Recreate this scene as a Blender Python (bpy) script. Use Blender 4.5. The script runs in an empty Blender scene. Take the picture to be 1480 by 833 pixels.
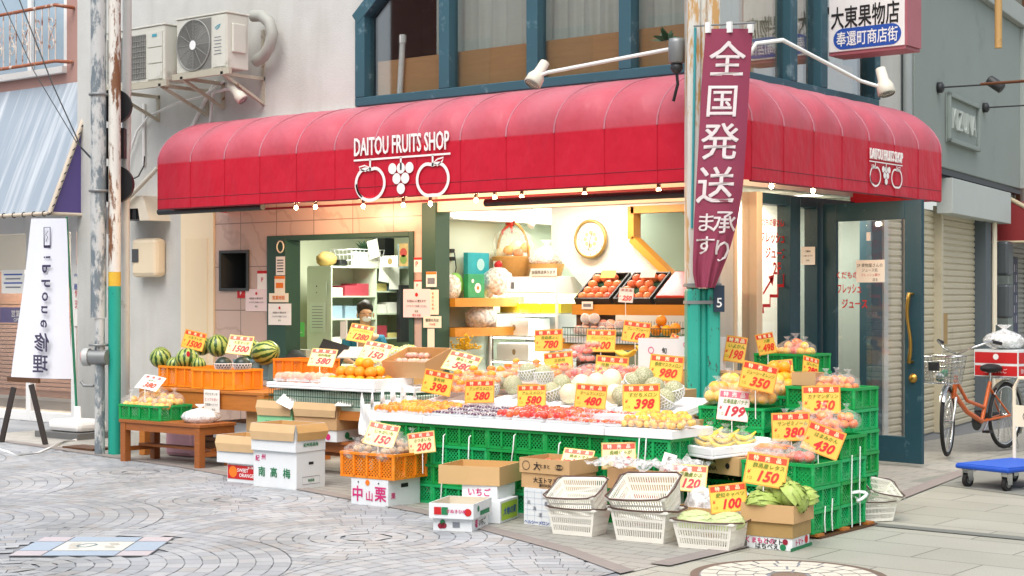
import bpy, bmesh, math, random
from math import sin, cos, pi, radians as rad
from mathutils import Vector, Matrix, Euler, noise as mnoise
random.seed(11)
R = random.uniform
SC = bpy.context.scene
COL = SC.collection
# world frame: x along the shop front (0 = awning corner), y into the shop, z up
CAM = Vector((6.351, -10.78, 1.55)); FPX = 2317.0; HOR = 430.0; YAW = rad(38.5)
FW = Vector((-sin(YAW), cos(YAW), 0)); RT = Vector((cos(YAW), sin(YAW), 0))
def ray(px, py): return FW + RT*((px-740)/FPX) + Vector((0, 0, (HOR-py)/FPX))
def on(ax, val, px, py):
    d = ray(px, py); return CAM + d*((val-CAM[ax])/d[ax])
def on_x(px, py, v): return on(0, v, px, py)
def on_y(px, py, v): return on(1, v, px, py)
def on_z(px, py, v=0.0): return on(2, v, px, py)

# ------------------------------------------------------------------ materials
def lin(c):
    if isinstance(c, str):
        c = c.lstrip('#'); c = [int(c[i:i+2], 16)/255 for i in (0, 2, 4)]
        c = [x/12.92 if x <= .04045 else ((x+.055)/1.055)**2.4 for x in c]
    return (c[0], c[1], c[2], 1.0)
class NT:
    def __init__(s, m): s.t = m.node_tree; s.n = s.t.nodes; s.l = s.t.links
    def new(s, k, **kw):
        n = s.n.new(k)
        for a, b in kw.items(): setattr(n, a, b)
        return n
    def link(s, a, b): s.l.new(a, b)
    def mix(s, fac, a, b, mode='MIX'):
        n = s.n.new('ShaderNodeMix'); n.data_type = 'RGBA'; n.blend_type = mode
        for sock, v in ((n.inputs[0], fac), (n.inputs[6], a), (n.inputs[7], b)):
            if isinstance(v, bpy.types.NodeSocket): s.l.new(v, sock)
            elif isinstance(v, (int, float)): sock.default_value = v
            else: sock.default_value = lin(v)
        return n.outputs[2]
    def ramp(s, fac, stops):
        n = s.n.new('ShaderNodeValToRGB'); e = n.color_ramp.elements
        while len(e) < len(stops): e.new(.5)
        for i, (p, c) in enumerate(stops): e[i].position = p; e[i].color = lin(c) if not isinstance(c, (int, float)) else (c, c, c, 1)
        s.l.new(fac, n.inputs[0]); return n.outputs[0]
    def noise(s, vec, scale, detail=4, rough=.55):
        n = s.n.new('ShaderNodeTexNoise'); n.inputs['Scale'].default_value = scale
        n.inputs['Detail'].default_value = detail; n.inputs['Roughness'].default_value = rough
        if vec is not None: s.l.new(vec, n.inputs['Vector'])
        return n.outputs['Fac']
    def math(s, op, a, b=0.0):
        n = s.n.new('ShaderNodeMath'); n.operation = op
        for k, v in ((0, a), (1, b)):
            if isinstance(v, bpy.types.NodeSocket): s.l.new(v, n.inputs[k])
            else: n.inputs[k].default_value = v
        return n.outputs[0]
    def coord(s, kind='Object', scale=None):
        o = s.n.new('ShaderNodeTexCoord').outputs[kind]
        if scale:
            mp = s.n.new('ShaderNodeMapping'); mp.inputs['Scale'].default_value = scale
            s.l.new(o, mp.inputs['Vector']); o = mp.outputs[0]
        return o
MATS = {}
def base(name):
    m = bpy.data.materials.new(name); m.use_nodes = True; MATS[name] = m
    return m, NT(m), m.node_tree.nodes['Principled BSDF']
def mat(name, col, rough=.6, var=.08, scale=5, bump=0, bscale=70, metal=0, alpha=1, rnd=0, dirt=None, emis=0,
        trans=0, coat=0, spec=.5, stretch=None, sss=0):
    if name in MATS: return MATS[name]
    m, n, b = base(name)
    vec = n.coord('Object', stretch)
    c = lin(col); lo = [x*(1-var) for x in c[:3]]; hi = [min(1, x*(1+var)) for x in c[:3]]
    out = n.mix(n.noise(vec, scale), lo, hi)
    if rnd:
        oi = n.new('ShaderNodeObjectInfo').outputs['Random']
        h = n.new('ShaderNodeHueSaturation')
        n.link(out, h.inputs['Color'])
        n.link(n.math('ADD', n.math('MULTIPLY', oi, rnd), 1-rnd/2), h.inputs['Value'])
        n.link(n.math('ADD', n.math('MULTIPLY', oi, rnd*.08), .5-rnd*.04), h.inputs['Hue'])
        out = h.outputs[0]
    if dirt:
        dc, ds, th, soft = dirt
        f = n.ramp(n.noise(vec, ds, 8, .65), [(th, 0.0), (min(1, th+soft), 1.0)])
        out = n.mix(f, out, dc)
    n.link(out, b.inputs['Base Color'])
    b.inputs['Roughness'].default_value = rough; b.inputs['Metallic'].default_value = metal
    b.inputs['Alpha'].default_value = alpha; b.inputs['Transmission Weight'].default_value = trans
    b.inputs['Coat Weight'].default_value = coat; b.inputs['Specular IOR Level'].default_value = spec
    if sss:
        b.inputs['Subsurface Weight'].default_value = sss; b.inputs['Subsurface Radius'].default_value = (.02, .01, .005)
    if emis:
        n.link(out, b.inputs['Emission Color']); b.inputs['Emission Strength'].default_value = emis
    if bump:
        bp = n.new('ShaderNodeBump'); bp.inputs['Strength'].default_value = bump; bp.inputs['Distance'].default_value = .01
        n.link(n.noise(vec, bscale, 5), bp.inputs['Height']); n.link(bp.outputs[0], b.inputs['Normal'])
    return m
def glass_mat(name, tint='#ffffff', refl=.5, rough=.02, keep=.92):
    m, n, b = base(name); n.n.remove(b)
    out = n.n['Material Output']
    tr = n.new('ShaderNodeBsdfTransparent'); tr.inputs[0].default_value = lin(tint)
    gl = n.new('ShaderNodeBsdfGlossy'); gl.inputs['Roughness'].default_value = rough; gl.inputs[0].default_value = (1, 1, 1, 1)
    lw = n.new('ShaderNodeLayerWeight'); fr = n.math('ADD', n.math('MULTIPLY', n.math('POWER', lw.outputs['Facing'], 3.5), .8), .07)
    mx = n.new('ShaderNodeMixShader')
    n.link(n.math('MULTIPLY', fr, refl*2), mx.inputs[0]); n.link(tr.outputs[0], mx.inputs[1]); n.link(gl.outputs[0], mx.inputs[2])
    n.link(mx.outputs[0], out.inputs[0]); return m
def film_mat(name, tint='#ffffff', body=.22, gloss=.25):
    m, n, b = base(name); out = n.n['Material Output']
    b.inputs['Base Color'].default_value = lin(tint); b.inputs['Roughness'].default_value = .12
    bp = n.new('ShaderNodeBump'); bp.inputs['Strength'].default_value = .8; bp.inputs['Distance'].default_value = .02
    nz = n.noise(n.coord(), 28, 3); n.link(nz, bp.inputs['Height']); n.link(bp.outputs[0], b.inputs['Normal'])
    tr = n.new('ShaderNodeBsdfTransparent'); mx = n.new('ShaderNodeMixShader')
    f = n.ramp(nz, [(.38, body*.55), (.66, min(1, body*1.8))])
    n.link(f, mx.inputs[0]); n.link(tr.outputs[0], mx.inputs[1]); n.link(b.outputs[0], mx.inputs[2]); n.link(mx.outputs[0], out.inputs[0])
    return m

# ------------------------------------------------------------------ mesh builder
TXT = {}
def txt(s, bold=0.0, shear=0.0):
    k = (s, bold, shear)
    if k not in TXT:
        cjk = bold and any(ord(ch) > 0x2e80 for ch in s)
        c = bpy.data.curves.new('lettering', 'FONT'); c.body = s; c.size = 1; c.offset = 0 if cjk else bold; c.shear = shear; c.resolution_u = 2
        o = bpy.data.objects.new('lettering', c); me = bpy.data.meshes.new_from_object(o)
        vs = [(v.co.x, v.co.y) for v in me.vertices]; fs = [tuple(p.vertices) for p in me.polygons]
        bpy.data.objects.remove(o); bpy.data.curves.remove(c); bpy.data.meshes.remove(me)
        if vs:
            x0 = min(v[0] for v in vs); x1 = max(v[0] for v in vs); y0 = min(v[1] for v in vs); y1 = max(v[1] for v in vs)
            vs = [(a-(x0+x1)/2, b-(y0+y1)/2, 0) for a, b in vs]
            if cjk:   # embolden by a few shifted layers: offset outlines of dense characters break up
                n0 = len(vs); f0 = fs; b1 = bold*1.1; lay = [(-b1, -b1), (b1, -b1), (-b1, b1), (b1, b1)]
                vs = [(a+dx, b+dy, i) for i, (dx, dy) in enumerate(lay) for a, b, _ in vs]; fs = [tuple(q+i*n0 for q in f) for i in range(4) for f in f0]
            TXT[k] = (vs, fs, x1-x0, y1-y0)
        else: TXT[k] = ([], [], 0, 0)
    return TXT[k]
def frame(o, x, y):
    x = Vector(x).normalized(); y = Vector(y).normalized(); z = x.cross(y)
    return Matrix(((x.x, y.x, z.x, o[0]), (x.y, y.y, z.y, o[1]), (x.z, y.z, z.z, o[2]), (0, 0, 0, 1)))
FRONT = lambda o: frame(o, (1, 0, 0), (0, 0, 1))      # faces -y
SIDE = lambda o: frame(o, (0, 1, 0), (0, 0, 1))       # faces +x
class MB:
    def __init__(s): s.v = []; s.f = []; s.m = []; s.s = []
    def add(s, vs, fs, m=0, sm=False, M=None):
        k = len(s.v)
        for v in vs:
            v = Vector(v); s.v.append(M @ v if M else v)
        for f in fs: s.f.append(tuple(i+k for i in f)); s.m.append(m); s.s.append(sm)
        return s
    def box(s, x0, x1, y0, y1, z0, z1, m=0, M=None):
        vs = [(x0, y0, z0), (x1, y0, z0), (x1, y1, z0), (x0, y1, z0), (x0, y0, z1), (x1, y0, z1), (x1, y1, z1), (x0, y1, z1)]
        return s.add(vs, [(3, 2, 1, 0), (4, 5, 6, 7), (0, 1, 5, 4), (1, 2, 6, 5), (2, 3, 7, 6), (3, 0, 4, 7)], m, False, M)
    def bar(s, p, q, w, h, m=0, up=(0, 0, 1)):
        p = Vector(p); q = Vector(q); d = q-p; L = d.length; d.normalize(); u = Vector(up)
        if abs(d.dot(u)) > .99: u = Vector((1, 0, 0))
        x = d.cross(u).normalized(); u2 = x.cross(d)
        M = Matrix(((x.x, d.x, u2.x, p.x), (x.y, d.y, u2.y, p.y), (x.z, d.z, u2.z, p.z), (0, 0, 0, 1)))
        return s.box(-w/2, w/2, 0, L, -h/2, h/2, m, M)
    def tube(s, pts, r, n=8, m=0, closed=False, cap=True):
        pts = [Vector(p) for p in pts]; k = len(pts); rs = r if isinstance(r, (list, tuple)) else [r]*k
        vs = []; prev = None
        for i, p in enumerate(pts):
            a = pts[i-1] if (i > 0 or closed) else p; b = pts[(i+1) % k] if (i < k-1 or closed) else p
            d = (b-a).normalized()
            if prev is None:
                u = Vector((0, 0, 1)) if abs(d.z) < .9 else Vector((1, 0, 0)); x = d.cross(u).normalized()
            else:
                x = prev - d*prev.dot(d)
                x = x.normalized() if x.length > 1e-5 else d.orthogonal().normalized()
            prev = x; y = d.cross(x)
            for j in range(n):
                t = 2*pi*j/n; vs.append(p+(x*cos(t)+y*sin(t))*rs[i])
        fs = []
        for i in range(k if closed else k-1):
            for j in range(n):
                a = i*n+j; b = i*n+(j+1) % n; c = ((i+1) % k)*n
                fs.append((a, b, c+(j+1) % n, c+j))
        s.add(vs, fs, m, True)
        if cap and not closed:
            s.add(vs[:n], [tuple(range(n))[::-1]], m); s.add(vs[-n:], [tuple(range(n))], m)
        return s
    def lathe(s, prof, n=16, m=0, M=None, sm=True):
        vs = []; fs = []
        for r, z in prof:
            for j in range(n): t = 2*pi*j/n; vs.append((r*cos(t), r*sin(t), z))
        for i in range(len(prof)-1):
            for j in range(n): fs.append((i*n+j, i*n+(j+1) % n, (i+1)*n+(j+1) % n, (i+1)*n+j))
        s.add(vs, fs, m, sm, M)
        return s
    def ball(s, c, r, sc=(1, 1, 1), n=12, k=8, m=0, rough=0, M=None):
        vs = []; fs = []
        for i in range(k+1):
            a = pi*i/k
            for j in range(n):
                t = 2*pi*j/n; d = Vector((sin(a)*cos(t), sin(a)*sin(t), cos(a)))
                q = r*(1+rough*mnoise.noise(d*2.3+Vector(c)*7))
                vs.append((c[0]+d.x*q*sc[0], c[1]+d.y*q*sc[1], c[2]+d.z*q*sc[2]))
        for i in range(k):
            for j in range(n): fs.append((i*n+j, (i+1)*n+j, (i+1)*n+(j+1) % n, i*n+(j+1) % n))
        return s.add(vs, fs, m, True, M)
    def slab(s, poly, M, th, m=0, m_side=None):
        k = len(poly); vs = [(a, b, 0) for a, b in poly]+[(a, b, -th) for a, b in poly]
        s.add(vs, [tuple(range(k))], m, False, M)
        s.add(vs, [tuple(range(2*k-1, k-1, -1))]+[(i, i+k, (i+1) % k+k, (i+1) % k) for i in range(k)], m if m_side is None else m_side, False, M)
        return s
    def rect(s, M, w, h, m=0, cx=0, cy=0): return s.add([(cx-w/2, cy-h/2, 0), (cx+w/2, cy-h/2, 0), (cx+w/2, cy+h/2, 0), (cx-w/2, cy+h/2, 0)], [(0, 1, 2, 3)], m, False, M)
    def disc(s, M, r, m=0, cx=0, cy=0, n=24, sy=1): return s.add([(cx+r*cos(2*pi*i/n), cy+r*sy*sin(2*pi*i/n), 0) for i in range(n)], [tuple(range(n))], m, False, M)
    def ring(s, M, pts, w, m=0, closed=True):
        k = len(pts); P = [Vector((a, b, 0)) for a, b in pts]; vs = []
        for i in range(k):
            a = P[i-1] if (i or closed) else P[i]; b = P[(i+1) % k] if (i < k-1 or closed) else P[i]
            d = (b-a).normalized(); nn = Vector((-d.y, d.x, 0))*w/2; vs += [P[i]+nn, P[i]-nn]
        fs = [(2*i, 2*i+1, (2*i+3) % (2*k), (2*i+2) % (2*k)) for i in range(k if closed else k-1)]
        return s.add(vs, fs, m, False, M)
    def text(s, st, M, size, m=0, cx=0, cy=0, bold=0.0, shear=0.0, sx=1.0, align='c', fit=None, thick=0):
        vs, fs, w, h = txt(st, bold, shear)
        if not vs: return s
        if fit: sx = sx*min(1, fit/(w*size*sx))
        ox = cx+(w*size*sx/2 if align == 'l' else 0)
        P = [(ox+a*size*sx, cy+b*size, k*.0003) for a, b, k in vs]
        if thick:
            s.add([(a, b, thick) for a, b, _ in P], fs, m, False, M)
            ed = {}
            for f in fs:
                for i in range(len(f)):
                    e = (f[i], f[(i+1) % len(f)])
                    if (e[1], e[0]) in ed: del ed[(e[1], e[0])]
                    else: ed[e] = 1
            k = len(P); s.add(P+[(a, b, thick) for a, b, _ in P], [(a, b, b+k, a+k) for a, b in ed], m, False, M)
        else: s.add(P, fs, m, False, M)
        return s
    def vtext(s, st, M, size, m=0, cx=0, cy=0, step=1.0, **k):
        for i, ch in enumerate(st): s.text(ch, M, size, m, cx, cy-i*size*step, **k)
        return s
    def mesh(s, name, mats, merge=False):
        me = bpy.data.meshes.new(name); me.from_pydata(s.v, [], s.f)
        for mm in (mats if isinstance(mats, (list, tuple)) else [mats]): me.materials.append(mm)
        me.polygons.foreach_set('material_index', s.m); me.polygons.foreach_set('use_smooth', s.s)
        if merge:
            bm = bmesh.new(); bm.from_mesh(me); bmesh.ops.remove_doubles(bm, verts=bm.verts, dist=1e-5); bm.to_mesh(me); bm.free()
        me.update(); return me
    def build(s, name, mats, parent=None, loc=None, rz=0, bevel=0, merge=False):
        o = bpy.data.objects.new(name, s.mesh(name, mats, merge)); COL.objects.link(o)
        if parent is not None: o.parent = parent
        if loc is not None: o.location = loc
        if rz: o.rotation_euler = (0, 0, rz)
        if bevel:
            b = o.modifiers.new('edge', 'BEVEL'); b.width = bevel; b.segments = 2; b.limit_method = 'ANGLE'
        return o
def tag(o, label=None, cat=None, group=None, kind=None):
    if label: o['label'] = label
    if cat: o['category'] = cat
    if group: o['group'] = group
    if kind: o['kind'] = kind
    return o
def thing(name, label, cat, loc=(0, 0, 0), rz=0, group=None):
    o = bpy.data.objects.new(name, None); COL.objects.link(o); o.empty_display_size = .1
    o.location = loc; o.rotation_euler = (0, 0, rz); return tag(o, label, cat, group)
def place(name, me, parent=None, loc=(0, 0, 0), rot=(0, 0, 0), sc=1):
    o = bpy.data.objects.new(name, me); COL.objects.link(o); o.location = loc; o.rotation_euler = rot
    o.scale = (sc, sc, sc) if isinstance(sc, (int, float)) else sc
    if parent is not None: o.parent = parent
    return o
KIDS = {}
def kids(o): return [c for c in bpy.data.objects if c.parent == o]
def clone(o, loc=None, rot=None, label=None, parent=None, sc=None):
    c = o.copy(); COL.objects.link(c)
    if parent is not None: c.parent = parent
    if loc is not None: c.location = loc
    if rot is not None: c.rotation_euler = rot if isinstance(rot, (tuple, list)) else (0, 0, rot)
    if sc is not None: c.scale = (sc, sc, sc) if isinstance(sc, (int, float)) else sc
    if label: c['label'] = label
    key = o.name
    if key not in KIDS: KIDS[key] = [k.name for k in kids(o)]
    KIDS[c.name] = [clone(bpy.data.objects[k], parent=c).name for k in KIDS[key]]
    return c
def structure(o): o['kind'] = 'structure'; return o

# ------------------------------------------------------------------ palette
white = mat('white_paint', '#e9e9e6', .5, .04)
W = mat('pure_white_plastic', '#f2f2f0', .4, .02)
styro = mat('polystyrene', '#f3f4f5', .75, .02, 40, bump=.15, bscale=220)
black = mat('black_plastic', '#17181a', .45, .1)
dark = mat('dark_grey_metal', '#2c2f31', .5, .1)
grey = mat('grey_metal', '#8a8d8d', .45, .12, metal=.4)
chrome = mat('bright_metal', '#c9cbcc', .22, .05, metal=1)
teal_frame = mat('dark_teal_frame', '#1b424f', .45, .12, 3, dirt=('#4a6a74', 9, .62, .1))
green_frame = mat('dark_green_frame', '#2c4d40', .5, .1, 4)
m, n, b = base('white_plaster')
st_ = n.ramp(n.noise(n.coord('Object', (2.6, 2.6, .35)), 1.2, 7, .6), [(.5, 0.0), (.8, .32)])
bl_ = n.ramp(n.noise(n.coord(), 1.3, 6), [(.42, 0.0), (.75, .55)])
c = n.mix(bl_, n.mix(n.noise(n.coord(), 60, 3), '#c3c4bf', '#cfcfca'), '#aaaaa2'); c = n.mix(st_, c, '#98968b')
n.link(c, b.inputs['Base Color']); b.inputs['Roughness'].default_value = .88
bp = n.new('ShaderNodeBump'); bp.inputs['Strength'].default_value = .4; bp.inputs['Distance'].default_value = .01; n.link(n.noise(n.coord(), 110, 4), bp.inputs['Height']); n.link(bp.outputs[0], b.inputs['Normal'])
plaster = m
cream = mat('cream_panel', '#ead9b8', .6, .04, 4)
inner = mat('interior_wall', '#d6e2d2', .8, .03)
inner_warm = mat('interior_warm_wall', '#dfddd2', .8, .03)
wood = mat('honey_wood', '#b9722f', .5, .22, 7, stretch=(1, 9, 9), bump=.1)
wood_y = mat('wood_yellow', '#cc8a2c', .45, .12, 5, stretch=(1, 8, 8))
wood_t = mat('table_wood', '#9c5a28', .5, .25, 6, stretch=(1, 9, 9), bump=.15, dirt=('#5e3416', 7, .62, .12))
wood_d = mat('dark_wood', '#5a3a20', .6, .2, 6, stretch=(1, 9, 9))
card = mat('cardboard', '#c8a272', .8, .07, 6, bump=.06, rnd=.12)
card_in = mat('cardboard_inside', '#c89f66', .85, .06, 6)
card_w = mat('white_carton', '#dfe3e4', .65, .04, 6)
red_print = mat('red_print', '#c41d20', .6, .04)
green_print = mat('green_print', '#1c7a4c', .6, .05)
pink_print = mat('pink_print', '#cf2472', .6, .05)
blue_print = mat('blue_print', '#2350a8', .6, .05)
black_print = mat('black_print', '#1c1a1b', .6, .05)
orange_print = mat('orange_print', '#ec7a1c', .6, .05)
grey_print = mat('grey_print', '#7c8088', .6, .05)
paper = mat('paper', '#efece4', .8, .03, rnd=.05)
crate_green = mat('green_plastic', '#139e50', .45, .12, 3, rnd=.3, spec=.4, dirt=('#6fbf8c', 5, .62, .16))
crate_orange = mat('orange_plastic', '#ec8c1e', .45, .1, 3, rnd=.12, spec=.4, dirt=('#f2b66a', 5, .62, .16))
ivory = mat('ivory_plastic', '#f3f1e6', .4, .04, rnd=.05)
brownp = mat('brown_handle', '#5b4136', .45, .05)
glass = glass_mat('clear_glass', refl=.5)
glass_up = glass_mat('upper_window_glass', '#f4f7f6', refl=.8)
film = film_mat('clear_film', '#ffffff', .13)
film_w = film_mat('milky_bag', '#ffffff', .6)
film_p = film_mat('pack_film', '#ffffff', .3)
rubber = mat('tyre_rubber', '#1d1d1e', .8, .1)
# ================================================================== SETTING
m, n, b = base('cobble_stone')
ri = n.new('ShaderNodeNewGeometry').outputs['Random Per Island']
c = n.ramp(ri, [(0, '#a0a5aa'), (.4, '#adb2b6'), (.75, '#b7babc'), (1, '#a9a7a5')])
c = n.mix(n.ramp(n.noise(n.coord(), 1.1, 5), [(.36, .0), (.6, 1.0)]), n.mix(1, c, '#dfdedb', 'MULTIPLY'), c)
n.link(n.mix(n.ramp(n.noise(n.coord(), 90, 3), [(.3, .86), (.7, 1.0)]), '#8b8e94', c), b.inputs['Base Color'])
b.inputs['Roughness'].default_value = .62
cobble = m
grout = mat('dark_grout', '#868a8e', .9, .15, 20)
def slab_mat(name, c1, c2, mortar, bw, rh, msz, speck='#8d8f8c', off=.5, ang=0):
    m, n, b = base(name)
    mp = n.new('ShaderNodeMapping'); mp.inputs['Rotation'].default_value = (0, 0, ang)
    n.link(n.coord(), mp.inputs['Vector'])
    br = n.new('ShaderNodeTexBrick'); br.inputs['Scale'].default_value = 1; br.inputs['Brick Width'].default_value = bw
    br.inputs['Row Height'].default_value = rh; br.inputs['Mortar Size'].default_value = msz; br.inputs['Mortar Smooth'].default_value = .1
    br.inputs['Bias'].default_value = 0; br.offset = off
    for k, v in (('Color1', c1), ('Color2', c2), ('Mortar', mortar)): br.inputs[k].default_value = lin(v)
    n.link(mp.outputs[0], br.inputs['Vector'])
    f = n.ramp(n.noise(n.coord(), 140, 2), [(.42, 0.0), (.62, .55)])
    c = n.mix(f, br.outputs[0], speck)
    c = n.mix(n.ramp(n.noise(n.coord(), .9, 6), [(.35, .75), (.65, 1.0)]), n.mix(1, c, '#b8b6ae', 'MULTIPLY'), c)
    n.link(c, b.inputs['Base Color']); b.inputs['Roughness'].default_value = .55
    bp = n.new('ShaderNodeBump'); bp.inputs['Strength'].default_value = .25; bp.inputs['Distance'].default_value = .004
    n.link(br.outputs['Fac'], bp.inputs['Height']); bp.invert = True; n.link(bp.outputs[0], b.inputs['Normal'])
    return m
flag = slab_mat('granite_flagstone', '#aeaea0', '#b9b8ab', '#6b6b60', .9, .45, .006, '#7f8078')
apron_m = slab_mat('small_paver', '#a8a69f', '#b4b1a8', '#77756c', .3, .12, .006, '#77766f')
ground_m = mat('street_asphalt', '#77797a', .85, .1, 2)

MB().rect(Matrix.Translation((0, 0, -.012)), 160, 160).build('ground', ground_m)['kind'] = 'structure'
def strip_y(x):
    P = [(-30, 1), (-9.5, -.55), (-4.92, -1.22), (-1.29, -2.15), (.51, -2.9), (1.3, -3.35), (40, -3.4)]
    for (a, b_), (c_, d) in zip(P, P[1:]):
        if x <= c_: return b_+(d-b_)*(x-a)/(c_-a)
    return -3.4
def edge_x(y): return 1.25 if y < -1 else 1.25-(y+1)*.16
# flagstones on the east side, apron under the stall
fl = MB(); fl.add([(1.25, -14, 0), (30, -14, 0), (30, 30, 0), (.3, 30, 0), (.3, 4, 0), (.8, 1.8, 0), (1.25, -1, 0)], [tuple(range(7))])
structure(fl.build('flagstone_pavement', flag, loc=(0, 0, -.002)))
ap = MB(); xs = [-9.6, -7, -4.92, -3, -1.29, -.4, .51, 1.25]
ap.add([(x, strip_y(x), 0) for x in xs]+[(1.25, -1, 0), (.8, 1.8, 0), (.3, 4, 0), (.3, 8, 0), (-.92, 8, 0), (-.92, .96, 0), (-9.6, .96, 0)], [tuple(range(15))])
structure(ap.build('shop_apron_pavement', apron_m, loc=(0, 0, .001)))
gb = MB(); gb.add([(-14, -14, 0), (1.25, -14, 0)]+[(x, strip_y(x), 0) for x in xs[::-1]]+[(-9.6, 1.2, 0), (-14, 1.2, 0)], [tuple(range(12))])
structure(gb.build('cobble_bed_pavement', grout, loc=(0, 0, -.004)))
def half_clip(poly, p, nrm):
    out = []
    for i in range(len(poly)):
        a, b_ = poly[i], poly[(i+1) % len(poly)]
        da = (a-p).dot(nrm); db = (b_-p).dot(nrm)
        if da >= 0: out.append(a)
        if (da >= 0) != (db >= 0): out.append(a+(b_-a)*(da/(da-db)))
    return out
PLQ = (on_z(48, 806), on_z(172, 806), on_z(222, 777), on_z(98, 777))
plq_c = sum(PLQ, Vector())/4
cb = MB(); FR = 1.6; gap = .005
ax_v = Vector((-.42, .91)); ax_v.normalize(); ax_u = Vector((ax_v.y, -ax_v.x))
org = Vector((-1.6, -5.4))
for j in range(-6, 7):
    for i in range(-5, 6):
        cc = org+ax_u*(i*2*FR+(FR if j % 2 else 0))+ax_v*(j*FR)
        cov = [cc+ax_u*FR-ax_v*FR, cc-ax_u*FR-ax_v*FR]
        r = FR-gap/2; k = 0
        while r > .12:
            r0 = max(.02, r-.102); na = max(5, int(round(2*pi*(r+r0)/2/.145))); ph = random.random()
            for a in range(na):
                t0 = (a+ph)/na*2*pi; t1 = (a+1+ph)/na*2*pi; g = gap/2/((r+r0)/2)
                jt = R(-.003, .003)
                poly = [cc+ax_u*q*cos(t)+ax_v*q*sin(t) for q, t in ((r0+gap/2, t0+g), (r0+gap/2+jt, t1-g), (r-gap/2+jt, t1-g), (r-gap/2, t0+g))]
                ce = sum(poly, Vector((0, 0)))/4
                if not (-12.5 < ce.x < 1.24 and ce.y < strip_y(ce.x)-.0 and ce.y > -9.8): continue
                # only what the lens could plausibly see, plus a margin
                d = Vector((ce.x, ce.y, 0))-CAM; dep = d.dot(FW)
                if dep < 5.5 or abs(d.dot(RT)/dep) > .45: continue
                if abs((ce-plq_c.xy).dot(RT.xy)) < .45 and abs((ce-plq_c.xy).dot(FW.xy)) < .42: continue
                for c2 in cov:
                    if (ce-c2).length < FR+.2:
                        nn = (ce-c2).normalized(); poly = half_clip(poly, c2+nn*(FR+gap/2), nn)
                if len(poly) < 3: continue
                ar = abs(sum(poly[q].x*poly[(q+1) % len(poly)].y-poly[(q+1) % len(poly)].x*poly[q].y for q in range(len(poly))))/2
                if ar < .0006: continue
                poly = half_clip(poly, Vector((1.19, 0)), Vector((-1, 0)))
                if len(poly) >= 3: cb.add([(p.x, p.y, R(0, .002)*0) for p in poly], [tuple(range(len(poly)))])
            r = r0
        if -12.5 < cc.x < 1.1 and -9.5 < cc.y < strip_y(cc.x)-.15 and (Vector((cc.x, cc.y, 0))-CAM).dot(FW) > 5.5: cb.add([(cc.x+(r-.003)*cos(a), cc.y+(r-.003)*sin(a), 0) for a in [2*pi*q/7 for q in range(7)]], [tuple(range(7))])
structure(cb.build('cobblestone_pavement', cobble, loc=(0, 0, .003)))
st = MB()
for (a, b_) in zip(xs, xs[1:]):
    st.add([(a, strip_y(a)-.07, 0), (b_, strip_y(b_)-.07, 0), (b_, strip_y(b_)+.07, 0), (a, strip_y(a)+.07, 0)], [(0, 1, 2, 3)])
for (a, b_) in ((-3.0, -1.0), (-1.0, 1.8), (1.8, 4)):
    st.add([(edge_x(a)-.07, a, 0), (edge_x(a)+.07, a, 0), (edge_x(b_)+.07, b_, 0), (edge_x(b_)-.07, b_, 0)], [(0, 1, 2, 3)])
structure(st.build('border_stone_path', mat('border_stone', '#8d8580', .7, .14, 9), loc=(0, 0, .008)))
lb = MB()
for y0, x0 in ((-.75, 1.3), (2.0, .9)): lb.add([(x0, y0, 0), (12, y0, 0), (12, y0+.13, 0), (x0, y0+.13, 0)], [(0, 1, 2, 3)])
structure(lb.build('grey_band_path', mat('band_stone', '#72756f', .65, .1, 30), loc=(0, 0, .004)))
wet = MB(); wet.add([(.55, 1.9, 0), (2.0, 1.4, 0), (2.4, 3.4, 0), (.6, 3.6, 0)], [(0, 1, 2, 3)])
structure(wet.build('dark_slab_path', mat('dark_slab', '#85877f', .5, .08, 20), loc=(0, 0, .0015)))

# manhole with cobbled lid
mh = thing('manhole_cover', 'round manhole lid filled with pale cobbles in the flagstones', 'manhole cover', (2.02, -2.87, .004))
q = MB(); q.ring(Matrix.Translation((0, 0, .003)), [(.52*cos(2*pi*i/64), .52*sin(2*pi*i/64)) for i in range(64)], .05); q.build('rim', mat('rust_ring', '#6e5c50', .6, .15, 12), mh)
q = MB(); q.disc(Matrix.Translation((0, 0, .002)), .5); q.build('bed', grout, mh)
q = MB()
for r0, r1, na in ((.4, .487, 22), (.3, .393, 17), (.2, .293, 12), (.13, .193, 8)):
    for a in range(na):
        t0 = 2*pi*a/na+.3*r0*9; t1 = t0+2*pi/na; g = .008/r1
        q.add([(rr*cos(t), rr*sin(t), .005) for rr, t in ((r0, t0+g), (r1, t0+g), (r1, (t0+t1)/2), (r1, t1-g), (r0, t1-g))], [(0, 1, 2, 3, 4)])
q.build('cobble_inlay', mat('pale_cobble', '#cfcabb', .65, .1, 20), mh)
q = MB(); q.disc(Matrix.Translation((0, 0, .006)), .1); q.build('hub_plate', mat('rust_plate', '#7c6a5c', .6, .2, 30), mh)

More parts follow.
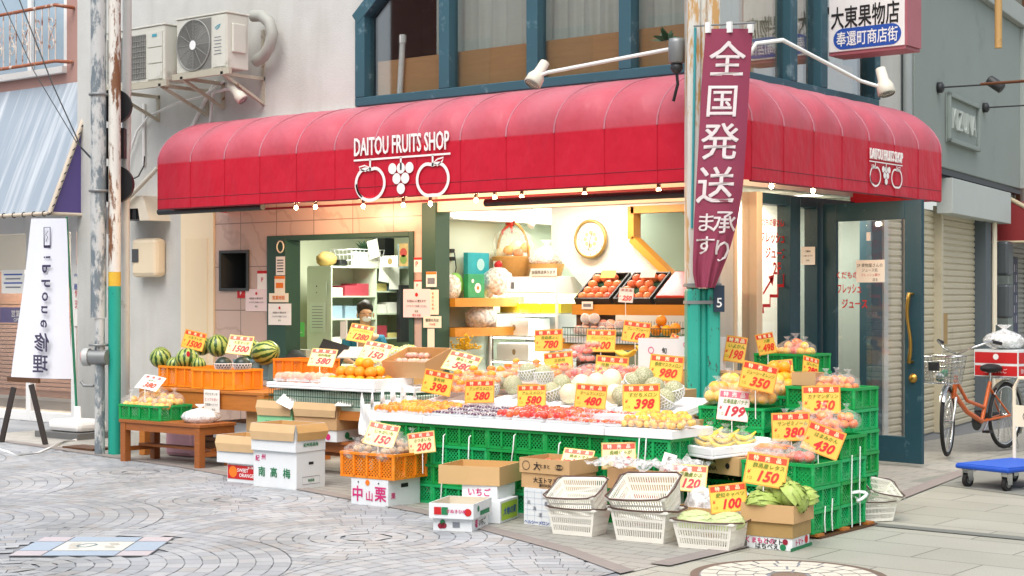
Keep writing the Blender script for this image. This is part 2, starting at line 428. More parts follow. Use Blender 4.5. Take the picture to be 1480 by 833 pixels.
# inlaid plaque in the cobbles
pl = thing('pavement_plaque', 'inlaid paving plaque with pale drawn centre tile and blue border tiles', 'plaque', (plq_c.x, plq_c.y, .004), YAW)
q = MB(); q.rect(Matrix.Translation((0, 0, 0)), .84, .76, 0)
blue_t = mat('blue_tile', '#a3b3c2', .5, .06, 30); pink_t = mat('pink_tile', '#c0b8bb', .5, .06, 30); draw_t = mat('ceramic_tile', '#dcdcd2', .35, .03)
q.build('bed', grout, pl)
q = MB()
for x, y, w, h, k in ((-.32, 0, .19, .36, 0), (.32, 0, .19, .36, 0), (-.32, .28, .19, .18, 1), (-.32, -.28, .19, .18, 1), (.32, .28, .19, .18, 1), (.32, -.28, .19, .18, 1), (0, .28, .43, .18, 0), (0, -.28, .43, .18, 0)):
    q.rect(Matrix.Translation((0, 0, .003)), w, h, k, x, y)
q.build('border_tile', [blue_t, pink_t], pl)
q = MB(); q.rect(Matrix.Translation((0, 0, .003)), .43, .36)
q.build('drawn_tile', draw_t, pl)
q = MB(); MM = Matrix.Translation((0, 0, .005))
q.ring(MM, [(-.05+.05*cos(t*.5)*(1+.3*sin(t)), .02+.07*sin(t*.5)) for t in range(13)], .012, 0)
for i in range(5): q.rect(MM, .07, .008, 1, -.14+.01*i, .1-.05*i)
for i in range(4): q.rect(MM, .06, .01, 1, .1+.02*(i % 2), .1-.06*i)
q.build('drawing', [mat('drawing_blue', '#6a8f9a', .5), mat('drawing_brown', '#9a8a72', .5)], pl)

# ================================================================== FRUIT SHOP BUILDING
m, n, b = base('marble_tile')
s3 = n.new('ShaderNodeSeparateXYZ'); n.link(n.coord(), s3.inputs[0]); cx = n.new('ShaderNodeCombineXYZ')
n.link(s3.outputs[0], cx.inputs[0]); n.link(s3.outputs[2], cx.inputs[1]); n.link(s3.outputs[1], cx.inputs[2])
br = n.new('ShaderNodeTexBrick'); br.offset = 0; br.inputs['Scale'].default_value = 1; br.inputs['Brick Width'].default_value = .56
br.inputs['Row Height'].default_value = .47; br.inputs['Mortar Size'].default_value = .006; br.inputs['Bias'].default_value = 0
for k, v in (('Color1', '#cdb3a4'), ('Color2', '#c4ab9c'), ('Mortar', '#8d7b70')): br.inputs[k].default_value = lin(v)
n.link(cx.outputs[0], br.inputs['Vector'])
wv = n.new('ShaderNodeTexWave'); wv.inputs['Scale'].default_value = 1.3; wv.inputs['Distortion'].default_value = 14; wv.inputs['Detail'].default_value = 4
wv.bands_direction = 'DIAGONAL'; n.link(n.coord(), wv.inputs['Vector'])
cc = n.mix(n.ramp(wv.outputs[0], [(.0, .0), (.9, 0.0), (1, .35)]), br.outputs[0], '#9c7f72')
n.link(cc, b.inputs['Base Color']); b.inputs['Roughness'].default_value = .3
marble = m
shop = thing('fruit_shop_building', 'pale corner building of the fruit shop under the red awning', 'building', (0, 0, 0))
Z2 = 6.6
q = MB()
q.box(-9.6, -7.131, .95, 1.1, 0, Z2)                       # plain wall
q.box(-7.131, -4.95, .95, 1.1, 2.602, Z2)
q.box(-4.95, -.92, .95, 1.1, 2.752, 3.47); q.box(-4.95, -.92, .95, 1.1, 5.9, Z2)
q.box(-1.07, -.92, 1.1, 4.9, 2.55, 3.47); q.box(-1.07, -.92, 1.1, 4.9, 5.9, Z2); q.box(-1.07, -.92, 4.25, 4.9, 3.47, 5.9)
q.box(-1.07, -.92, 4.45, 4.9, 0, 2.55)
q.add([(-4.95, .952, 4.42), (-4.25, .952, 5.0), (-4.25, .952, 5.9), (-4.95, .952, 5.9)], [(0, 1, 2, 3)])
q.build('outer_wall', plaster, shop)
q = MB(); q.box(-9.6, -.92, 5.0, 5.1, 0, Z2); q.box(-9.6, -9.45, 1.1, 5.0, 0, Z2); q.build('rear_wall', plaster, shop)
q = MB(); q.box(-9.6, -.92, .95, 5.1, Z2, Z2+.15); q.build('roof', grey, shop)
q = MB(); q.box(-9.45, -1.07, 1.1, 5.0, -.01, .03); q.build('interior_floor', mat('shop_floor', '#8d8f88', .6, .1), shop)
q = MB(); q.box(-9.45, -1.07, 1.1, 5.0, 2.62, 2.74); q.build('ceiling', inner_warm, shop)
q = MB(); q.box(-9.44, -1.08, 1.11, 4.99, 3.0, 3.05); q.build('upper_floor', wood_d, shop)
# marble front with niche and office opening
q = MB(); y0, y1 = .945, 1.1
q.box(-7.13, -7.04, y0, y1, 0, 2.6); q.box(-6.59, -6.29, y0, y1, 0, 2.6); q.box(-7.04, -6.59, y0, y1, 0, 1.63); q.box(-7.04, -6.59, y0, y1, 2.05, 2.6)
q.box(-6.29, -4.2, y0, y1, 2.2, 2.6); q.box(-4.2, -4.09, y0, y1, 0, 2.6); q.box(-4.09, -3.91, y0, y1, 2.47, 2.6); q.box(-6.0, -4.2, y0, y1, 0, .74)
q.build('marble_cladding', marble, shop)
q = MB()
for a in ((-7.05, -7.02, .925, 1.3, 1.62, 2.06), (-6.61, -6.58, .925, 1.3, 1.62, 2.06), (-7.02, -6.61, .925, 1.3, 1.62, 1.65), (-7.02, -6.61, .925, 1.3, 2.03, 2.06), (-7.02, -6.61, 1.28, 1.3, 1.65, 2.03)): q.box(*a)
q.build('wall_niche', mat('niche_metal', '#3d4040', .5, .15, 6), shop)
q = MB(); q.box(-7.68, -7.135, .92, .949, 0, 2.75); q.build('cream_panel', cream, shop)
q = MB(); q.box(-7.6, -7.22, .912, .921, .1, 2.2); q.build('panel_door', mat('cream_door', '#e6d3b0', .6, .03), shop)
q = MB(); q.box(-3.91, -.92, .955, 1.1, 2.38, 2.75); q.build('lintel', mat('lintel_cream', '#e8d6c2', .6, .03), shop)
q = MB()
q.box(-6.29, -6.0, .925, 1.14, 0, 2.2); q.box(-4.26, -4.2, .925, 1.14, .74, 2.2); q.box(-6.0, -4.26, .925, 1.14, 2.15, 2.2)
q.box(-4.09, -3.91, .925, 1.14, 0, 2.47)
q.build('green_frame', green_frame, shop, bevel=.006)
# partition, stairs wall, back wall inside
q = MB(); q.box(-4.4, -4.25, 1.14, 5.0, .03, 2.62); q.build('partition_wall', inner, shop)
q = MB(); q.box(-4.25, -2.22, 3.3, 3.4, .03, 2.62); q.build('inner_rear_wall', inner, shop)
q = MB(); q.box(-9.4, -4.4, 4.3, 4.4, .03, 2.62); q.box(-7.95, -7.85, 1.11, 4.3, .03, 2.62); q.build('office_wall', mat('office_paint', '#dfe3c9', .8, .03), shop)
q = MB()
YS = 2.2; zs = lambda px, py: on_y(px, py, YS)
A_ = zs(797, 360); B_ = zs(842, 414)
O1 = zs(918, 304); O2 = zs(918, 346); O3 = zs(968, 392)
FS = frame((0, YS, 0), (1, 0, 0), (0, 0, 1))
lft = A_.x-.0
q.slab([(lft, A_.z), (B_.x, B_.z), (B_.x+.35, B_.z-.45), (O3.x, O3.z-.6), (O3.x, O3.z), (O2.x, O2.z), (O1.x, O1.z), (O1.x, 2.62), (lft, 2.62)], FS, .1)
q.slab([(O1.x, O1.z), (-1.6, O1.z), (-1.6, 2.62), (O1.x, 2.62)], FS, .1)
q.slab([(O3.x, O3.z-.6), (-1.6, O3.z-.6), (-1.6, O3.z-.02), (O3.x, O3.z-.02)], FS, .1)
q.build('stair_wall', inner_warm, shop)
q = MB()
for a, b_ in (((-1.6, O1.z), (O1.x, O1.z)), ((O1.x, O1.z+.03), (O2.x, O2.z)), ((O2.x, O2.z), (O3.x+.1, O3.z-.1))):
    q.bar((a[0], YS-.02, a[1]), (b_[0], YS-.02, b_[1]), .12, .07)
q.bar((O1.x+.2, YS+.5, O1.z+.1), (-1.7, YS+.5, O3.z+.1), .05, .09)
q.build('stair_trim', wood_y, shop)
q = MB(); q.box(-3.3, -2.22, 3.05, 3.12, .03, 2.62); q.build('stairwell_wall', mat('stairwell_paint', '#9aa392', .8, .05), shop)
q = MB(); q.box(-4.24, -4.0, 1.3, 3.28, 2.33, 2.6); q.build('bulkhead', inner_warm, shop)
# second floor windows
FW_ = .13
q = MB()
def vf(x, z0, z1): q.box(x-FW_/2, x+FW_/2, .88, 1.02, z0, z1)
q.box(-4.95, -.87, .88, 1.03, 3.471, 3.56)
q.box(-4.95, -4.82, .88, 1.03, 3.56, 4.42)
q.bar((-4.95, .955, 4.345), (-4.2, .955, 4.98), .157, .13, 0, up=(0, 0, 1))
for px in (648, 775, 909): vf(on_y(px, 60, .95).x, 3.56, 5.9)
q.box(-1.0, -.87, .88, 1.03, 3.56, 5.9)
q.box(-1.02, -.87, 1.03, 4.3, 3.471, 3.56)
for y in (2.45, 3.05, 4.2): q.box(-1.02, -.87, y, y+.13, 3.56, 5.9)
q.build('window_frame', mat('weathered_teal', '#315864', .55, .14, 3, dirt=('#6f8a92', 7, .58, .12)), shop, bevel=.008)
q = MB(); q.box(-4.85, -1.0, .97, .985, 3.55, 5.9); q.box(-.97, -.955, 1.03, 4.25, 3.55, 5.9); q.build('window_pane', glass_up, shop)
q = MB(); q.box(-4.8, -1.15, 1.06, 1.09, 3.06, 3.93); q.box(-1.16, -1.12, 1.1, 4.2, 3.06, 3.9); q.build('timber_panel', mat('panel_wood', '#c39262', .5, .15, 3, stretch=(1, 1, 9)), shop)
q = MB(); vs = []; fs = []; N_ = 150
for i in range(N_+1):
    x = -4.1+3.0*i/N_; yy = 1.2+.03*sin(x*34)+.012*sin(x*71)
    vs += [(x, yy, 3.1), (x, yy, 5.95)]
for i in range(N_): fs.append((2*i, 2*i+2, 2*i+3, 2*i+1))
q.add(vs, fs, 0, True); q.build('curtain', mat('grey_curtain', '#c9cbc4', .8, .08), shop)
q = MB(); vs = []; fs = []
for i in range(81):
    y = 1.3+2.9*i/80; vs += [(-1.24+.03*sin(y*30), y, 3.1), (-1.24+.03*sin(y*30), y, 5.95)]
for i in range(80): fs.append((2*i, 2*i+2, 2*i+3, 2*i+1))
q.add(vs, fs, 0, True); q.build('curtain', mat('cream_curtain', '#c9c0a0', .8, .08), shop)
# right hand facade at street level
q = MB(); q.box(-1.07, -.92, 1.101, 1.5, 0, 2.55); q.build('white_pillar', plaster, shop)
q = MB(); q.box(-1.04, -.9, 1.5, 1.54, 0, 2.5); q.box(-1.05, -.89, 1.86, 1.96, 0, 2.5); q.build('cream_post', mat('cream_metal', '#dcc9ae', .4, .05), shop, bevel=.006)
q = MB()
for y, w in ((2.49, .2), (3.02, .16), (4.19, .24)): q.box(-1.04, -.9, y, y+w, 0, 2.5)
q.box(-1.04, -.9, 1.96, 2.49, 2.4, 2.5); q.box(-1.04, -.9, 2.69, 3.02, 2.4, 2.5); q.box(-1.04, -.9, 3.18, 4.19, 2.42, 2.5); q.box(-1.04, -.9, 1.96, 2.49, 0, .12); q.box(-1.04, -.9, 2.69, 3.02, 0, .12)
q.build('entrance_frame', teal_frame, shop, bevel=.006)
q = MB(); q.box(-.985, -.97, 1.54, 1.86, .05, 2.5); q.box(-.985, -.97, 1.96, 2.49, .12, 2.4); q.box(-.985, -.97, 2.69, 3.02, .12, 2.4); q.build('shop_window_pane', glass, shop)
q = MB(); q.box(-2.2, -2.15, 2.9, 4.9, 1.0, 2.62); q.build('hall_wall', inner_warm, shop)
q = MB(); q.box(-2.19, -2.12, 2.9, 4.9, .03, 1.0); q.build('dado_panel', mat('dado_dark', '#3f3d3a', .5, .1), shop)
q = MB(); q.box(-2.14, -2.1, 2.9, 4.9, 1.0, 1.05); q.build('dado_rail', cream, shop)
q = MB(); q.box(-.92, -.895, 4.46, 4.56, 0, 2.5); q.build('tiled_pillar', mat('pillar_tile', '#c9ccc8', .35, .05), shop)

q = MB()
for k in range(34): z = k*.073; q.add([(-.917, 4.57, z), (-.917, 4.88, z), (-.9, 4.57, z+.018), (-.9, 4.88, z+.018), (-.9, 4.57, z+.055), (-.9, 4.88, z+.055), (-.917, 4.57, z+.073), (-.917, 4.88, z+.073)], [(0, 1, 3, 2), (2, 3, 5, 4), (4, 5, 7, 6)])
q.build('narrow_shutter', mat('shutter_pale', '#cbc5b2', .5, .05), shop)
# red writing on the glass (seen from outside)
q = MB()
def gtxt(st, px, py, sz, **k):
    p = on_x(px, py, -.965); q.text(st, SIDE((-.965, p.y, p.z)), sz, 0, **k)
gtxt('くだもの屋さんの', 1117, 322, .075, bold=.02, fit=.5); gtxt('フレッシュ', 1117, 344, .115, bold=.02, fit=.45); gtxt('ジュース', 1122, 366, .115, bold=.02, fit=.4); gtxt('2F', 1123, 388, .15, bold=.03)
pa = on_x(1103, 425, -.965); pb = on_x(1119, 397, -.965)
S0 = SIDE((-.965, 0, 0))
q.ring(S0, [(pa.y, pa.z), (pb.y-.03, pb.z-.03)], .025, 0, False)
q.add([(pb.y, pb.z, 0), (pb.y-.11, pb.z-.02, 0), (pb.y-.03, pb.z-.11, 0)], [(0, 1, 2)], 0, False, S0)
pts = []
for px, py in ((1103, 453), (1103, 442), (1113, 442), (1113, 428), (1124, 428), (1124, 413), (1133, 413), (1133, 398), (1139, 398)):
    p = on_x(px, py, -.965); pts.append((p.y, p.z))
q.ring(S0, pts, .035, 0, False)
q.build('window_lettering', red_print, shop)

# ================================================================== AWNING
m, n, b = base('awning_vinyl')
vec = n.coord()
s3 = n.new('ShaderNodeSeparateXYZ'); n.link(vec, s3.inputs[0])
c = n.mix(n.noise(vec, 2.2, 5), '#b8162c', '#c81e36')
# chalky fading on the upward facing curve, blotchy
nm = n.new('ShaderNodeNewGeometry'); sn = n.new('ShaderNodeSeparateXYZ'); n.link(nm.outputs['Normal'], sn.inputs[0])
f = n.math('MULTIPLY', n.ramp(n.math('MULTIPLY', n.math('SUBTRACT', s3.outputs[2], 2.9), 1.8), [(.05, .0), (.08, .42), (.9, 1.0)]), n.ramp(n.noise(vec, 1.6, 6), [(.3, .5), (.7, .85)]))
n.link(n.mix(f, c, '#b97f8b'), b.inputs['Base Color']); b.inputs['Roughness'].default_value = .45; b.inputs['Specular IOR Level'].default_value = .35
bp = n.new('ShaderNodeBump'); bp.inputs['Strength'].default_value = .8; bp.inputs['Distance'].default_value = .04; n.link(n.noise(n.coord('Object', (1, 1, .6)), 3.2, 3), bp.inputs['Height']); n.link(bp.outputs[0], b.inputs['Normal'])
awn_m = m
aw = thing('shop_awning', 'long red vinyl awning with white fruit emblem wrapping the shop corner', 'awning')
ZB, ZK, ZT, DP = 2.47, 2.93, 3.44, .95
prof = [(0.0, ZB), (0.0, ZB+.2), (0.0, ZK)]+[(DP*(1-cos(a*pi/24)), ZK+(ZT-ZK)*sin(a*pi/24)) for a in range(1, 13)]
RC = .22
def path_pt(u, d):
    # u: ('f', x) front, ('c', ang) corner, ('s', y) side ; d = inset
    k, v = u
    if k == 'f': return Vector((v if v < -max(RC, d) else -max(RC, d), d, 0)) if v > -DP-.01 else Vector((v, d, 0))
    if k == 's': return Vector((-d, max(v, max(RC, d)), 0))
    r = max(0, RC-d)
    if r == 0: return Vector((-d, d, 0))
    return Vector((-RC+r*cos(v), RC-r*sin(-v) if False else RC+r*sin(v), 0))
us = []; NPF, NPS, SUB = 13, 7, 6
for i in range(NPF):
    for k in range(SUB): us.append((('f', -6.94+(6.94-RC)*(i+k/SUB)/NPF), sin(pi*k/SUB)))
us.append((('f', -RC), 0))
for k in range(1, 6): us.append((('c', -pi/2+pi/2*k/6), 0))
for i in range(NPS):
    for k in range(SUB): us.append((('s', RC+(3.81-RC)*(i+k/SUB)/NPS), sin(pi*k/SUB)))
us.append((('s', 3.81), 0))
q = MB(); vs = []; np_ = len(prof)
for u, bl in us:
    for ip, (d, z) in enumerate(prof):
        t = max(0, (z-ZK)/(ZT-ZK)); bb = .05*bl*sin(pi*min(1, t)) if t > 0 else .004*bl
        p = path_pt(u, max(0, d-bb*.7) if t > 0 else d); vs.append((p.x, p.y, z+bb*.8))
fs = []
for i in range(len(us)-1):
    for j in range(np_-1): fs.append((i*np_+j, (i+1)*np_+j, (i+1)*np_+j+1, i*np_+j+1))
q.add(vs, fs, 0, True)
q.add([vs[j] for j in range(np_)]+[(-6.94, DP, ZB)], [tuple(range(np_+1))[::-1]], 0)
e = (len(us)-1)*np_
q.add([vs[e+j] for j in range(np_)]+[(-DP, 3.81, ZB)], [tuple(range(np_+1))], 0)
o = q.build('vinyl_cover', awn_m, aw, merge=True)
for pz in o.data.polygons:
    pass
try:
    o.data.set_sharp_from_angle(angle=rad(35))
except Exception: pass
q = MB(); ribm = awn_m
for i in range(NPF+1):
    x = -6.94+(6.94-RC)*i/NPF
    q.tube([path_pt(('f', x), max(0, d))+Vector((0, -.004 if d < .01 else 0, z+.004)) for d, z in prof[2:]], .0085, 5)
    q.tube([(x, -.004, ZB), (x, -.004, ZK)], .0028, 4, 1)
for i in range(NPS+1):
    y = RC+(3.81-RC)*i/NPS
    q.tube([path_pt(('s', y), max(0, d))+Vector((.004 if d < .01 else 0, 0, z+.004)) for d, z in prof[2:]], .0085, 5)
    q.tube([(.004, y, ZB), (.004, y, ZK)], .0028, 4, 1)
q.build('seam_ribs', [mat('dusty_seam', '#b5707c', .5, .1, 9), ribm], aw)
q = MB(); q.tube([(-6.94, .012, ZB), (-RC, .012, ZB)], .012, 6); q.tube([(-.012, RC, ZB), (-.012, 3.81, ZB)], .012, 6)
q.tube([(-6.94, .94, ZB+.02), (-1, .94, ZB+.02)], .012, 6); q.tube([(-6.94, .0, ZB+.1), (-RC, .0, ZB+.1)], .0035, 5); q.tube([(0, RC, ZB+.1), (0, 3.81, ZB+.1)], .0035, 5)
q.build('hem_rail', mat('hem_red', '#7d1526', .5), aw)
q = MB(); q.box(-7.0, -.95, .9, .949, 3.435, 3.468); q.box(-.919, -.87, .95, 3.85, 3.435, 3.468); q.build('wall_flashing', mat('flashing', '#c8c8c2', .5, .1), aw)
def emblem(q, M, W_, cond=1.0):
    # lettering, line and three fruits; origin = middle of the line, W_ = width
    s = W_/1.0
    q.text('DAITOU FRUITS SHOP', M, .2*s, 0, 0, .105*s, bold=.012, sx=1, fit=1.0*s, thick=.008)
    q.rect(M, 1.02*s, .015*s, 0, 0, 0)
    def P(c, r, fn): return [(c[0]+r*fn(2*pi*i/40)*cos(2*pi*i/40), c[1]+.86*r*fn(2*pi*i/40)*sin(2*pi*i/40)) for i in range(40)]
    dent = lambda t: 1-.17*math.exp(-((t-pi/2)/.35)**2)
    q.ring(M, P((-.33*s, -.19*s), .155*s, dent), .026*s)
    q.ring(M, [(-.38*s+.1*s*cos(t), -.19*s+.11*s*sin(t)) for t in [pi+.15*k for k in range(9)]], .018*s, 0, False)
    ap_ = lambda t: 1-.2*math.exp(-((t-pi/2)/.4)**2)-.1*math.exp(-((t-3*pi/2)/.35)**2)
    q.ring(M, P((.33*s, -.185*s), .16*s, ap_), .026*s)
    for x in (-.33, .33):
        q.rect(M, .018*s, .09*s, 0, x*s, -.045*s)
        q.ring(M, [(x*s+dx*s, -.055*s+dy*s) for dx, dy in ((0, -.01), (-.05, -.035), (-.11, -.02), (-.12, .0), (-.06, .01))] if x < 0 else [(x*s+dx*s, -.055*s+dy*s) for dx, dy in ((0, -.01), (.05, -.03), (.1, .005), (.11, .03), (.05, .02))], .011*s)
    q.rect(M, .018*s, .1*s, 0, 0, -.05*s)
    for x, y in ((-.09, -.085), (0, -.085), (.09, -.085), (-.045, -.165), (.045, -.165), (0, -.245)): q.disc(M, .043*s, 0, x*s, y*s)
em = mat('emblem_white', '#efece8', .5, .02)
pL, pR = on_y(514, 231, 0), on_y(651, 224, 0)
q = MB(); emblem(q, FRONT(((pL.x+pR.x)/2, -.014, (pL.z+pR.z)/2+.0)), pR.x-pL.x); q.build('emblem', em, aw)
pL, pR = on_x(1255, 233, 0), on_x(1302, 240, 0)
q = MB(); emblem(q, SIDE((.014, (pL.y+pR.y)/2, (pL.z+pR.z)/2)), pR.y-pL.y); q.build('emblem', em, aw)

# folded screen tubes and bulbs under the awning
for (a, b_, lab) in (((230, 303), (380, 300), 'dark roller tube under the awning end by the cream panel'), ((702, 289), (1000, 281), 'dark roller tube above the main shop opening')):
    p0 = on_y(a[0], a[1], .25); p1 = on_y(b_[0], b_[1], .25); z = (p0.z+p1.z)/2-.01
    t = tag(MB().tube([(p0.x, .25, z), (p1.x, .25, z)], .035, 10).build('roller_tube', dark), lab, 'roller tube', 'roller tubes under the awning')
bulb_m = mat('lit_bulb', '#ffd9a0', .3, 0, emis=38)
sock = mat('bulb_socket', '#4a3a30', .5)
bp = thing('light_bulb', '', 'light bulb', (0, 0, 0), 0, 'bare bulbs under the awning')
q = MB(); q.ball((0, 0, -.03), .019, (1, 1, 1.15)); q.build('glass_globe', bulb_m, bp)
q = MB(); q.lathe([(0, .045), (.016, .045), (.018, 0), (.016, -.008), (0, -.008)], 10); q.build('socket', sock, bp)
first = True
BUL = [(428, 296, .3), (456, 295, .3), (525, 294, .3), (583, 292, .3), (622, 290, .3), (688, 285, .3), (715, 281, .3), (754, 280, .3), (845, 276, .3), (952, 270, .3)]
wh = ['above the wall niche', 'above the office window corner', 'above the middle of the office window', 'nearest the emblem apple', 'above the green post', 'beside the long roller tube end', 'between the post and the clock', 'above the fruit basket', 'above the clock', 'beside the corner column']
for k, (px, py, y) in enumerate(BUL+[(1115, 264, None), (1175, 271, None)]):
    p = on_y(px, py, y) if y is not None else on_x(px, py, -.3)
    lab = 'glowing bare bulb under the awning, '+(wh[k] if k < 10 else ['over the corner window', 'over the open glass door'][k-10])
    if first: bp.location = p; bp['label'] = lab; first = False
    else: clone(bp, p, 0, lab)
    L = bpy.data.lights.new('bulb_light', 'POINT'); L.energy = 8 if k < 10 else 10; L.color = (1, .72, .42); L.shadow_soft_size = .03
    lo = bpy.data.objects.new('bulb_light', L); COL.objects.link(lo); lo.location = p+Vector((0, 0, -.07))
# ================================================================== WALL EQUIPMENT
ac_m = mat('aircon_casing', '#d3d2c6', .5, .05, 3, dirt=('#a39f90', 3, .6, .15))
ac_g = mat('aircon_grille', '#9a9b96', .5, .1)
ac_d = mat('aircon_dark', '#7d7c76', .6, .1)
steel_r = mat('rusty_bracket', '#b9b3a0', .6, .1, 6, dirt=('#7d4a26', 9, .6, .1))
def aircon(name, label, x0, x1, y0, y1, z0, z1, round_grille):
    t = thing(name, label, 'air conditioner', ((x0+x1)/2, (y0+y1)/2, z0), 0, 'outdoor units on the side wall')
    w, d, h = x1-x0, y1-y0, z1-z0
    q = MB(); q.box(-w/2, w/2, -d/2, d/2, .03, h); q.build('casing', ac_m, t, bevel=.012)
    q = MB(); q.box(-w/2-.01, w/2+.01, -d/2-.01, d/2+.01, h+.001, h+.02); q.build('top_cover', ac_m, t, bevel=.006)
    yf = -d/2-.004
    if round_grille:
        cx, cz, r = -w/2+.28, h*.52, .255
        q = MB(); q.disc(FRONT((cx, yf, cz)), r, 0, n=40); q.rect(FRONT((cx+.14, yf+.001, cz)), .28, .53); q.build('fan_opening', ac_d, t)
        q = MB()
        for k in range(3, 17): q.tube([(cx+r*k/16.5*cos(a*pi/20), yf-.006, cz+r*k/16.5*sin(a*pi/20)) for a in range(40)], .0028, 4, 0, True)
        for a in range(12): q.tube([(cx+.04*cos(a*pi/6), yf-.008, cz+.04*sin(a*pi/6)), (cx+r*cos(a*pi/6), yf-.008, cz+r*sin(a*pi/6))], .0028, 4)
        q.tube([(cx+(r+.01)*cos(a*pi/24), yf-.006, cz+(r+.01)*sin(a*pi/24)) for a in range(48)], .008, 5, 0, True)
        q.build('fan_grille', ac_g, t)
        q = MB(); q.disc(FRONT((cx, yf-.014, cz)), .05); q.build('fan_hub', W, t)
        q = MB(); q.box(cx+.31, w/2-.01, yf-.005, yf+.003, .05, h-.02); q.build('service_panel', ac_m, t, bevel=.003)
        q = MB(); F0 = FRONT((w/2-.13, yf-.008, h-.14))
        q.ring(F0, [(-.04, 0), (0, .02), (.045, .03), (.02, .005), (-.02, -.02)], .012)
        for i in range(6): q.rect(F0, .1+.02*(i % 2), .008, 1, 0, -.1-.035*i)
        q.build('maker_label', [mat('maker_teal', '#4aa0b0', .5), grey_print], t)
        q = MB(); q.box(w/2+.001, w/2+.03, -d/2+.06, d/2-.06, .2, h-.1); q.build('valve_cover', ac_m, t, bevel=.01)
    else:
        q = MB(); q.rect(FRONT((-.14, yf, h/2)), w-.34, h-.14); q.build('coil_opening', ac_d, t)
        q = MB()
        for k in range(22): x = -w/2+.04+(w-.36)*k/21; q.box(x-.002, x+.002, yf-.008, yf-.002, .07, h-.07)
        for k in range(9): z = .08+(h-.16)*k/8; q.box(-w/2+.03, w/2-.3, yf-.01, yf-.005, z-.002, z+.002)
        q.build('wire_grille', ac_g, t)
        q = MB()
        for k in range(3): q.box(w/2-.27, w/2-.03, yf-.008, yf+.003, .05+k*(h-.1)/3, .04+(k+1)*(h-.1)/3)
        q.build('service_panel', ac_m, t, bevel=.003)
        q = MB(); q.rect(FRONT((w/2-.15, yf-.012, h-.1)), .08, .03); q.build('maker_label', mat('maker_teal', '#4aa0b0', .5), t)
    q = MB()
    for x in (-w/2+.1, w/2-.06):
        q.box(x-.02, x+.02, -d/2-.02, .95-t.location.y, -.04, -.005); q.box(x-.02, x+.02, .93-t.location.y, .95-t.location.y, -.3, .5 if round_grille and x > 0 else 0)
        q.bar((x, -d/2, -.03), (x, .93-t.location.y, -.28), .03, .03)
    q.box(-w/2-.05, w/2+.05, -d/2-.02, -d/2+.02, -.035, .028)
    q.build('wall_bracket', steel_r, t)
    return t
aircon('air_conditioner', 'outdoor air conditioner with one big round fan grille above the awning', -7.1, -6.3, .38, .68, 3.9, 4.5, True)
aircon('air_conditioner', 'outdoor air conditioner with square wire grille behind the rusty pole', -8.2, -7.2, .3, .62, 3.84, 4.46, False)
c = on_y(386, 52, .85)
tag(MB().tube([(c.x-.16, .8, c.z+.22), (c.x, .78, c.z+.2), (c.x+.11, .78, c.z+.12), (c.x+.16, .78, c.z), (c.x+.11, .78, c.z-.14), (c.x, .8, c.z-.22), (c.x-.14, .82, c.z-.26)], .062, 12).build('duct_hose', mat('duct_grey', '#a5a69e', .6, .1, 8)), 'thick bent grey duct hose beside the round fan unit', 'hose')
P0 = on_y
# flood lamp above awning
def flood(label, arm, head, aim, r=.075, base_pts=None):
    t = thing('flood_lamp', label, 'flood lamp', arm[0], 0, 'flood lamps over the awning'); o = Vector(arm[0])
    MB().tube([Vector(p)-o for p in arm], .016, 8).build('lamp_arm', white, t)
    d = (Vector(aim)-Vector(head)).normalized(); x = d.orthogonal().normalized()
    M = Matrix.Translation(Vector(head)-o) @ d.to_track_quat('Z', 'Y').to_matrix().to_4x4()
    q = MB(); q.lathe([(0, -.16), (r*.55, -.16), (r*.62, -.05), (r*.95, .0), (r, .07), (r*.9, .075)], 16, 0, M); q.build('lamp_shade', mat('lamp_cream', '#d8d2c2', .45, .06, 6), t)
    q = MB(); q.lathe([(0, .068), (r*.55, .07), (r*.88, .066)], 16, 0, M)
    for k in range(3): q.tube([M @ Vector((r*(.3+.25*k)*cos(a*pi/8), r*(.3+.25*k)*sin(a*pi/8), .078)) for a in range(16)], .003, 4, 1, True)
    q.build('lamp_lens', [mat('lens', '#e8e6da', .2), grey], t)
    return t
h = on_y(345, 138, .55)
flood('cream flood lamp on a short elbow arm below the outdoor units', [P0(304, 178, .92), P0(308, 134, .85), P0(328, 129, .6), h+Vector((-.06, 0, .06))], h, h+RT*.7-FW*.25+Vector((0, 0, -.75)), r=.062)
h = on_y(775, 112, -.25); a0 = on_y(985, 68, -.28)
flood('cream flood lamp on a long pale arm reaching across the dark upper windows', [a0, h+Vector((.12, 0, .03)), h], h, h-RT*.45-FW*.35+Vector((0, 0, -.8)))
h = on_y(1279, 128, 1.6); a0 = on_y(1078, 88, -.28)
pm = [a0, a0+Vector((.06, .05, .13)), a0+Vector((.2, .2, .16)), h+Vector((-.15, -.15, .06)), h]
flood('cream flood lamp on a curved arm under the shop name sign', pm, h+Vector((0, 0, .02)), h+RT*.15-FW*.25+Vector((0, 0, -.8)))
# pipes and cables along the wall
def pipe(label, pts, r, m_, name='wall_pipe', cat='pipe'): return tag(MB().tube(pts, r, 8).build(name, m_), label, cat)
P = lambda px, py, y: on_y(px, py, y)
pipe('pale conduit curving down from the units to the awning end', [P(312, 118, .9), P(302, 135, .9), P(290, 158, .9), P(276, 187, .92)], .022, white, 'conduit')
pipe('thin pale conduit sagging from the round fan unit down to the poles', [P(323, 118, .9), P(292, 140, .88), P(256, 149, .88), P(215, 168, .9), P(198, 190, .9), P(186, 225, .9), P(183, 290, .92)], .014, white, 'conduit')
pipe('pale pipe slanting down from the awning end to the vent hood', [P(228, 243, .6), P(200, 272, .6), P(180, 292, .6), P(176, 330, .6)], .025, mat('conduit_beige', '#c9c3b4', .5, .06), 'conduit')
pipe('thin vertical drain pipe on the wall under the square grille unit', [P(208, 150, .93), P(208, 240, .93)], .02, white, 'drain_pipe')
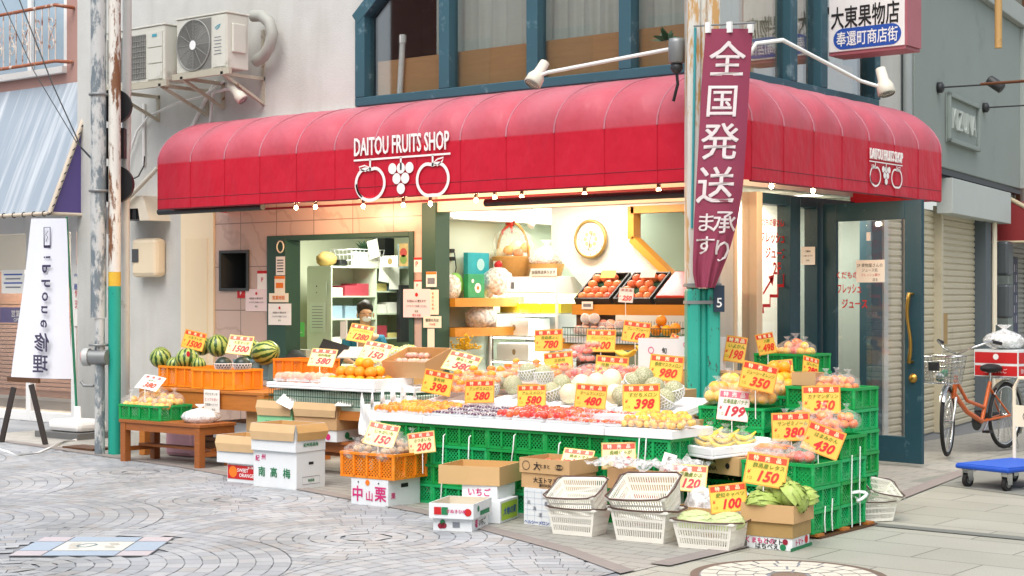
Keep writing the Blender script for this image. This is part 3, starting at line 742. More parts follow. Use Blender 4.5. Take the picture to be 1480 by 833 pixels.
pipe('dark cable hanging in a loop beside the rusty pole', [P(186, 262, .85), P(200, 255, .85), P(208, 240, .85), P(209, 226, .85)], .008, dark, 'cable', 'cable')
pipe('white pipe with a capped end standing inside the first upper window pane', [P(577, 152, 1.02), P(582, 60, 1.02)], .03, W, 'vent_pipe')
q = MB(); p = P(582, 58, 1.02); q.tube([p+Vector((0, 0, -.03)), p+Vector((0, 0, .05))], .037, 10); o = q.build('pipe_cap', W, bpy.data.objects['vent_pipe'])
pipe('thin overhead cable crossing the blue awning', [P(28, 0, -.3), P(75, 120, -.3), P(118, 215, -.3), P(134, 232, -.5)], .007, black, 'overhead_cable', 'cable')
pipe('second thinner overhead cable beside the first over the blue awning', [P(2, 0, -.3), P(50, 105, -.3), P(110, 205, -.3), P(134, 230, -.55)], .005, dark, 'overhead_cable', 'cable')
# electric meter, vent hood
mb = thing('electric_meter', 'rounded cream meter box on the pale wall near the teal pole', 'meter', (P(218, 373, .9).x, .95, P(218, 373, .9).z))
q = MB(); q.box(-.22, .22, -.16, 0, -.22, .22); q.build('casing', mat('meter_cream', '#e6d6b8', .45, .03), mb, bevel=.05)
q = MB(); q.box(-.19, -.08, -.168, -.161, -.05, .1); q.build('dial_window', mat('meter_glass', '#4c4e50', .2), mb)
vh = thing('vent_hood', 'beige vent hood with a dark slot beneath the awning end', 'vent', (P(205, 300, .8).x, .95, P(205, 300, .8).z))
q = MB(); q.slab([(-.3, -.02), (-.22, .12), (.2, .12), (.32, -.16), (.15, -.16), (.12, -.02)], FRONT((0, -.3, 0)), .3); q.build('hood', mat('hood_beige', '#d6ccb8', .5, .06), vh)
q = MB(); q.box(-.28, .12, -.28, -.02, -.14, -.021)
for k in range(4): q.box(-.28+k*.1, -.22+k*.1, -.295, -.281, -.14, -.03)
q.build('slot', black, vh)

# ================================================================== POLES, COLUMN, BANNER
m, n, b = base('weathered_pole')
f = n.ramp(n.noise(n.coord('Object', (6, 6, 2.2)), 1.5, 8, .7), [(.46, 0.0), (.54, 1.0)])
n.link(n.mix(f, '#bfc0bd', '#6f7a80'), b.inputs['Base Color']); b.inputs['Roughness'].default_value = .55
weath = m
m, n, b = base('peeling_pole')
f = n.ramp(n.noise(n.coord('Object', (7, 7, 1.8)), 1.3, 8, .7), [(.5, 0.0), (.55, 1.0)])
n.link(n.mix(f, '#d8d5cc', '#7b5236'), b.inputs['Base Color']); b.inputs['Roughness'].default_value = .6
peel = m
teal = mat('teal_paint', '#1f9c88', .4, .07, 4, dirt=('#17665c', 16, .66, .04))
m, n, b = base('chipped_teal')
f = n.ramp(n.noise(n.coord('Object', (9, 9, 4)), 1.6, 8, .7), [(.6, 0.0), (.64, 1.0)])
n.link(n.mix(f, n.mix(n.noise(n.coord(), 3), '#1f9c88', '#35ad9a'), '#3d3a33'), b.inputs['Base Color']); b.inputs['Roughness'].default_value = .4
teal_c = m
m, n, b = base('flaked_white')
f = n.ramp(n.noise(n.coord('Object', (7, 7, 1.2)), 1.6, 8, .7), [(.52, 0.0), (.58, 1.0)])
n.link(n.mix(f, '#cfcdc4', '#b98f55'), b.inputs['Base Color']); b.inputs['Roughness'].default_value = .55
flak = m
t = thing('utility_pole', 'thick grey weathered pole with a red capped hose valve', 'pole', (-6.69, -.94, 0))
MB().tube([(0, 0, 1.35), (0, 0, 8)], .076, 20).build('upper_tube', weath, t)
MB().tube([(.02, 0, 0), (.02, 0, 1.34)], .05, 14).build('lower_tube', weath, t)
q = MB()
for z in (1.08, 2.6, 3.55): q.tube([(.085*cos(a*pi/8), .085*sin(a*pi/8), z) for a in range(16)], .014, 6, 0, True)
q.build('clamp_band', grey, t)
v = thing('hose_valve', 'grey hose valve with a bright red cap clamped to the weathered pole', 'valve', (-6.69, -.94, .96))
MB().tube([(.12, .02, 0), (-.06, -.06, 0)], .075, 16).build('valve_body', grey, v)
MB().tube([(-.06, -.06, 0), (-.11, -.09, 0)], .088, 18).build('collar', mat('valve_ring', '#b4b8b6', .4, .1), v)
MB().tube([(-.111, -.0905, 0), (-.125, -.1, 0)], .062, 18).build('red_cap', mat('red_cap', '#d5162b', .35), v)
MB().tube([(-.0, -.06, -.28), (-.1, -.1, -.28), (-.13, -.11, -.24)], .016, 8).build('small_tap', grey, v)
t = thing('arcade_post', 'slim post painted teal below and flaking rust above', 'post', (-6.58, -.83, 0))
MB().tube([(0, 0, 0), (0, 0, 1.66)], .062, 18).build('teal_sleeve', teal, t)
MB().tube([(0, 0, 1.661), (0, 0, 1.8)], .061, 18).build('yellow_band', mat('yellow_band', '#d9b03a', .5, .2, 9), t)
MB().tube([(0, 0, 1.801), (0, 0, 8)], .06, 18).build('rusty_tube', peel, t)
p = on_y(181, 300, -.55)
pipe('pale drain pipe standing behind the rusty post', [(p.x, -.55, 0), (p.x, -.55, 2.95), (p.x+.02, -.55, 3.1), (p.x+.06, -.55, 8)], .045, mat('pipe_pale', '#cfcfc9', .5, .08, 4, dirt=('#9c8f78', 4, .62, .1)), 'drain_pipe')
# signal lamps hung on the weathered pole, seen from behind
ts = thing('traffic_signal', 'black lamp housings with round back plates behind the weathered pole', 'signal', (-6.71, -.8, 3.1))
FM = frame((0, .06, 0), RT, (0, 0, 1))
for k, (z, r) in enumerate(((.36, .17), (-.42, .19))):
    q = MB(); q.slab([(r*cos(i*pi/16), z+r*sin(i*pi/16)) for i in range(32)], FM, .08); q.build('round_plate', black, ts)
q = MB(); q.slab([(-.16, -.16), (.1, -.16), (.1, .14), (-.16, .14)], FM, .12); q.build('middle_box', black, ts)
q = MB(); q.ball((-.06, .05, -.78), .13, (1, .8, 1.1)); q.build('white_dome', white, ts)

# corner column with hanging banner
cx, cy = -.13, -.3
t = thing('arcade_column', 'stout corner column with chipped teal casing below and flaking white above', 'column', (cx, cy, 0), YAW)
q = MB()
def hcol(q, z0, z1, m=0):
    q.box(-.125, .125, -.12, .12, z0, z1, m) if False else None
    q.box(-.125, -.025, -.12, .12, z0, z1, m); q.box(.025, .125, -.12, .12, z0, z1, m); q.box(-.03, .03, -.085, .1, z0+.002, z1-.002, m)
hcol(q, 0, 1.62); q.build('teal_casing', teal_c, t, bevel=.02)
q = MB(); hcol(q, 1.621, 8); q.build('upper_casing', flak, t, bevel=.02)
q = MB()
for z in (1.5, 1.63): q.box(-.132, .132, -.127, .127, z, z+.025)
q.build('steel_band', grey, t)
q = MB(); q.box(.07, .15, -.155, -.122, 1.44, 1.64); o = q.build('number_plate', mat('plate_navy', '#1c3448', .5), t)
q = MB(); q.text('5', FRONT((.11, -.158, 1.51)), .1, bold=.01); q.build('digit', W, o)
# loudspeaker / insulator on the column
p = on_y(978, 75, -.32)
ls = thing('insulator', 'grey metal canister insulator strapped to the corner column', 'insulator', p)
MB().lathe([(0, .1), (.06, .1), (.065, .07), (.065, -.08), (.05, -.09), (0, -.09)], 16).build('canister', grey, ls)
MB().lathe([(0, -.09), (.045, -.095), (.05, -.13), (.03, -.16), (0, -.17)], 14).build('collar', dark, ls)
MB().tube([(0, 0, -.16), (.01, 0, -.25), (-.03, 0, -.38)], .012, 6).build('lead', black, ls)
for k in range(3): pass
pln = thing('potted_fern', 'small sprig of dark leaves tucked beside the column top', 'plant', on_y(965, 58, -.25))
q = MB()
for k in range(26):
    a, e_ = R(0, 6.28), R(-.3, 1.2); d = Vector((cos(a)*cos(e_), sin(a)*cos(e_), sin(e_)))*R(.06, .14); s_ = d.orthogonal().normalized()*.018
    q.add([(0, 0, 0), d*.5+s_, d, d*.5-s_], [(0, 1, 2, 3)])
q.build('leaves', mat('fern_green', '#2e4a30', .6, .3), pln)

bm_ = mat('maroon_cloth', '#8c3650', .75, .06, 4, bump=.15, bscale=30)
bt = thing('hanging_banner', 'tall maroon cloth banner with white brush lettering tied to the corner column', 'banner')
# cloth surface: profile in pixels measured on the plane just in front of the column
YB = -.5
rows = [(42, 1020, 1088), (120, 1014, 1083), (200, 1010, 1079), (270, 1006, 1074), (320, 1003, 1066), (350, 1002, 1058), (375, 1001, 1050), (395, 1001, 1042), (416, 1005, 1033)]
bpts = [(on_y((l+r)/2, y, YB)) for y, l, r in rows]
CB = bpts[0]
def bsurf(u, v):
    k = v*(len(rows)-1); i = min(int(k), len(rows)-2); f = k-i
    y = rows[i][0]*(1-f)+rows[i+1][0]*f; l = rows[i][1]*(1-f)+rows[i+1][1]*f; r = rows[i][2]*(1-f)+rows[i+1][2]*f
    cen = on_y((l+r)/2, y, YB); w = (r-l)/FPX*(cen-CAM).dot(FW)
    g = max(0, v-.45); nrm = -FW
    fold = (.012*sin(u*9+v*3)*v+.03*g*sin(u*26)+.02*g*sin(u*15+1))
    return cen+RT*(u-.5)*w+nrm*(fold+.05*sin(u*3.1)*(.3+v))
q = MB(); NU, NV = 28, 60; vs = [bsurf(i/NU, j/NV) for j in range(NV+1) for i in range(NU+1)]
fs = [(j*(NU+1)+i, (j+1)*(NU+1)+i, (j+1)*(NU+1)+i+1, j*(NU+1)+i+1) for j in range(NV) for i in range(NU)]
q.add(vs, fs, 0, True); q.build('cloth', bm_, bt)
q = MB()
def bch(ch, px, py, size):
    vs, fs, w, h_ = txt(ch, .008)
    # locate u,v of glyph centre
    v = None
    for i in range(len(rows)-1):
        if rows[i][0] <= py <= rows[i+1][0]: v = (i+(py-rows[i][0])/(rows[i+1][0]-rows[i][0]))/(len(rows)-1)
    k = v*(len(rows)-1); i = min(int(k), len(rows)-2); f = k-i
    l = rows[i][1]*(1-f)+rows[i+1][1]*f; r = rows[i][2]*(1-f)+rows[i+1][2]*f
    out = []
    for a, b_, k_ in vs:
        yy = py-b_*size; xx = px+a*size+(b_*size)*.07
        vv = 0
        for i in range(len(rows)-1):
            if rows[i][0] <= yy <= rows[i+1][0]: vv = (i+(yy-rows[i][0])/(rows[i+1][0]-rows[i][0]))/(len(rows)-1)
        k2 = vv*(len(rows)-1); i2 = min(int(k2), len(rows)-2); f2 = k2-i2
        l2 = rows[i2][1]*(1-f2)+rows[i2+1][1]*f2; r2 = rows[i2][2]*(1-f2)+rows[i2+1][2]*f2
        uu = (xx-l2)/(r2-l2)
        out.append(bsurf(uu, vv)-FW*(.006+k_*.0008))
    q.add(out, fs, 0)
for ch, px, py, sz in (('全', 1051, 85, 54), ('国', 1043, 147, 50), ('発', 1040, 205, 56), ('送', 1034, 268, 56), ('承', 1046, 322, 36), ('り', 1043, 363, 36), ('ま', 1020, 322, 30), ('す', 1018, 355, 30)): bch(ch, px, py, sz)
q.build('brush_lettering', mat('banner_white', '#e2d6d6', .7), bt)
q = MB(); a = on_y(1003, 38, YB+.02); b_ = on_y(1092, 33, YB+.02); q.tube([a, b_], .008, 6); q.build('top_rod', grey, bt)
q = MB()
for u in (.05, .5, .95):
    p = bsurf(u, 0); q.box(p.x-.02, p.x+.02, p.y-.012, p.y+.012, p.z-.03, p.z+.05)
q.build('cloth_loop', white, bt)
q = MB(); a = on_y(1005, 40, YB+.05); b_ = on_y(1000, 330, YB+.05); q.tube([a, b_], .01, 8); q.build('green_rod', mat('rod_teal', '#3f9aa0', .4), bt)

# ================================================================== PHONE REPAIR SHOP (neighbour)
ns = thing('phone_repair_shop', 'dusty pink shop building with a glazed white framed front', 'building', (0, 0, 0))
pinkw = mat('pink_stucco', '#b08a80', .85, .06, 3, bump=.3, bscale=90, dirt=('#947068', 1.5, .6, .2))
XN = -9.6
q = MB()
q.box(-16, XN-.002, 1.2, 1.35, 4.0, 4.38); q.box(-10.15, XN-.002, 1.2, 1.35, 4.38, 6.6); q.box(-16, XN-.002, 5, 5.15, 0, 6.6); q.box(XN-.08, XN-.002, 1.35, 5.0, 0, 6.6); q.box(-16, -10.15, 1.2, 1.35, 6.2, 6.6)
q.build('outer_wall', pinkw, ns)
q = MB(); q.box(-16, -10.16, 1.27, 1.29, 4.38, 6.2); q.build('upper_window_pane', mat('pale_blue_glass', '#9fb4c2', .25, .08), ns)
q = MB()
for x in (-10.2, -10.95, -12.2): q.box(x-.04, x+.04, 1.22, 1.26, 4.381, 6.2)
q.box(-16, -10.15, 1.13, 1.2, 4.3, 4.379)
q.build('upper_window_frame', white, ns)
q = MB(); q.box(-16, XN-.08, 1.4, 5.0, 0, .03); q.build('interior_floor', mat('tan_floor', '#9c9080', .6, .1), ns)
q = MB(); q.box(-16, XN-.08, 1.35, 5.0, 2.7, 2.8); q.build('ceiling', inner_warm, ns)
q = MB(); q.box(-16, XN-.1, 3.4, 3.5, .03, 2.7); q.build('interior_wall', mat('shop_beige', '#d8d3c8', .8, .05), ns)
q = MB()
for x in (-9.7, -10.02, -10.95, -11.95): q.box(x-.05, x+.05, 1.2, 1.28, 0, 2.7)
q.box(-16, -9.65, 1.205, 1.275, 2.35, 2.7); q.box(-16, -9.65, 1.205, 1.275, 0, .12)
q.build('shop_front_frame', white, ns, bevel=.005)
q = MB(); q.box(-16, -9.7, 1.235, 1.245, .12, 2.35); q.build('shop_window_pane', glass, ns)
q = MB()
for k in range(22): q.box(-13.5, -10.4, 2.2, 2.23, .3+k*.055, .345+k*.055)
q.box(-13.5, -10.4, 2.235, 2.26, .2, 1.9); q.build('timber_counter', mat('slat_brown', '#94705a', .6, .2, 6), ns)
q = MB(); q.box(-11.2, -10.2, 1.9, 2.3, 1.46, 1.9); q.box(-10.05, -9.8, 2.2, 2.3, 1.0, 1.7); q.build('wooden_cabinet', mat('cabinet_tan', '#a88a68', .6, .15, 6), ns)
q = MB(); q.box(-12, -11.25, 1.5, 1.52, 1.22, 1.42); o = q.build('purple_poster', mat('poster_purple', '#4a4178', .5), ns)
q = MB(); q.text('営業中', FRONT((-11.6, 1.495, 1.34)), .1); q.text('OPEN', FRONT((-11.6, 1.495, 1.26)), .07); q.build('poster_lettering', W, o)
q = MB(); q.box(-10.0, -9.8, 1.18, 1.19, 1.2, 1.95); o = q.build('window_poster', paper, ns)
q = MB(); q.vtext('修理', FRONT((-9.9, 1.175, 1.6)), .12, 0, step=1.15); q.build('poster_lettering', red_print, o)
q = MB(); q.text('iPhone', FRONT((-9.9, 1.175, 1.82)), .05); q.text('最', FRONT((-9.94, 1.175, 1.68)), .08); q.build('poster_lettering', blue_print, o)
for k, (x, z, w_, h_, lab) in enumerate(((-10.45, 1.75, .3, .42, 'white poster'), (-10.8, 1.0, .36, .5, 'pale poster'), (-11.3, 1.75, .5, .3, 'white poster'))):
    q = MB(); q.box(x-w_/2, x+w_/2, 1.222, 1.228, z-h_/2, z+h_/2); o = q.build('window_poster', paper, ns); q = MB()
    for i in range(4): q.rect(FRONT((x, 1.22, z+h_*(.3-.18*i))), w_*(.8-.15*(i % 2)), h_*.06, i % 2)
    q.build('poster_print', [blue_print, grey_print], o)
# blue awning of the neighbour
na = thing('faded_awning', 'faded blue grey awning with laced rope edge and purple gable', 'awning')
m, n, b = base('faded_blue_vinyl')
vec = n.coord('Object', (5, .3, .3)); f = n.ramp(n.noise(vec, 1.6, 6), [(.5, 0.0), (.72, .75)])
n.link(n.mix(f, n.mix(n.noise(n.coord(), 1.2), '#8c99a6', '#9da8b2'), '#d3d9dd'), b.inputs['Base Color']); b.inputs['Roughness'].default_value = .55
XA = -9.52; za, zb, yo = 4.17, 2.53, .5
q = MB(); q.add([(-16, yo, zb), (XA, yo, zb), (XA, 1.19, za), (-16, 1.19, za)], [(0, 1, 2, 3)]); q.add([(-16, yo+.02, zb), (XA, yo+.02, zb), (XA, 1.19, za-.03), (-16, 1.19, za-.03)], [(3, 2, 1, 0)]); q.build('vinyl_sheet', m, na)
q = MB(); q.add([(XA-.01, yo+.01, zb), (XA-.01, 1.19, zb), (XA-.01, 1.19, za-.02)], [(0, 1, 2)]); q.build('purple_gable', mat('purple_vinyl', '#5c4f8c', .6, .05), na)
q = MB(); q.tube([(XA, yo, zb), (XA, 1.19, za)], .03, 8); q.tube([(-16, yo, zb), (XA, yo, zb), (XA, 1.19, zb)], .022, 8)
q.build('edge_tube', mat('edge_beige', '#c8bba8', .6, .12, 9), na)
q = MB()
for k in range(18): 
    f = k/17; p = Vector((XA, yo+(1.19-yo)*f, zb+(za-zb)*f)); q.tube([p+Vector((.034*cos(a*pi/4), .02*sin(a*pi/4), .02*sin(a*pi/4))) for a in range(8)], .008, 4, 0, True)
for k in range(30): x = XA-.1-.2*k; q.tube([(x, yo+.03*cos(a*pi/4), zb+.03*sin(a*pi/4)) for a in range(8)], .006, 4, 0, True)
q.build('lacing_rope', dark, na)
# railing at the upper window
rl = thing('window_railing', 'rusty white window railing with scroll ornaments on the pink wall', 'railing', (-11.2, 1.0, 4.42))
rust = mat('rusted_white', '#d6c9bd', .6, .1, 8, dirt=('#8c4f30', 7, .5, .12))
q = MB(); q.tube([(-2.5, 0, .68), (1.1, 0, .68), (1.2, .05, .66), (1.2, .19, .66)], .022, 8); q.tube([(-2.5, 0, 0), (1.1, 0, 0), (1.18, .19, 0)], .022, 8); q.build('rail', mat('rail_rust', '#9a5a3c', .6, .15, 6, dirt=('#d9cdc0', 8, .58, .1)), rl)
q = MB()
for k in range(27): x = 1.1-k*.135; q.tube([(x, 0, 0), (x, 0, .68)], .009, 6)
q.build('railing_bars', rust, rl)
q = MB()
for k in range(13):
    x = 1.03-k*.27
    for s_ in (1, -1):
        q.tube([(x+s_*.06*cos(a)*(.5+a/9), -.01, .34+s_*(.13+.055*sin(a))) for a in [i*.7 for i in range(8)]], .007, 5)
        q.tube([(x+s_*.06, -.01, .24), (x-s_*.06, -.01, .44)], .007, 5)
q.build('scroll_pattern', rust, rl)

# feather banner seen from behind (mirrored lettering)
fb = thing('feather_banner', 'white feather banner with mirrored dark lettering beside the glass front', 'banner')
YF = .1; tl, trr, bl_, brr = P(45, 316, YF), P(96, 316, YF), P(18, 545, YF-.25), P(105, 548, YF)
q = MB(); N1, N2 = 10, 24; vs = []
for j in range(N2+1):
    f = j/N2
    for i in range(N1+1):
        u = i/N1; l = tl.lerp(bl_, f**1.4); r_ = trr.lerp(brr, f); p = l.lerp(r_, u)
        vs.append(p+Vector((0, -.05*sin(u*pi)*(.3+f)+.02*sin(u*8+f*5)*f, 0)))
q.add(vs, [(j*(N1+1)+i, (j+1)*(N1+1)+i, (j+1)*(N1+1)+i+1, j*(N1+1)+i+1) for j in range(N2) for i in range(N1)], 0, True)
q.build('cloth', mat('banner_cloth', '#dcdee6', .75, .03), fb)
q = MB(); purp = mat('banner_purple', '#3e3a55', .7)
def mtx(px, py):
    f = (py-316)/230; p = P(px, py, YF-.125*f**1.4-.05*(.3+f)-.025*f-.02); return frame(p, (-1, -.28*f, 0), (0, 0, 1))
s1 = .0011*17
q.ring(mtx(68, 343), [(-.055, -.11), (.055, -.11), (.055, .11), (-.055, .11)], .016); q.rect(mtx(68, 343), .11, .03, 0, 0, -.105)
q.ring(mtx(68, 343), [(-.02, .07), (.02, .03), (-.01, .0), (.02, -.05)], .01, 0, False)
for ch, px, py, sz, rz_ in (('i', 68, 372, .17, 1), ('P', 67, 389, .2, 1), ('h', 66, 410, .2, 1), ('o', 65, 429, .2, 1), ('n', 64, 448, .2, 1), ('e', 63, 468, .2, 1), ('修', 60, 495, .22, 0), ('理', 58, 526, .22, 0)):
    M = mtx(px, py)
    if rz_: M = M @ Matrix.Rotation(-pi/2, 4, 'Z')
    q.text(ch, M, sz, bold=.015)
q.build('mirrored_lettering', purp, fb)
q = MB(); q.tube([P(96, 314, YF+.02), P(104, 460, YF+.03), P(112, 620, YF+.05)], .014, 8); q.build('green_pole', mat('pole_green', '#1f7a5a', .4), fb)
p = on_z(112, 632, .0)
q = MB(); q.box(p.x-.28, p.x+.28, p.y-.2, p.y+.2, .07, .2); q.build('water_base', W, fb, bevel=.05)
MB().lathe([(0, .34), (.035, .34), (.04, .19), (.07, .18)], 12, 0, Matrix.Translation((p.x, p.y, 0))).build('pole_socket', W, fb)
tag(MB().box(p.x-.42, p.x+.35, p.y-.26, p.y+.24, .0, .068).build('concrete_slab', mat('slab_grey', '#6c6d6c', .8, .12)), 'grey slab under the white banner base', 'slab')
wb = on_z(128, 650); tag(MB().box(wb.x-.3, wb.x+.2, wb.y-.1, wb.y+.16, .004, .025).build('floor_board', wood_d), 'brown board lying at the foot of the weathered pole', 'board')
es = thing('easel_stand', 'dark A-frame easel legs below the white feather banner', 'easel', on_z(40, 640))
o_ = es.location
for (a, b_) in (((20, 560), (2, 640)), ((45, 556), (66, 643))):
    pa, pb = P(a[0], a[1], -.72), on_z(b_[0], b_[1]); MB().bar(pa-o_, pb-o_, .035, .05).build('leg', MATS.get('easel_black') or mat('easel_black', '#332c29', .6, .15), es)
pa = P(32, 552, -.7); MB().bar(pa-o_+Vector((-.25, 0, .02)), pa-o_+Vector((.3, 0, .02)), .03, .05).build('cross_bar', wood_d, es)
tag(MB().tube([on_z(0, 650), on_z(25, 658, .01), on_z(55, 655, .01), on_z(90, 640, .01), on_z(110, 636, .05)], .012, 6).build('garden_hose', W), 'thin white hose curving over the ground by the easel', 'hose')
# ================================================================== CRATES, CARTONS, BASKETS
def crate_mesh(w, d, h, m_, lattice=True, th=.012):
    q = MB()
    def side(M, L, n_):
        # panel in local x (0..L), z up, outward = -y
        q.box(0, L, 0, th, 0, .018, 0, M); q.box(-.006, L+.006, -.012, th, h-.02, h, 0, M); q.box(0, L, -.006, th, h*.52, h*.52+.008, 0, M) if not lattice else None
        for i in range(n_+1): x = L*i/n_; q.box(max(0, x-.009), min(L, x+.009), -.008, th, .018, h-.02, 0, M)
        if lattice:
            for i in range(n_):
                x0, x1 = L*i/n_+.009, L*(i+1)/n_-.009; z0, z1 = .018, h-.02; step = .03; wd = x1-x0; ht = z1-z0
                k = -ht
                while k < wd:
                    for sg in (1, -1):
                        a0 = max(0, k); a1 = min(wd, k+ht)
                        if a1-a0 < .006: continue
                        zz0 = a0-k; zz1 = a1-k
                        if sg > 0: p0, p1 = (x0+a0, .006, z0+zz0), (x0+a1, .006, z0+zz1)
                        else: p0, p1 = (x0+a0, .007, z1-zz0), (x0+a1, .007, z1-zz1)
                        q.bar(M @ Vector(p0), M @ Vector(p1), .0075, .004, 0, up=(M.to_3x3() @ Vector((0, -1, 0))))
                    k += step
    side(Matrix.Translation((-w/2, -d/2, 0)), w, 4)
    side(Matrix.Translation((w/2, d/2, 0)) @ Matrix.Rotation(pi, 4, 'Z'), w, 4)
    side(Matrix.Translation((w/2, -d/2, 0)) @ Matrix.Rotation(pi/2, 4, 'Z'), d, 3)
    side(Matrix.Translation((-w/2, d/2, 0)) @ Matrix.Rotation(-pi/2, 4, 'Z'), d, 3)
    q.box(-w/2+.01, w/2-.01, -d/2+.01, d/2-.01, .006, .014)
    for x in (-w/2, w/2):
        for y in (-d/2, d/2): q.tube([(x*.985, y*.98, .001), (x*.985, y*.98, h-.001)], .015, 8)
    return q.mesh('harvest_crate', m_)
CH = .15
ME_G = crate_mesh(.515, .355, CH-.002, crate_green); ME_O = crate_mesh(.52, .36, .2, crate_orange)
strap_m = mat('white_strap', '#e6ebe6', .5)
lab_m = mat('crate_label', '#8fcf9c', .5)
def crate(me, x, y, z, rz=0, label='', group='', sc=1, name='harvest_crate'):
    o = place(name, me, None, (x, y, z), (0, 0, rz), sc); tag(o, label, 'crate', group); return o
GS = 'green crates stacked under the fruit'
def stack(x0, y0, n_, where, rz=0, h=CH, z0=.03):
    """column of green crates; x0,y0 = front left bottom corner of an unrotated crate"""
    nm = ['lowest', 'second lowest', 'third lowest', 'fourth lowest', 'fifth lowest', 'sixth lowest']
    for k in range(n_):
        lev = 'topmost' if k == n_-1 else nm[k]
        c = Matrix.Rotation(rz, 3, 'Z') @ Vector((.2575, .1775, 0))
        crate(ME_G, x0+c.x+R(-.004, .004), y0+c.y+R(-.004, .004), z0+k*h, rz+R(-.01, .01), '%s green crate of the stack %s' % (lev, where), GS)
ctr = ['directly behind the potato crate', 'under the dark grape packs', 'under the red tomato packs', 'behind the tomato carton and grid carton', 'under the yellow fruit bags']
for i in range(5): stack(-2.13+.53*i, -1.73, 4, ctr[i], z0=0)
stack(.36, -1.62, 2, 'under the banana tray', z0=.0)
stack(.27, -.98, 5, 'carrying the bags under the pink card')
stack(.95, -1.54, 3, 'at the outer corner behind the lettuce carton')
stack(.94, -1.14, 4, 'behind the outer corner, under the mandarins')
stack(.84, -.74, 6, 'against the glass door, tall')
stack(.28, -.5, 5, 'under the heap of loose yellow oranges', z0=.09)
stack(-.78, .22, 6, 'behind the corner column')
stack(-.5, 1.15, 7, 'below the corner window')
stack(-.86, .66, 6, 'between the column and the corner window')
# timber pallet under the outer stacks
pt = thing('timber_pallet', 'low timber pallet under the outer green crate stacks', 'pallet', (1.0, -1.0, 0))
q = MB()
for y in (-.52, -.16, .2): q.box(-.2, .49, y, y+.09, .012, .029)
q.build('deck_board', wood, pt)
q = MB(); q.box(.35, .5, -.5, .32, 0, .011); q.build('runner', wood_d, pt)
# white straps hanging on the green crates
def strap(px, y0, y1, yy, lab):
    p = on_y(px, y0, yy); r_ = on_y(px-4, y1, yy); o = MB().tube([p+Vector((0, .02, .01)), p, p.lerp(r_, .5)+Vector((.008, -.006, 0)), r_], .0055, 5).build('hanging_strap', strap_m)
    tag(o, lab, 'strap', 'white straps on the green crates')
for i, (px, y0, y1, w_) in enumerate(((641, 630, 724, 'nearest the corner of the stacks'), (678, 632, 722, 'above the big open carton'), (743, 630, 668, 'above the pumpkin carton'), (808, 642, 676, 'between the tilted card and the pumpkin carton'), (924, 634, 680, 'first of the pair beside the 100 card'), (934, 634, 680, 'second of the pair beside the 100 card'))):
    strap(px, y0, y1, -1.755, 'white strap hanging down the green crates, '+w_)
q = MB()
for (y, z0, z1) in ((-1.02, .02, .5), (-.9, .02, .55), (-1.4, .03, .2), (-1.3, .03, .24)): q.tube([(1.48, y, z1), (1.485, y-.02, (z0+z1)/2), (1.48, y, z0)], .005, 5)
q.tube([(1.49+.05*cos(a), -.96+.06*sin(2*a), .22+.03*sin(a)) for a in [i*.5 for i in range(14)]], .012, 5)
tag(q.build('knotted_cord', strap_m), 'knotted white cord hanging on the outer green crate stack', 'cord')

# ---- foam trays
def tray_mesh(w, d, h, th=.025, name='foam_tray', m_=None):
    q = MB(); q.box(-w/2, w/2, -d/2, d/2, 0, .02)
    q.box(-w/2, w/2, -d/2, -d/2+th, .0201, h); q.box(-w/2, w/2, d/2-th, d/2, .0201, h); q.box(-w/2, -w/2+th, -d/2+th, d/2-th, .0201, h); q.box(w/2-th, w/2, -d/2+th, d/2-th, .0201, h)
    return q.mesh(name, m_ or styro)
def foam(x, y, z, w, d, h, label, rz=0, tilt=0, group=None, name='foam_tray'):
    o = place(name, tray_mesh(w, d, h, name=name), None, (x, y, z), (tilt, 0, rz)); b = o.modifiers.new('edge', 'BEVEL'); b.width = .006; b.segments = 2
    return tag(o, label, 'foam tray', group)
GT = 'white foam lids and trays of the central display'
for i in range(5):
    w_ = ['at its far end with orange packs', 'holding dark grape packs', 'with red tomato packs', 'with the cherry tomato packs', 'with yellow fruit bags'][i]
    q = MB(); q.box(-.275, .275, -.26, .26, 0, .055); q.box(-.255, .255, -.24, .24, .0551, .058)
    o = q.build('foam_board', styro, loc=(-1.96+.556*i, -1.5, CH*4+.002), rz=R(-.01, .01), bevel=.008); tag(o, 'white foam lid on the green crates '+w_, 'foam lid', GT)
# packing boxes that step the display up behind the lids
def plain_box(x0, x1, y0, y1, z0, z1, m_, name, label, cat='box', group=None, bevel=.004):
    o = MB().box(-(x1-x0)/2, (x1-x0)/2, -(y1-y0)/2, (y1-y0)/2, 0, z1-z0).build(name, m_, loc=((x0+x1)/2, (y0+y1)/2, z0), bevel=bevel); return tag(o, label, cat, group)
ZL = CH*4+.06
for k, (a, b_) in enumerate(((-2.1, -1.5), (-1.48, -.9), (-.88, -.3), (-.28, .3))):
    plain_box(a, b_, -1.2, -.7, 0, ZL+.02, card, 'support_carton', 'tall cardboard carton hidden under melon tray '+['with the wrapped persimmons', 'of grey netted melons', 'of cream melons', 'of green melons'][k], 'carton', 'cartons that prop up the melon trays')
def tr2(x, y, z, w, lab, tilt=.14, d=.5): return foam(x, y, z, w, d, .055, lab, 0, tilt, GT)
tr2(-1.82, -.97, ZL+.06, .58, 'white foam tray of bagged orange persimmons behind the 398 card near the office')
tr2(-1.22, -.97, ZL+.065, .57, 'tilted white foam tray holding netted grey melons')
tr2(-.62, -.97, ZL+.065, .57, 'tilted white foam tray holding cream coloured melons')
tr2(-.02, -.97, ZL+.065, .57, 'tilted white foam tray holding green netted melons by the column')
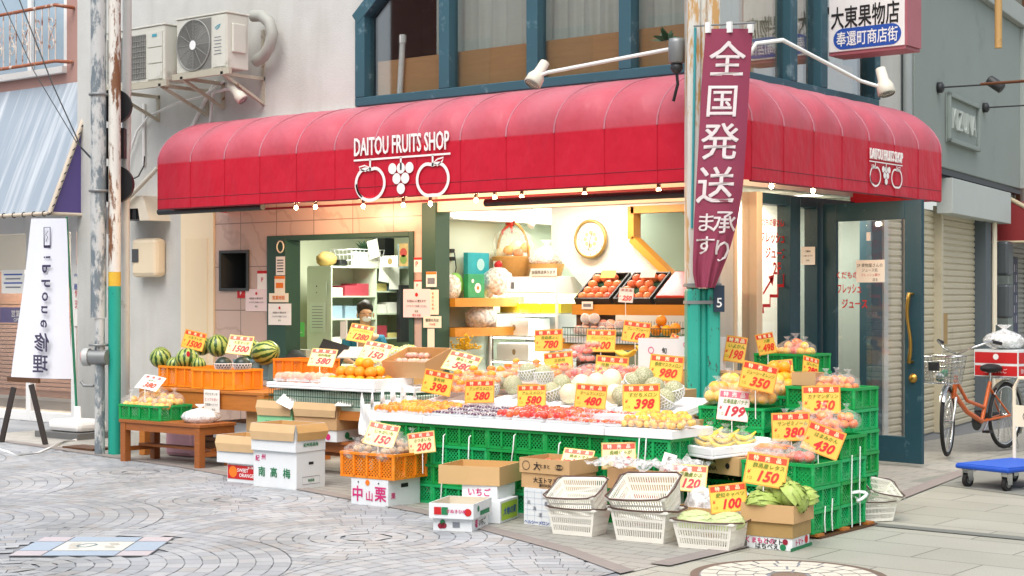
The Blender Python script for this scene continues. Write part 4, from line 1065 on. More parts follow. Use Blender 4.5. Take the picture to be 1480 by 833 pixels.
for k, (a, b_) in enumerate(((-2.05, -1.35), (-1.33, -.72), (-.7, -.1))):
    plain_box(a, b_, -.66, -.1, 0, .86, card, 'support_carton', 'cardboard carton stack at the back of the display '+['near the office', 'below the middle cards', 'by the column'][k], 'carton', 'cartons at the back of the display')
foam(-1.7, -.38, .862, .6, .5, .06, 'white foam tray of bagged persimmons at the back of the display', 0, .12, GT)
foam(-.98, -.38, .862, .58, .5, .06, 'white foam tray with snack packs at the back of the display', 0, .12, GT)
# ---- cartons
def carton(name, label, corner, w, d, h, rz=0, z=0, open_=True, m_=None, inner_=None, flap=0, prints=(), tilt=0, group=None, cat='carton', lid_gap=0, sideflap=0):
    """corner = front right bottom corner in plan; prints: (face F/S, text, u, v, size, material[, kw])"""
    rot = Matrix.Rotation(rz, 3, 'Z'); c = Vector((corner[0], corner[1], 0))+rot @ Vector((-w/2, d/2, 0))
    t = thing(name, label, cat, (c.x, c.y, z), rz, group)
    if tilt: t.rotation_euler = (tilt, 0, rz)
    m_ = m_ or card; inner_ = inner_ or card_in; th = .006
    q = MB()
    if open_:
        q.box(-w/2, w/2, -d/2, d/2, 0, .006)
        for a in ((-w/2, w/2, -d/2, -d/2+th), (-w/2, w/2, d/2-th, d/2), (-w/2, -w/2+th, -d/2+th, d/2-th), (w/2-th, w/2, -d/2+th, d/2-th)): q.box(*a, .0061, h, 0)
        for a in ((-w/2+th, w/2-th, -d/2+th+.0005, -d/2+th+.002), (-w/2+th, w/2-th, d/2-th-.002, d/2-th-.0005), (-w/2+th+.0005, -w/2+th+.002, -d/2+th+.002, d/2-th-.002), (w/2-th-.002, w/2-th-.0005, -d/2+th+.002, d/2-th-.002)): q.box(*a, .007, h-.001, 1)
    else: q.box(-w/2, w/2, -d/2, d/2, 0, h)
    q.build('box_body', [m_, inner_], t)
    if flap:
        q = MB()
        q.add([(-w/2-.001, -d/2-.003, h), (w/2+.001, -d/2-.003, h), (w/2+.004, -d/2-.022, h-flap*.5), (w/2-.01, -d/2-.014, h-flap), (-w/2+.012, -d/2-.012, h-flap*1.04), (-w/2-.003, -d/2-.02, h-flap*.5)], [(0, 5, 2, 1), (5, 4, 3, 2)], 0)
        q.build('folded_flap', mat('flap_cardboard', '#d2b184', .85, .07, 9), t)
        q = MB(); q.add([(w/2+.003, -d/2+.003, h), (w/2+.003, d/2, h), (w/2+.03, d/2+.01, h-flap*.5), (w/2+.012, d/2-.01, h-flap), (w/2+.01, -d/2+.01, h-flap), (w/2+.024, -d/2+.002, h-flap*.5)], [(0, 5, 2, 1), (5, 4, 3, 2)], 0)
        q.build('folded_flap', mat('flap_inside', '#cfa469', .85, .07, 9), t)
    ms = []; q = MB()
    for pr in prints:
        f, st, u, v, s_, pm = pr[:6]; kw = pr[6] if len(pr) > 6 else {}
        if pm not in ms: ms.append(pm)
        lift = kw.pop('lift', .0035) if 'lift' in kw else .0035
        if f == 'F': M = FRONT((-w/2+u*w, -d/2-lift, v*h))
        else: M = SIDE((w/2+lift, -d/2+u*d, v*h))
        if st == '#rect': q.rect(M, kw['w'], kw['h'], ms.index(pm))
        elif st == '#disc': q.disc(M, kw['r'], ms.index(pm), sy=kw.get('sy', 1))
        elif st == '#ring': q.ring(M, [(kw['r']*cos(i*pi/10), kw['r']*kw.get('sy', 1)*sin(i*pi/10)) for i in range(20)], kw['lw'], ms.index(pm))
        elif st == '#frame': q.ring(M, [(-kw['w']/2, -kw['h']/2), (kw['w']/2, -kw['h']/2), (kw['w']/2, kw['h']/2), (-kw['w']/2, kw['h']/2)], kw['lw'], ms.index(pm))
        else: q.text(st, M, s_, ms.index(pm), bold=kw.get('bold', .015), shear=kw.get('shear', 0), fit=kw.get('fit'))
    if q.v: q.build('print_lettering', ms, t)
    return t
# salted plum carton with its open carton on top
hole = black_print
carton('white_carton', 'white carton printed with big green characters under an open carton', (-3.03, -1.77), .49, .33, .3, .03, 0, False, card_w, prints=[
    ('F', '南', .2, .42, .085, green_print), ('F', '高', .48, .42, .085, green_print), ('F', '梅', .78, .42, .085, green_print), ('F', '紀', .1, .78, .05, pink_print), ('F', '州', .24, .82, .05, pink_print),
    ('S', '#rect', .5, .68, 0, hole, dict(w=.055, h=.022)), ('S', '#frame', .5, .22, 0, grey_print, dict(w=.2, h=.06, lw=.004)), ('S', '南高梅', .5, .22, .025, green_print)])
carton('open_carton', 'open cardboard carton with folded flaps on the white plum carton', (-3.02, -1.79), .5, .35, .22, .04, .302, True, card_w, card_in, .13, [('S', '紀州南高梅', .5, .25, .035, green_print)])
carton('orange_carton', 'white and red orange carton on the ground beside the plum carton', (-3.56, -1.7), .36, .3, .16, .04, 0, False, card_w, prints=[
    ('F', '#rect', .5, .55, 0, red_print, dict(w=.345, h=.115)), ('F', '#disc', .2, .56, 0, orange_print, dict(r=.048, lift=.0045)), ('F', 'SWEET', .52, .66, .042, W, dict(lift=.0055)), ('F', 'ORANGE', .64, .4, .042, W, dict(lift=.0055)), ('F', '甘い果実', .8, .82, .022, W, dict(lift=.0055))])
carton('open_carton', 'open cardboard carton with drooping flap on the red orange carton', (-3.56, -1.72), .46, .34, .23, .05, .162, True, card_w, card_in, .13)
# low bench with cartons behind
def bench(name, label, x0, x1, y0, y1, h, leg=.055, shelf=True, m_=None, apron=.07, cat='table'):
    m_ = m_ or wood_t; t = thing(name, label, cat, ((x0+x1)/2, (y0+y1)/2, 0)); w, d = x1-x0, y1-y0
    q = MB(); n_ = max(3, int(d/.1)); pd = d/n_
    for k in range(n_): q.box(-w/2, w/2, -d/2+k*pd+.003, -d/2+(k+1)*pd-.003, h-.028, h)
    q.build('tabletop', m_, t, bevel=.003)
    for sx in (-1, 1):
        for sy in (-1, 1): q = MB(); a, b_ = sx*(w/2-.05), sy*(d/2-.045); q.box(a-leg/2, a+leg/2, b_-leg/2, b_+leg/2, 0, h-.0285); q.build('leg', m_, t, bevel=.004)
    q = MB()
    for sy in (-1, 1): q.box(-w/2+.08, w/2-.08, sy*(d/2-.03)-.012, sy*(d/2-.03)+.012, h-.028-apron, h-.029)
    for sx in (-1, 1): q.box(sx*(w/2-.03)-.012, sx*(w/2-.03)+.012, -d/2+.05, d/2-.05, h-.028-apron, h-.03)
    q.build('apron', m_, t)
    if shelf:
        q = MB()
        for sx in (-1, 1): q.box(sx*(w/2-.05)-.02, sx*(w/2-.05)+.02, -d/2+.06, d/2-.06, .1, .14)
        q.box(-w/2+.06, w/2-.06, -.03, .01, .141, .165); q.box(-w/2+.06, w/2-.06, .03, .07, .141, .165)
        q.build('stretcher', m_, t)
    return t
bench('low_bench', 'low wooden bench carrying cartons below the wire rack', -4.3, -2.95, -.86, -.3, .3, .08)
carton('strawberry_carton', 'flat white strawberry carton under the green edged carton on the bench', (-3.98, -.9), .42, .3, .1, .02, .302, False, card_w, prints=[('F', '#disc', .2, .5, 0, red_print, dict(r=.025)), ('F', '#disc', .35, .45, 0, green_print, dict(r=.02)), ('F', '#rect', .5, .85, 0, hole, dict(w=.05, h=.015)), ('F', 'いちご', .75, .45, .035, pink_print)])
carton('open_carton', 'open carton with pale green bottom band on the strawberry carton', (-3.97, -.92), .44, .32, .225, .02, .404, True, mat('mint_carton', '#8fd39c', .7, .05), card_in, .13, [('F', 'マスカット', .4, .16, .03, green_print)])
carton('strawberry_carton', 'flat white strawberry carton under the plain brown open carton', (-3.42, -.92), .5, .32, .1, .02, .302, False, card_w, prints=[('F', '#disc', .25, .5, 0, red_print, dict(r=.025)), ('F', '#disc', .36, .42, 0, green_print, dict(r=.02)), ('F', '#rect', .5, .85, 0, hole, dict(w=.05, h=.015)), ('F', '#disc', .8, .4, 0, pink_print, dict(r=.028)), ('S', '#disc', .4, .5, 0, green_print, dict(r=.03)), ('S', '#rect', .6, .2, 0, green_print, dict(w=.1, h=.02))])
carton('open_carton', 'plain brown open carton with folded flaps beneath the wire rack', (-3.41, -.93), .51, .34, .23, .02, .404, True, card, card_in, .12)
# white pad and price slip lying in the brown cartons
for k, (px, py, yy, lab) in enumerate(((415, 581, -.95, 'folded pale plastic slip sticking out of the green edged carton'), (500, 583, -.9, 'white price slip lying on the brown open carton'))):
    p = on_y(px, py, yy); o = MB().box(-.08, .08, -.06, .06, 0, .006).build('paper_slip', paper, loc=p, rz=.3); o.rotation_euler = (.7-.3*k, .4*(1-k), .3); tag(o, lab, 'slip')
# wire rack table with white trays
rk = thing('wire_rack', 'green wire rack table under the white orange trays', 'rack', (-3.4, -.45, 0))
gw = mat('green_wire', '#2c5a47', .45, .08); RW, RD, RZ = 1.72, .95, .745
q = MB()
for z in (RZ, RZ-.13, RZ-.065): q.tube([(-RW/2, -RD/2, z), (RW/2, -RD/2, z), (RW/2, RD/2, z), (-RW/2, RD/2, z)], .005, 5, 0, True)
for k in range(60): x = -RW/2+RW*k/59; q.tube([(x, -RD/2, RZ), (x, -RD/2, RZ-.13)], .0032, 4)
for k in range(30): y = -RD/2+RD*k/29; q.tube([(RW/2, y, RZ), (RW/2, y, RZ-.13)], .0032, 4); q.tube([(-RW/2, y, RZ-.13), (RW/2, y, RZ-.13)], .0028, 4)
q.build('wire_lattice', gw, rk)
for sx in (-1, 1):
    for sy in (-1, 1): MB().tube([(sx*(RW/2-.03), sy*(RD/2-.03), 0), (sx*(RW/2-.03), sy*(RD/2-.03), RZ-.13)], .013, 8).build('leg', gw, rk)
MB().box(-RW/2+.03, RW/2-.03, -RD/2+.03, RD/2-.03, RZ-.17, RZ-.02).build('inner_board', mat('mint_board', '#c9dccb', .7, .05), rk)
MB().box(-RW/2+.02, RW/2-.02, -RD/2+.02, RD/2-.02, RZ-.25, RZ-.171).build('cross_beam', wood, rk)
foam(-3.25, -.72, RZ+.004, .64, .5, .11, 'deep white foam box filled with loose oranges on the wire rack', .0, 0, None, 'foam_box')
foam(-3.93, -.72, RZ+.004, .68, .46, .05, 'shallow white foam tray of wrapped packs on the wire rack')
foam(-2.78, -.4, RZ+.004, .3, .8, .05, 'narrow white foam tray at the end of the wire rack under the tilted fruit carton')
carton('fruit_carton', 'tilted cardboard carton of wrapped fruit on the rack beside the green post', (-2.66, -.6), .5, .36, .15, .0, RZ+.17, True, card, card_in, tilt=.32)
# wooden bench and table at the watermelons
bench('wooden_bench', 'low slatted wooden bench before the watermelon table', -5.99, -4.83, -1.24, -.8, .4, .07)
bench('wooden_table', 'heavy wooden table carrying the watermelon crates', -6.35, -4.55, -.72, .15, .675, .085, False, wood, .15)
bench('low_shelf', 'low wooden stand beneath the watermelon table', -5.9, -4.6, -.55, .0, .2, .07, False, wood_d)
plain_box(-6.1, -5.7, -.6, -.2, 0, .28, mat('pink_pack', '#c79aa6', .7, .15, 9), 'wrapped_bundle', 'pale pink wrapped bundle under the watermelon table', 'bundle', bevel=.04)
plain_box(-5.5, -4.95, -.5, -.1, .202, .36, card_w, 'white_carton', 'white carton stored on the low stand under the watermelon table', 'carton')
plain_box(-4.9, -4.5, -.62, -.2, .3, .5, card, 'brown_carton', 'brown carton tucked beside the watermelon table leg', 'carton')
tag(MB().ball((0, 0, 0), .12, (1.5, 1, .7), rough=.25).build('grey_sack', mat('grey_sack', '#8d8a95', .7), loc=(-5.75, -.55, .49)), 'grey sack squeezed behind the green citrus crate', 'sack')
crate(ME_O, -5.92, -.42, .68, 0, 'orange crate of striped watermelons next to the pale wall', 'orange crates of watermelons')
crate(ME_O, -5.3, -.5, .68, .02, 'orange crate holding two dark melons in white nets', 'orange crates of watermelons', (1.1, 1, .95))
crate(ME_O, -4.82, .08, .76, 0, 'orange crate with one large watermelon raised on a white carton', 'orange crates of watermelons')
carton('white_carton', 'white lettered carton under the raised orange watermelon crate', (-4.5, -.16), .5, .3, .085, 0, .675, False, card_w, prints=[('F', 'そだちメロン', .45, .5, .045, black_print)])
crate(crate_mesh(.5, .34, .2, mat('blue_grey_plastic', '#6f9aa6', .45)), -5.6, .25, .73, 0, 'blue grey crate between the watermelon crates', 'blue crates')
crate(ME_G, -5.72, -1.02, .402, .02, 'green crate of bagged citrus on the low wooden bench', 'green crates on the bench', (1.12, 1.05, .95))
# potato crate on chestnut carton
carton('chestnut_carton', 'white carton with big magenta characters under the potato crate', (-1.72, -2.1), .37, .36, .2, .02, 0, False, card_w, prints=[
    ('F', '中', .18, .42, .12, pink_print), ('F', '山', .5, .36, .08, pink_print), ('F', '栗', .8, .45, .12, pink_print), ('F', '#disc', .45, .85, 0, orange_print, dict(r=.022)), ('S', '栗', .15, .4, .05, pink_print), ('S', '#rect', .5, .75, 0, hole, dict(w=.08, h=.03)), ('F', '#disc', .2, .85, 0, hole, dict(r=.007)), ('F', '#disc', .75, .85, 0, hole, dict(r=.007))])
crate(ME_O, -1.93, -1.92, .202, .03, 'orange crate of bagged potatoes on the chestnut carton', 'orange crate of potatoes', (1.0, 1.05, .95))
# boxes before the green crates
def sb(label, cor, w, d, h, rz, z, op):
    return carton('strawberry_box', label, cor, w, d, h, rz, z, op, card_w, mat('carton_inside_white', '#c9bda6', .8), prints=[
        ('F', '#rect', .2, .5, 0, red_print, dict(w=.05, h=.05)), ('F', '#rect', .36, .5, 0, green_print, dict(w=.045, h=.05)), ('F', 'さぬきひめ' if op else '苺', .62, .5, .028, pink_print), ('F', '#disc', .88, .45, 0, red_print, dict(r=.025)), ('S', '#disc', .25, .6, 0, green_print, dict(r=.02)), ('S', '#rect', .6, .25, 0, green_print, dict(w=.2, h=.03))] if op else [
        ('F', '#disc', .2, .4, 0, mat('berry_red', '#8d1730', .6), dict(r=.02)), ('F', '#disc', .28, .42, 0, mat('berry_red', '#8d1730', .6), dict(r=.02)), ('F', '#disc', .25, .68, 0, green_print, dict(r=.018)), ('F', '#rect', .6, .5, 0, grey_print, dict(w=.05, h=.035)), ('S', '苺', .25, .5, .06, pink_print), ('S', 'いちご', .6, .5, .05, black_print)])
sb('closed white strawberry box with berry picture, on the cobbles', (-.43, -2.68), .27, .36, .085, .38, .004, False)
sb('open white strawberry box stacked on the closed one', (-.40, -2.70), .31, .4, .1, .38, .09, True)
carton('muscat_carton', 'white carton with yellow green side panel behind the strawberry boxes', (-.53, -2.26), .34, .34, .15, .3, .004, False, card_w, prints=[('S', '#rect', .5, .5, 0, mat('lime_print', '#a3c13c', .6), dict(w=.3, h=.12)), ('S', '大地の実', .5, .5, .06, blue_print, dict(lift=.005, shear=.2)), ('F', '晴王', .5, .5, .05, green_print)])
carton('ichigo_carton', 'white carton lettered in magenta under the big shallow carton', (-.62, -2.18), .27, .3, .09, .25, .155, False, card_w, prints=[('F', 'いちご', .5, .5, .06, pink_print)])
carton('shallow_carton', 'big empty brown carton tray before the green crates', (-.6, -2.18), .46, .42, .13, .3, .247, True, card, card_in, prints=[])
g_ = []
for i in range(7): g_ += [('F', '#rect', .07+.14*i, .5, 0, mat('pale_blue_print', '#9fb0c4', .6), dict(w=.002, h=.23))]
for i in range(6): g_ += [('F', '#rect', .5, .1+.16*i, 0, mat('pale_blue_print', '#9fb0c4', .6), dict(w=.42, h=.002))]
for i, ch in enumerate('北海道産野菜出荷'): g_ += [('F', ch, .1+.11*i, .62-.16*(i % 3), .03, grey_print)]
carton('grid_carton', 'white carton printed with a blue grid of small characters', (.03, -2.14), .44, .34, .25, .02, 0, False, card_w, prints=g_+[('F', '#rect', .5, .87, 0, hole, dict(w=.06, h=.03)), ('F', 'ヘルシーメロン', .25, .08, .03, blue_print)])
carton('tomato_carton', 'brown carton with dark characters on the grid carton', (-.04, -2.13), .4, .32, .1, .02, .252, False, card, prints=[('F', '大玉トマト', .5, .55, .04, black_print), ('F', '選別共同', .5, .2, .025, black_print)])
carton('tomato_carton', 'open brown carton of pinkish tomatoes with pumpkin drawing', (-.03, -2.14), .42, .34, .1, .02, .354, True, card, card_in, prints=[('F', '#ring', .14, .5, 0, black_print, dict(r=.03, lw=.004)), ('F', '大', .36, .5, .06, black_print), ('F', 'とまと', .52, .5, .03, black_print), ('F', '#disc', .8, .5, 0, black_print, dict(r=.035, sy=.55)), ('F', '桃太郎', .8, .5, .022, card, dict(lift=.005))])
carton('orange_carton', 'red sweet orange carton standing between the pale baskets', (.58, -1.98), .3, .3, .27, 0, 0, False, card_w, prints=[('F', '#rect', .5, .55, 0, red_print, dict(w=.28, h=.2)), ('F', 'SWEET', .5, .7, .05, W, dict(lift=.0055)), ('F', 'ORANGE', .5, .45, .05, W, dict(lift=.0055))])
carton('tangerine_carton', 'brown carton of plastic wrapped fruit on the red orange carton', (.66, -1.97), .5, .36, .14, 0, .272, True, card, card_in, prints=[('F', 'みかん', .75, .45, .05, red_print)])
carton('brown_carton', 'low brown carton under the milky bags by the cabbage basket', (1.12, -1.98), .42, .3, .2, .05, 0, True, card, card_in)
# lettuce cartons at the corner
carton('tomato_box', 'white box with lettering and tomato drawings under the lettuce carton', (1.6, -2.06), .3, .27, .075, .1, .0, False, card_w, prints=[('F', 'くまもとの', .3, .68, .04, pink_print), ('F', 'トマト', .62, .66, .04, black_print), ('F', '#disc', .85, .7, 0, mat('berry_red', '#8d1730', .6), dict(r=.018)), ('F', 'はちべえ', .45, .25, .04, black_print), ('F', '#disc', .8, .25, 0, green_print, dict(r=.02)), ('S', 'トマト', .4, .6, .045, pink_print), ('S', '#rect', .5, .12, 0, green_print, dict(w=.34, h=.022)), ('S', '#disc', .8, .65, 0, red_print, dict(r=.025))])
carton('brown_carton', 'brown carton with clear side window under the open lettuce carton', (1.605, -2.065), .32, .29, .09, .1, .077, False, mat('window_carton', '#a98a55', .6, .15, 12))
carton('lettuce_carton', 'open brown carton full of lettuce at the outer corner', (1.62, -2.08), .35, .32, .11, .1, .168, True, card, card_in, 0.0)
# banana tray on carton
foam(.52, -1.18, .49, .84, .6, .075, 'white foam tray of bagged bananas at the front corner', -.45, .06)
carton('brown_carton', 'flat brown carton with black stencil letters under the banana tray', (.9, -1.5), .6, .4, .12, -.25, .36, False, card, prints=[('F', 'BONITA', .5, .7, .045, black_print), ('F', 'BANANA', .5, .3, .045, black_print), ('F', '#disc', .2, .5, 0, black_print, dict(r=.02)), ('F', '#disc', .82, .5, 0, black_print, dict(r=.02))])
# box by the column foot and boxes at the back
plain_box(-.2, .22, -1.62, -1.25, ZL+.001, ZL+.07, card_w, 'white_carton', 'small pale carton in front of the corner column foot', 'carton')
carton('melon_carton', 'white melon carton with a pink seal behind the 980 card', (-.16, -.02), .36, .12, .26, 0, .98, False, card_w, prints=[('F', '#ring', .2, .75, 0, pink_print, dict(r=.025, lw=.006)), ('F', '高級メロン', .55, .72, .05, black_print), ('F', '温室栽培', .6, .2, .04, grey_print)], group=None)
carton('melon_carton', 'second white melon carton beside the column behind the cards', (-.52, .03), .42, .3, .24, 0, .98, True, card_w, card_in, prints=[('F', '#ring', .3, .6, 0, pink_print, dict(r=.025, lw=.006)), ('F', '旬', .6, .6, .05, black_print)])
plain_box(-1.1, .05, -.09, .3, 0, .97, card, 'support_carton', 'stack of brown cartons between display and shop opening', 'carton')

# ---- shopping baskets
def basket_meshes():
    wb, db, wt, dt, h = .36, .25, .43, .31, .21
    q = MB(); th = .004
    def wall(c0, c1, t0, t1, n_):
        # bottom edge c0->c1, top edge t0->t1
        c0, c1, t0, t1 = map(Vector, (c0, c1, t0, t1))
        def pt(u, v): return c0.lerp(c1, u).lerp(t0.lerp(t1, u), v)
        nrm = (c1-c0).cross(t0-c0).normalized()*th
        def quad(u0, u1, v0, v1):
            a = [pt(u0, v0), pt(u1, v0), pt(u1, v1), pt(u0, v1)]; b_ = [p-nrm for p in a]
            q.add(a+b_, [(0, 1, 2, 3), (7, 6, 5, 4), (0, 4, 5, 1), (1, 5, 6, 2), (2, 6, 7, 3), (3, 7, 4, 0)])
        bands = [(0, .14), (.36, .44), (.66, .74), (.93, 1)]
        for a, b_ in bands: quad(0, 1, a, b_)
        for (a, b_) in ((.14, .36), (.44, .66), (.74, .93)):
            for i in range(n_+1):
                u = i/n_; e_ = .52/n_; quad(max(0, u-e_/2-(.02 if i in (0, n_) else 0)), min(1, u+e_/2+(.02 if i in (0, n_) else 0)), a, b_)
    B0 = [(-wb/2, -db/2, 0), (wb/2, -db/2, 0), (wb/2, db/2, 0), (-wb/2, db/2, 0)]; T0 = [(-wt/2, -dt/2, h), (wt/2, -dt/2, h), (wt/2, dt/2, h), (-wt/2, dt/2, h)]
    for i in range(4): wall(B0[i], B0[(i+1) % 4], T0[i], T0[(i+1) % 4], 22 if i % 2 == 0 else 15)
    q.box(-wb/2, wb/2, -db/2, db/2, -.004, 0)
    q.tube([(-wt/2-.008, -dt/2-.008, h), (wt/2+.008, -dt/2-.008, h), (wt/2+.008, dt/2+.008, h), (-wt/2-.008, dt/2+.008, h)], .011, 6, 0, True)
    body = q.mesh('basket_body', ivory)
    q = MB(); pts = [(-wt/2-.02, -.005, h-.005), (-wt/2-.022, -dt/2+.02, h+.012), (-wt/2+.03, -dt/2-.022, h+.012), (-.06, -dt/2-.024, h+.004), (.06, -dt/2-.024, h+.004), (wt/2-.03, -dt/2-.022, h+.012), (wt/2+.022, -dt/2+.02, h+.012), (wt/2+.02, -.005, h-.005)]
    q.tube(pts, .0065, 6); return body, q.mesh('basket_handle', brownp)
B_BODY, B_HAND = basket_meshes()
def basket(x, y, z, rz, label, tilt=(0, 0), sc=1):
    t = thing('shopping_basket', label, 'basket', (x, y, z), rz, 'pale shopping baskets'); t.rotation_euler = (tilt[0], tilt[1], rz); t.scale = (sc, sc, sc)
    place('basket_body', B_BODY, t); place('basket_handle', B_HAND, t); place('basket_handle', B_HAND, t, (0, 0, 0), (0, 0, pi)); return t
def foot(px, py, sc, dy=0): c = on_z(px, py); v = Matrix.Rotation(.13, 3, 'Z') @ Vector((-.18*sc, .125*sc+dy, 0)); return c.x+v.x, c.y+v.y
basket(*foot(855, 777, .8), .006, .14, 'pale slotted shopping basket on the ground, lower of the pair by the grid carton', sc=.8)
basket(*foot(856, 777, .8, .02), .15, .16, 'tilted pale basket nested on the basket by the grid carton', (.42, -.04), .8)
basket(*foot(959, 787, .92), .006, .12, 'pale slotted basket on the ground beside the red orange carton', sc=.92)
basket(*foot(960, 787, .92, .03), .17, .14, 'tilted pale basket nested on the basket beside the red orange carton', (.46, -.05), .92)
basket(1.13, -2.23, .006, .12, 'pale basket filled with two cabbages', sc=.93).scale.z = .78
basket(1.2, -.2, .006, .35, 'pale empty basket on the flagstones behind the green crates', sc=.8)
basket(1.38, -.5, .006, 1.0, 'small pale basket wedged between outer crates and the empty basket', (0, .0), .62)
basket(1.38, -.49, .13, 1.05, 'pale basket tipped on the small basket beside the outer crates', (.5, .2), .62)
# ================================================================== PRODUCE
def fruit_mat(name, c1, c2, rough=.4, bump=.12, rnd=.15, sss=.05):
    m, n, b = base(name); v = n.coord()
    c = n.mix(n.noise(v, 14, 3), c1, c2)
    oi = n.new('ShaderNodeObjectInfo').outputs['Random']; h = n.new('ShaderNodeHueSaturation'); n.link(c, h.inputs['Color'])
    n.link(n.math('ADD', n.math('MULTIPLY', oi, rnd), 1-rnd/2), h.inputs['Value']); n.link(n.math('ADD', n.math('MULTIPLY', oi, .03), .485), h.inputs['Hue'])
    n.link(h.outputs[0], b.inputs['Base Color']); b.inputs['Roughness'].default_value = rough
    if bump:
        bp = n.new('ShaderNodeBump'); bp.inputs['Strength'].default_value = bump; bp.inputs['Distance'].default_value = .004
        n.link(n.noise(v, 260, 2), bp.inputs['Height']); n.link(bp.outputs[0], b.inputs['Normal'])
    return m
org = fruit_mat('orange_peel', '#f39a18', '#f7ab28', .38, .25)
yel = fruit_mat('yellow_citrus_peel', '#f3b53a', '#f6c65a', .4, .2)
mand = fruit_mat('mandarin_peel', '#f0832a', '#f4953f', .38, .2)
red_t = fruit_mat('tomato_skin', '#dc4a30', '#e46a48', .2, 0)
pink_t2 = fruit_mat('pink_tomato_skin', '#df6247', '#e8806a', .22, 0)
grape_d = fruit_mat('grape_skin', '#4a2a48', '#643a58', .35, 0)
grape_g = fruit_mat('muscat_skin', '#b4c25a', '#cbd284', .3, 0)
apple_m = fruit_mat('apple_skin', '#d6503e', '#e8a06a', .3, 0)
peach_m = fruit_mat('peach_skin', '#e79a86', '#f2c3a8', .7, 0)
cream_m = fruit_mat('cream_melon_rind', '#eee3b4', '#f2ebcc', .45, .1)
potato_m = fruit_mat('potato_skin', '#b9986a', '#c9ac80', .75, .3)
carrot_m = fruit_mat('carrot_skin', '#ee7a22', '#f08c34', .5, .2)
banana_m = fruit_mat('banana_skin', '#e8c235', '#d8c24a', .45, .05)
persi_m = fruit_mat('persimmon_skin', '#ee8a2a', '#f09d3a', .35, 0)
m, n, b = base('netted_rind'); v = n.coord()
vo = n.new('ShaderNodeTexVoronoi'); vo.feature = 'DISTANCE_TO_EDGE'; vo.inputs['Scale'].default_value = 75; n.link(v, vo.inputs['Vector'])
f = n.ramp(vo.outputs['Distance'], [(.04, 1.0), (.16, 0.0)])
n.link(n.mix(f, n.mix(n.noise(v, 9), '#8d946a', '#a5a67c'), '#c9c6a6'), b.inputs['Base Color']); b.inputs['Roughness'].default_value = .6
netrind = m
m, n, b = base('watermelon_rind'); v = n.coord()
s3 = n.new('ShaderNodeSeparateXYZ'); n.link(v, s3.inputs[0])
ang = n.math('ARCTAN2', s3.outputs[1], s3.outputs[0]); w = n.math('ADD', n.math('MULTIPLY', ang, 11.0), n.math('MULTIPLY', n.noise(v, 26, 4), 5.0))
f = n.ramp(n.math('SINE', w), [(.0, 0.0), (.35, 1.0)])
n.link(n.mix(f, n.mix(n.noise(v, 30), '#b5bf6c', '#93a94e'), n.mix(n.noise(v, 40), '#23451f', '#35602c')), b.inputs['Base Color']); b.inputs['Roughness'].default_value = .3
wmel = m
dmel = mat('dark_melon_rind', '#1d3026', .35, .25, 12)
foamnet = mat('foam_net', '#f0f0ee', .6, .02)
leaf_y = mat('lettuce_leaf', '#a9bd62', .5, .25, 9, bump=.2, bscale=40)
cab_m = mat('cabbage_leaf', '#c0cc92', .5, .2, 7, bump=.25, bscale=30)
stem_g = mat('fruit_stem', '#5c6b32', .7)

def round_mesh(name, m_, r, sc=(1, 1, .94), n_=14, k=9, rough=.03, stem=True):
    q = MB(); q.ball((0, 0, 0), r, sc, n_, k, 0, rough)
    if stem: q.ball((0, 0, r*sc[2]*.985), r*.1, (1, 1, .4), 6, 4, 1)
    return q.mesh(name, [m_, stem_g])
ME = dict(orange=round_mesh('orange', org, .054), citrus=round_mesh('citrus', yel, .045), mandarin=round_mesh('mandarin', mand, .036, (1, 1, .82)),
          tomato=round_mesh('tomato', red_t, .03, (1, 1, .85)), pinktomato=round_mesh('tomato', pink_t2, .042, (1, 1, .82)), cherry=round_mesh('cherry_tomato', red_t, .014, n_=8, k=6),
          grape=round_mesh('grape', grape_d, .0125, n_=8, k=6, stem=False), muscat=round_mesh('muscat_grape', grape_g, .014, n_=8, k=6, stem=False),
          apple=round_mesh('apple', apple_m, .046, (1, 1, .9)), peach=round_mesh('peach', peach_m, .045), cream=round_mesh('cream_melon', cream_m, .075, (1, 1, 1.05), 18, 12),
          melon=round_mesh('netted_melon', netrind, .074, (1, 1, 1.03), 20, 14), water=round_mesh('watermelon', wmel, .105, (1, 1, .97), 22, 14), dark=round_mesh('dark_melon', dmel, .082, (1, 1, .9), 18, 12),
          potato=round_mesh('potato', potato_m, .032, (1.3, 1, .9), 10, 7, .15, False), persimmon=round_mesh('persimmon', persi_m, .034, (1, 1, .75), 12, 8), yellowplum=round_mesh('yellow_plum', yel, .026, n_=10, k=7))
q = MB(); q.tube([(0, 0, 0), (.03, 0, .004), (.1, 0, .008), (.16, 0, .01), (.175, 0, .01)], [.004, .019, .015, .008, .002], 9); ME['carrot'] = q.mesh('carrot', carrot_m)
q = MB()
for k in range(4):
    o_ = (k-1.5)*.022; q.tube([(-.08, o_*1.3, .04), (-.04, o_*1.15, .012), (0, o_, 0), (.045, o_*.8, .012), (.085, o_*.35, .045)], [.005, .016, .018, .015, .006], 7)
ME['banana'] = q.mesh('banana_hand', banana_m)
